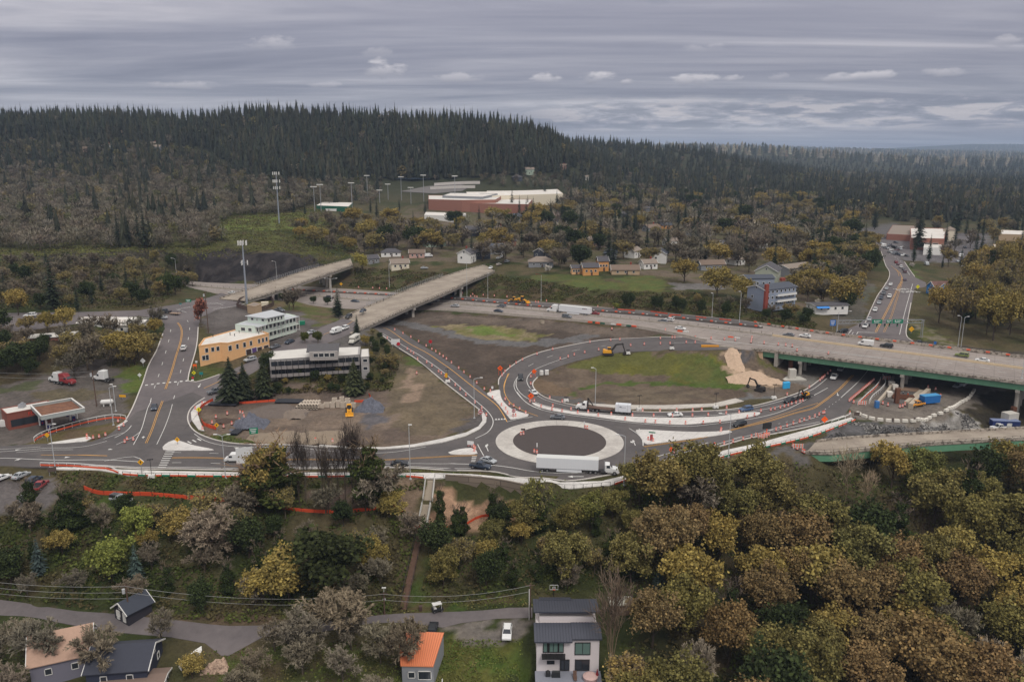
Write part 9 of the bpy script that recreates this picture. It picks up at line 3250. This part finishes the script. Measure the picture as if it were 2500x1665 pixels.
TOWN_MIX=[('bare',.55,'bare grey brown oak among the houses of the little town','bare oaks in the town'),('budding',.13,'tree with yellow green buds between the town houses','budding trees in the town'),('goldtree',.04,'golden leafed maple between the town houses','golden maples in the town'),('conifer',.23,'tall dark conifer standing among the town houses','conifers in the town'),('greentree',.05,'small dark evergreen in a town garden','garden evergreens')]
HC=[]
def woods():
 n=0
 n+=wood('bare',[(760,560),(830,545),(1040,560),(1080,590),(980,610),(880,622),(740,600),(700,570)],9,(9,13),'','',maxn=60,seed=2,mix=[('bare',.62,'bare brown oak on the rise below the school','bare oaks below the school'),('budding',.28,'budding tree on the rise below the school','budding trees below the school'),('goldtree',.10,'golden maple on the rise below the school','golden maples below the school')])
 n+=wood('budding',[(2268,776),(2345,752),(2366,690),(2420,650),(2560,650),(2560,845),(2440,838),(2330,812)],9,(15,21),'','',maxn=120,seed=3,wide=(.6,.8),tint=(.95,.93,.92),mix=[('budding',.74,'tall golden green cottonwood in the wood beside the big bridge','cottonwoods by the bridge'),('goldtree',.12,'yellow leafed cottonwood in the wood beside the big bridge','yellow cottonwoods by the bridge'),('ivytree',.14,'ivy covered trunk in the wood beside the big bridge','ivy trees by the bridge')])
 n+=wood('conifer',[(2230,560),(2500,560),(2560,640),(2400,655),(2260,650),(2260,600)],15,(10,15),'','',maxn=34,seed=4,mix=[('conifer',.5,'tall dark conifer beside the shops','conifers by the shops'),('bare',.3,'bare tree beside the shops','bare trees by the shops'),('budding',.2,'budding tree beside the shops','budding trees by the shops')])
 n+=wood('conifer',[(2020,470),(2560,470),(2560,545),(2250,535),(2060,540)],17,(11,18),'','',maxn=90,seed=14,mix=[('conifer',.42,'dark conifer behind the shops','conifers behind the shops'),('bare',.38,'bare grey tree behind the shops','bare trees behind the shops'),('budding',.2,'pale budding tree behind the shops','budding trees behind the shops')])
 n+=wood('budding',[(1990,640),(2130,600),(2140,640),(2090,740),(2040,790),(1975,770),(1960,690)],9,(10,14),'','',maxn=50,seed=5,mix=[('greentree',.3,'dark evergreen on the west side of the avenue','evergreens by the avenue'),('goldtree',.3,'golden maple on the west side of the avenue','maples by the avenue'),('budding',.4,'budding tree on the west side of the avenue','budding trees by the avenue')])
 n+=wood('bare',[(1700,730),(1850,748),(1990,788),(1980,805),(1800,772),(1640,745)],8,(5,8),'','',maxn=40,seed=6,mix=[('bare',.5,'bare scrubby tree on the bank north of the freeway','scrubby trees on the north bank'),('greentree',.25,'small dark evergreen on the bank north of the freeway','evergreens on the north bank'),('budding',.25,'budding small tree on the bank north of the freeway','budding trees on the north bank')])
 n+=wood('bare',[(-60,655),(200,640),(470,640),(470,700),(400,735),(330,752),(180,755),(-60,760)],8.5,(6,10),'','',maxn=170,seed=7,mix=[('bare',.55,'bare brown tree on the bank above the upper street','bare trees above the upper street'),('budding',.22,'budding tree on the bank above the upper street','budding trees above the upper street'),('greentree',.16,'dark evergreen on the bank above the upper street','evergreens above the upper street'),('conifer',.07,'dark conifer on the bank above the upper street','conifers above the upper street')])
 n+=wood('bare',[(150,830),(390,795),(380,850),(340,905),(250,895),(150,905)],6.5,(7,10),'','',maxn=60,seed=8,mix=[('bare',.5,'bare brown tree west of the hill street','bare trees west of the hill street'),('budding',.35,'golden budding tree west of the hill street','budding trees west of the hill street'),('goldtree',.15,'golden maple west of the hill street','maples west of the hill street')])
 n+=wood('greentree',[(-60,800),(70,800),(130,860),(80,925),(-60,940)],6,(6,9),'','',maxn=60,seed=9,mix=[('greentree',.45,'dark evergreen at the far west lot','evergreens at the west lot'),('budding',.3,'budding tree at the far west lot','budding trees at the west lot'),('bare',.25,'bare tree at the far west lot','bare trees at the west lot')])
 n+=wood('bare',[(-60,1275),(240,1265),(560,1250),(940,1255),(1010,1300),(985,1420),(900,1480),(500,1500),(-60,1450)],5.6,(5.5,9),'','',maxn=260,seed=10,mix=[('bare',.42,'bare grey brown tree on the slope below the walkway','bare trees on the south slope'),('ivytree',.20,'ivy covered tree on the slope below the walkway','ivy trees on the south slope'),('budding',.2,'budding tree on the slope below the walkway','budding trees on the south slope'),('greentree',.1,'dark evergreen on the slope below the walkway','evergreens on the south slope'),('goldtree',.08,'golden maple on the slope below the walkway','maples on the south slope')])
 n+=wood('maple',[(1070,1300),(1300,1300),(1450,1265),(1540,1250),(1560,1440),(1480,1440),(1300,1445),(1100,1450),(1050,1440)],5.2,(5.5,8.5),'','',maxn=110,seed=11,mix=[('maple',.3,'olive green maple on the slope right of the stairs','maples right of the stairs'),('ivytree',.32,'ivy covered tree on the slope right of the stairs','ivy trees right of the stairs'),('greentree',.14,'dark evergreen on the slope right of the stairs','evergreens right of the stairs'),('budding',.14,'budding tree right of the stairs','budding trees right of the stairs'),('bare',.1,'bare tree right of the stairs','bare trees right of the stairs')])
 n+=wood('maple',[(1560,1225),(1700,1200),(1860,1215),(1960,1300),(2060,1330),(2200,1250),(2350,1200),(2620,1200),(2700,1800),(2100,1900),(1560,1850)],7.6,(11,15),'','',maxn=190,seed=12,mix=[('maple',.36,'olive leafed maple in the big wood at lower right','olive maples in the lower wood'),('brownmaple',.24,'brown gold maple in the big wood at lower right','brown gold maples in the lower wood'),('goldtree',.13,'yellow gold maple in the big wood at lower right','yellow maples in the lower wood'),('bare',.12,'bare twiggy tree in the big wood at lower right','bare trees in the lower wood'),('ivytree',.08,'ivy covered tree in the big wood at lower right','ivy trees in the lower wood'),('greentree',.07,'dark evergreen in the big wood at lower right','evergreens in the lower wood')])
 n+=wood('greentree',[(905,806),(935,832),(962,885),(950,935),(880,958),(690,966),(640,958),(645,915),(760,912),(905,912)],4.2,(2.2,4),'','',maxn=90,seed=18,mix=[('greentree',.6,'dark green bush on the bank round the grey apartments','bushes below the apartments'),('budding',.25,'olive bush on the bank round the grey apartments','olive bushes below the apartments'),('goldtree',.15,'golden bush on the bank round the grey apartments','golden bushes below the apartments')])
 n+=wood('bare',[(-60,1590),(80,1600),(90,1720),(-60,1720)],6,(6,8),'bare tree at the bottom left corner by the tan house','bare trees at the bottom left',maxn=12,seed=13)
 n+=wood('bare',[(600,1590),(960,1580),(960,1760),(560,1760)],6.5,(6,9),'bare grey tree below the lane left of the orange roof','bare trees below the lane',maxn=24,seed=15)
 n+=wood('bare',[(900,575),(1020,560),(1300,540),(1420,480),(1600,476),(1900,480),(2060,520),(2120,600),(2080,720),(1990,750),(1900,665),(1650,668),(1420,660),(1230,650),(1100,620),(880,630)],9.,(11,15.5),'','',mix=TOWN_MIX,maxn=640,seed=1,wide=(1.05,1.45))
 mass('oak_grove','more bare grey brown oaks in the far part of the little town','grove',REST)
 print('wood trees',n)
def T1(kind,px,py,h,lB,wide=1.,tint=None,gR=None,k=None):
 g=gp(px,py)
 return plant(kind,g.x,g.y,h,lB,gR,tint,wide,k=k)
def named_trees():
 T1('cedar',566,983,16.5,'big dense dark cedar at the left end of the works yard',1.1)
 T1('cedar',598,978,14,'dark cedar just right of the biggest one in the works yard',1.)
 T1('cedar',645,972,14.5,'olive cedar in front of the grey apartment block, left of the pipes',.95,(1.25,1.2,1))
 T1('cedar',866,962,13,'olive cedar before the right end of the grey apartment block',1.05,(1.3,1.25,1))
 T1('cedar',878,960,9,'smaller cedar tucked behind the concrete boxes',1.)
 T1('greentree',656,915,8,'ivy green tree at the left corner of the grey apartments')
 T1('conifer',872,822,10,'dark young fir beside the near end of the long overpass',1.5)
 T1('conifer',826,775,15,'lone dark fir between freeway and terrace, right of the forked tree',1.6)
 T1('conifer',674,733,8,'young spruce beside the freeway side of the cell tower',1.2)
 T1('bare',716,757,11,'big bare forked oak right of the cell tower compound',1.15)
 T1('bare',706,757,9,'bare oak directly beside the forked oak on the terrace',.9)
 T1('redtree',492,800,11.5,'rust coloured bare poplar on the corner of the hill street',.85)
 T1('greentree',745,838,4.5,'round golden shrub tree left of the apartments slate roof',1,(2.,1.7,1))
 T1('greentree',776,838,4.5,'pointed golden shrub tree behind the apartments slate roof',1,(2.,1.7,1))
 T1('goldtree',893,845,4.2,'small yellow tree beside the parked motor home',1.1)
 T1('budding',955,905,7.,'olive tree at the right end of the bank below the apartments',1.2)
 T1('blossom',912,852,4,'white blossom bush behind the apartments right wing')
 T1('goldtree',884,665,11,'bright yellow green round tree at the end of the left overpass',1.,(1.05,1.15,.95))
 for px,py,h,lb in((860,552,15,'big golden tree left of the school, upper of the pair'),(888,592,15,'big golden tree left of the school, lower of the pair'),(955,552,14,'golden tree right of the golden pair below the school'),(1020,570,12,'golden round tree below the white annex of the school'),(764,585,10,'golden tree at the right edge of the green clearing'),(1332,628,12,'round golden tree above the white blossom tree'),(1670,690,13,'yellow green tree above the lawn'),(1750,725,14,'wide golden tree on the bank above the freeway'),(1812,735,11,'golden tree left of the brick chimney building'),(1120,560,10,'bright green gold tree right of the white annex'),(1980,700,12,'golden tree right of the blue grey building'),(2058,760,15,'big yellow green tree left of the avenue'),(1940,715,10,'golden tree beside the balconies of the blue grey building'),(2010,720,11,'olive gold tree between blue grey building and avenue')):
  T1('goldtree',px,py,h,lb,1.15)
 for px,py,h,lb in((1338,668,6.5,'white blossom tree above the bank'),(1905,655,6,'white blossom tree right of the tall firs'),(1995,748,5,'white blossom bush beside the blue awning'),(1730,585,8,'white blossom tree in the middle of the town'),(2225,655,5,'white blossom tree by the avenue bend')):
  T1('blossom',px,py,h,lb)
 for i,(px,py,h)in EN(((1250,520,34),(1268,530,28),(1288,520,24),(1548,570,34),(1558,540,40),(1595,520,36),(1655,560,32),(1672,562,34),(1805,560,40),(1832,560,42),(1890,665,26),(1980,640,38),(2080,560,36),(2135,560,34),(2240,610,50),(2335,570,46),(2390,565,34),(2230,640,30),(2345,650,18),(2300,655,14),(1500,560,24),(1710,620,16),(2070,640,26),(745,525,18),(718,520,20),(905,520,22),(920,530,24),(925,560,18),(975,515,18),(1038,520,17),(1215,520,16),(1330,480,24),(2490,620,30),(2440,560,30))):
  T1('conifer',px,py,h*.78,['tall narrow dark conifer rising above the town roofs','full dark conifer rising above the town roofs'][i%2],RNG.uniform(.95,1.3),gR=['narrow tall conifers over the town','full tall conifers over the town'][i%2])
 for i,(px,py,h)in EN(((340,600,26),(355,606,30),(290,600,24),(315,602,20),(368,600,22))):
  T1('conifer',px,py,h,'dark conifer in the tight cluster on the brush slope',1.1,gR='conifer cluster on the brush slope')
 T1('conifer',132,755,26,'big dark fir on the bank at the far left',1.5,(1.1,1.05,.95))
 T1('conifer',190,762,15,'slim dark fir right of the big one on the left bank',1.)
 T1('greentree',410,722,10,'olive green tree on the bank above the truck with trailer',1.2,(1.3,1.25,1.1))
 T1('budding',470,700,9,'budding tree left of the first street light by the rocks',1.2)
 T1('goldtree',330,890,12,'golden tree nearest the hill street',1.2)
 T1('goldtree',285,880,11,'golden tree left of the one nearest the hill street',1.1)
 T1('bare',215,905,13,'tall bare oak over the parked tractor units',1.2)
 T1('bare',185,925,11,'bare oak behind the red tractor unit',1.)
 T1('greentree',55,905,10,'large dark evergreen at the left edge of the west lot',1.4)
 T1('goldtree',45,770,11,'golden tree by the white car on the upper street',.9)
 T1('goldtree',160,810,10,'golden tree right of the upper side road',.9)
 T1('goldtree',118,815,9,'yellow tree where the upper side road turns',.8)
 for px,py,h,k in((733,1232,15,0),(748,1228,13,1),(793,1248,14,0),(803,1255,13,1),(828,1235,12,0),(845,1225,13,1),(862,1225,16,0),(872,1215,15,1)):
  T1('poletree',px,py,h,'thin bare trunk rising in front of the lower road',.62,gR='thin bare trunks before the road',k=k)
 T1('ivytree',905,1235,17,'tallest ivy wrapped spire in front of the works yard',1.25,(1.3,1.15,1),k=0)
 T1('bare',940,1240,13,'twiggy bare tree right of the ivy spire',1.1)
 T1('ivytree',672,1240,17,'bushy ivy tree covering the road edge, largest left of the thin trunks',1.9,(1.5,1.3,1.1),k=1)
 T1('goldtree',655,1230,15,'golden sprays behind the largest ivy tree',.8)
 T1('ivytree',607,1240,12,'brown ivy tree before the back of the large sign',1.1,(1.4,1.15,1),k=2)
 T1('bare',600,1270,9,'pale leaning bare tree below the brown ivy tree',1.2)
 T1('ivytree',170,1300,12,'ivy tree right of the parking bay',1.2,k=0)
 T1('ivytree',78,1260,10,'ivy tree in the parking bay',1.1,k=1)
 T1('ivytree',195,1290,11,'ivy tree left of the silver pickup',1.2,k=2)
 T1('limetree',345,1330,10,'bright lime green tree below the silver pickup',.8)
 T1('limetree',275,1420,10,'lime green rounded tree above the dark shed',1.)
 T1('bluespruce',335,1420,10,'blue grey spruce touching the lime green tree',1.1)
 T1('bluespruce',98,1400,9.5,'blue grey spruce at the far left of the slope',1.1)
 T1('goldtree',705,1470,11,'golden leaning tree at the foot of the slope',1.2)
 T1('goldtree',640,1480,9,'smaller golden tree left of the leaning one',1.)
 T1('goldtree',905,1400,8,'golden tree left of the wooden stairs',.9)
 T1('greentree',800,1460,15,'broad dark olive conifer like tree mid slope',1.3,(1.15,1.05,1.))
 T1('bare',520,1370,12,'wide pale bare tree in the middle of the left slope',1.4,(1.25,1.2,1.2))
 T1('bare',840,1560,12,'wide bare oak over the lane, centre bottom',1.4,(1.1,1.05,1))
 T1('bare',730,1600,10,'bare oak left of the widest one over the lane',1.2)
 T1('bare',985,1640,12,'dark bare tree in front of the orange roof',.9,(.8,.75,.7))
 T1('bare',240,1660,11,'bare tree between the two bottom left houses',1.)
 T1('bare',120,1640,11,'gnarled bare tree before the tan roofed house',1.1)
 T1('bare',60,1600,9,'bare tree at the left edge of the tan roofed house',1.1)
 T1('bare',395,1570,8,'bare tree right of the dark roofed house',.9)
 T1('goldtree',470,1655,5,'little yellow tree over the white boat',1.1)
 for px,py,h,w,lb in((1075,1280,10,.8,'ivy column just right of the concrete stairs'),(1130,1310,9,.8,'ivy column below the left of the retaining wall'),(1205,1290,10.5,1.,'twin ivy column below the retaining wall'),(1218,1300,9,.8,'ivy column touching the twin column')):
  T1('ivytree',px,py,h,lb,w)
 T1('goldtree',1185,1380,6.5,'yellow green tree below the wood chip slope',.9)
 T1('goldtree',1272,1330,6,'yellow tree right below the wood chip slope',1.)
 T1('budding',1300,1290,13,'tall leafy tree overlapping the rear of the white trailer',.6,(1.,1.15,.9))
 T1('ivytree',1312,1300,11,'ivy covered trunk under the tall leafy tree',1.3)
 T1('maple',1440,1290,8.5,'olive maple in front of the roundabout edge',1.,(.9,1.,.9))
 T1('maple',1380,1420,11,'olive maple beside the basketball hoop slope',1.)
 T1('maple',1540,1420,11,'olive maple at the top left of the lower wood',1.1)
 T1('maple',1700,1230,14,'rounded maple covering the end of the walkway barrier',1.15)
 T1('maple',1610,1250,14,'brown green maple left of the rounded maple',1.2,(1.15,1.,1.))
 T1('maple',1560,1230,10,'small olive maple below the wedge island',1.)
 T1('conifer',1640,1200,7,'little dark fir by the roadside, in front of an orange sign',.9)
 T1('bluespruce',1608,1440,6.5,'small grey green spruce at the left of the lower wood',1.3)
 T1('snag',2062,1230,10,'pale dead snag standing in the grassy hollow',.8,(1.7,1.6,1.5))
 T1('snag',2115,1260,8,'second pale dead snag right of the grassy hollow',.6,(1.7,1.6,1.5))
 T1('goldtree',2175,1190,12,'olive gold tree crossing the lower ramp girder',.9)
 T1('maple',2250,1200,11,'dark olive maple below the lower ramp',1.1,(.85,.95,.85))
 T1('maple',2460,1190,12,'olive gold maple at the right below the lower ramp',1.1,(1.1,1.05,.9))
 T1('maple',2400,1240,9,'maple below the pier of the lower ramp',1.1)
 T1('poletree',1490,1700,21,'big pale dead trunk right of the white house',.7,(1.9,1.8,1.7))
 T1('budding',1530,1700,9,'twiggy bare tree right of the pale dead trunk',1.,(1.2,1.1,1.))
 for px,py in((1527,755),(1540,752),(1598,760),(1608,762),(1650,762),(1664,768),(1712,772),(1770,778)):
  T1('greentree',px,py,7.5,'small dark cedar at the foot of the north bank',.7,gR='small cedars at the foot of the north bank')
 T1('limetree',1505,755,3,'bright green bush at the foot of the north bank',1.3)
 for px,py in((690,735),(765,742),(800,745)):
  T1('greentree',px,py,4,'green bush on the grassy edge of the terrace',1.2,gR='bushes on the terrace edge')
def undergrowth():
 rng=np.random.default_rng(8)
 def cover(name,lB,polys,size,cols,hgt):
  VV,FF,CC=[],[],[]
  k=0
  for poly,dens in polys:
   P=np.array([xy(*p)for p in poly])
   x0,x1,y0,y1=P[:,0].min(),P[:,0].max(),P[:,1].min(),P[:,1].max()
   n=int((x1-x0)*(y1-y0)*dens)
   x,y=rng.uniform(x0,x1,n),rng.uniform(y0,y1,n)
   ok=inpoly(x,y,[tuple(p)for p in P])
   ok&=~bK(x,y)
   x,y=x[ok],y[ok]
   b=vnoise(x,y,6,51)*.6+vnoise(x,y,2.4,52)*.4
   keep=b>.34
   x,y,b=x[keep],y[keep],b[keep]
   h=(b-.34)*hgt
   C=np.column_stack([x,y,hz(x,y)+h*rng.uniform(.2,1,len(x))])
   v,f=cards(C,size,rng,.9)
   t=np.clip(vnoise(x,y,11,53)*1.3-.15,0,1)[:,None]
   u=np.clip((vnoise(x,y,4,54)-.45)*4,0,1)[:,None]
   c=cols[0]*(1-t)+cols[1]*t
   c=c*(1-u*.7)+cols[2]*u*.7
   c=c*rng.uniform(.7,1.3,(len(x),1))
   VV.append(v)
   FF.append(f+k)
   CC.append(np.repeat(c,4,0))
   k+=len(v)
  V=np.vstack(VV)
  print(name,len(V)//4)
  me=mesh_np(name,V,np.vstack(FF))
  set_cols(me,np.vstack(CC))
  link(name,me,M_FOL,None,lB,'undergrowth',None,'stuff')
 cover('riprap','loose broken rock on the bank between gravel loop and lower ramp',[([(2085,1032),(2180,1042),(2250,1037),(2330,1006),(2362,1012),(2392,1042),(2300,1056),(2200,1062),(2000,1075)],7)],.55,(A(150,146,142),A(104,102,102),A(76,74,74)),.5)
 green=(A(62,72,30),A(78,84,38),A(84,70,50))
 cover('undergrowth','ivy and brambles covering the slope below the walkway',[([(-60,1265),(240,1265),(120,1152),(320,1168),(1034,1176),(1040,1200),(960,1210),(860,1186),(750,1192),(735,1222),(800,1250),(980,1240),(1015,1300),(985,1495),(560,1525),(300,1495),(-60,1450)],5.),([(1060,1290),(1160,1292),(1300,1264),(1310,1200),(1400,1200),(1500,1190),(1700,1137),(1880,1120),(1960,1135),(2500,1160),(2600,1400),(2600,1700),(1520,1700),(1500,1450),(1290,1452),(1020,1490)],3.)],.55,green,3.)
 cover('bank_ivy','ivy and brambles on the banks of the freeway',[([(760,690),(850,652),(1000,660),(1215,672),(1350,692),(1500,712),(1700,716),(1850,745),(1995,790),(1990,812),(1850,786),(1600,756),(1300,730),(1141,720),(1000,712),(850,700)],3.),([(650,905),(905,905),(960,862),(975,890),(955,955),(880,955),(690,965),(600,940)],5),([(-60,640),(480,645),(480,690),(400,740),(330,755),(-60,762)],1.6)],.6,(A(58,62,30),A(78,78,40),A(80,66,50)),3.2)
 cover('scrub','low scrub and dry grass on the slope over the bluff',[([(-60,610),(480,605),(520,560),(560,510),(760,505),(860,560),(880,620),(800,645),(700,618),(-60,640)],1.1)],.7,(A(78,76,42),A(98,100,50),A(88,74,58)),3.)
 cover('rough_grass','rough grass of the plot beside the lane and the yard edges',[([(1075,1560),(1290,1560),(1290,1760),(1040,1760)],7),([(-60,1560),(100,1560),(130,1700),(-60,1700)],4),([(500,1590),(980,1560),(980,1720),(480,1720)],4),([(500,1062),(560,1064),(622,1080),(600,1086),(520,1074)],5),([(1300,1178),(1400,1176),(1500,1160),(1700,1108),(1830,1076),(1990,1040),(1930,1052),(1840,1074),(1700,1112),(1540,1156),(1420,1175)],6),([(900,1146),(1060,1150),(1160,1154),(1280,1170),(1400,1176),(1300,1174),(1150,1158),(1050,1154),(900,1152)],6),([(560,1500),(800,1490),(1000,1470),(1290,1455),(1300,1480),(1040,1492),(700,1515)],5)],.34,(A(76,88,38),A(92,98,46),A(104,94,58)),1.1)
named_trees()
woods()
undergrowth()
# the air
def haze():
 x1,y0,y1=float(GX.max())+20,float(GY.min())-80,float(GY.max())+20
 zl,zh=float(ZG.min())-3,float(ZG.max())+75
 mb=MB()
 mb.box((0,(y0+y1)/2,(zl+zh)/2),(2*x1,y1-y0,zh-zl))
 m=bpy.data.materials.new('pale air')
 m.use_nodes=True
 T=NT(m.node_tree)
 T.n.clear()
 o=T.new('ShaderNodeOutputMaterial')
 v=T.new('ShaderNodeVolumePrincipled',{'Color':c4((.58,.74,1.)),'Density':HAZE})
 T.l.new(v.outputs[0],o.inputs['Volume'])
 mb.bd('haze',m,kind='stuff',lB='thin blue grey haze in the air over the valley',cat='haze')
HAZE=.00008
haze()
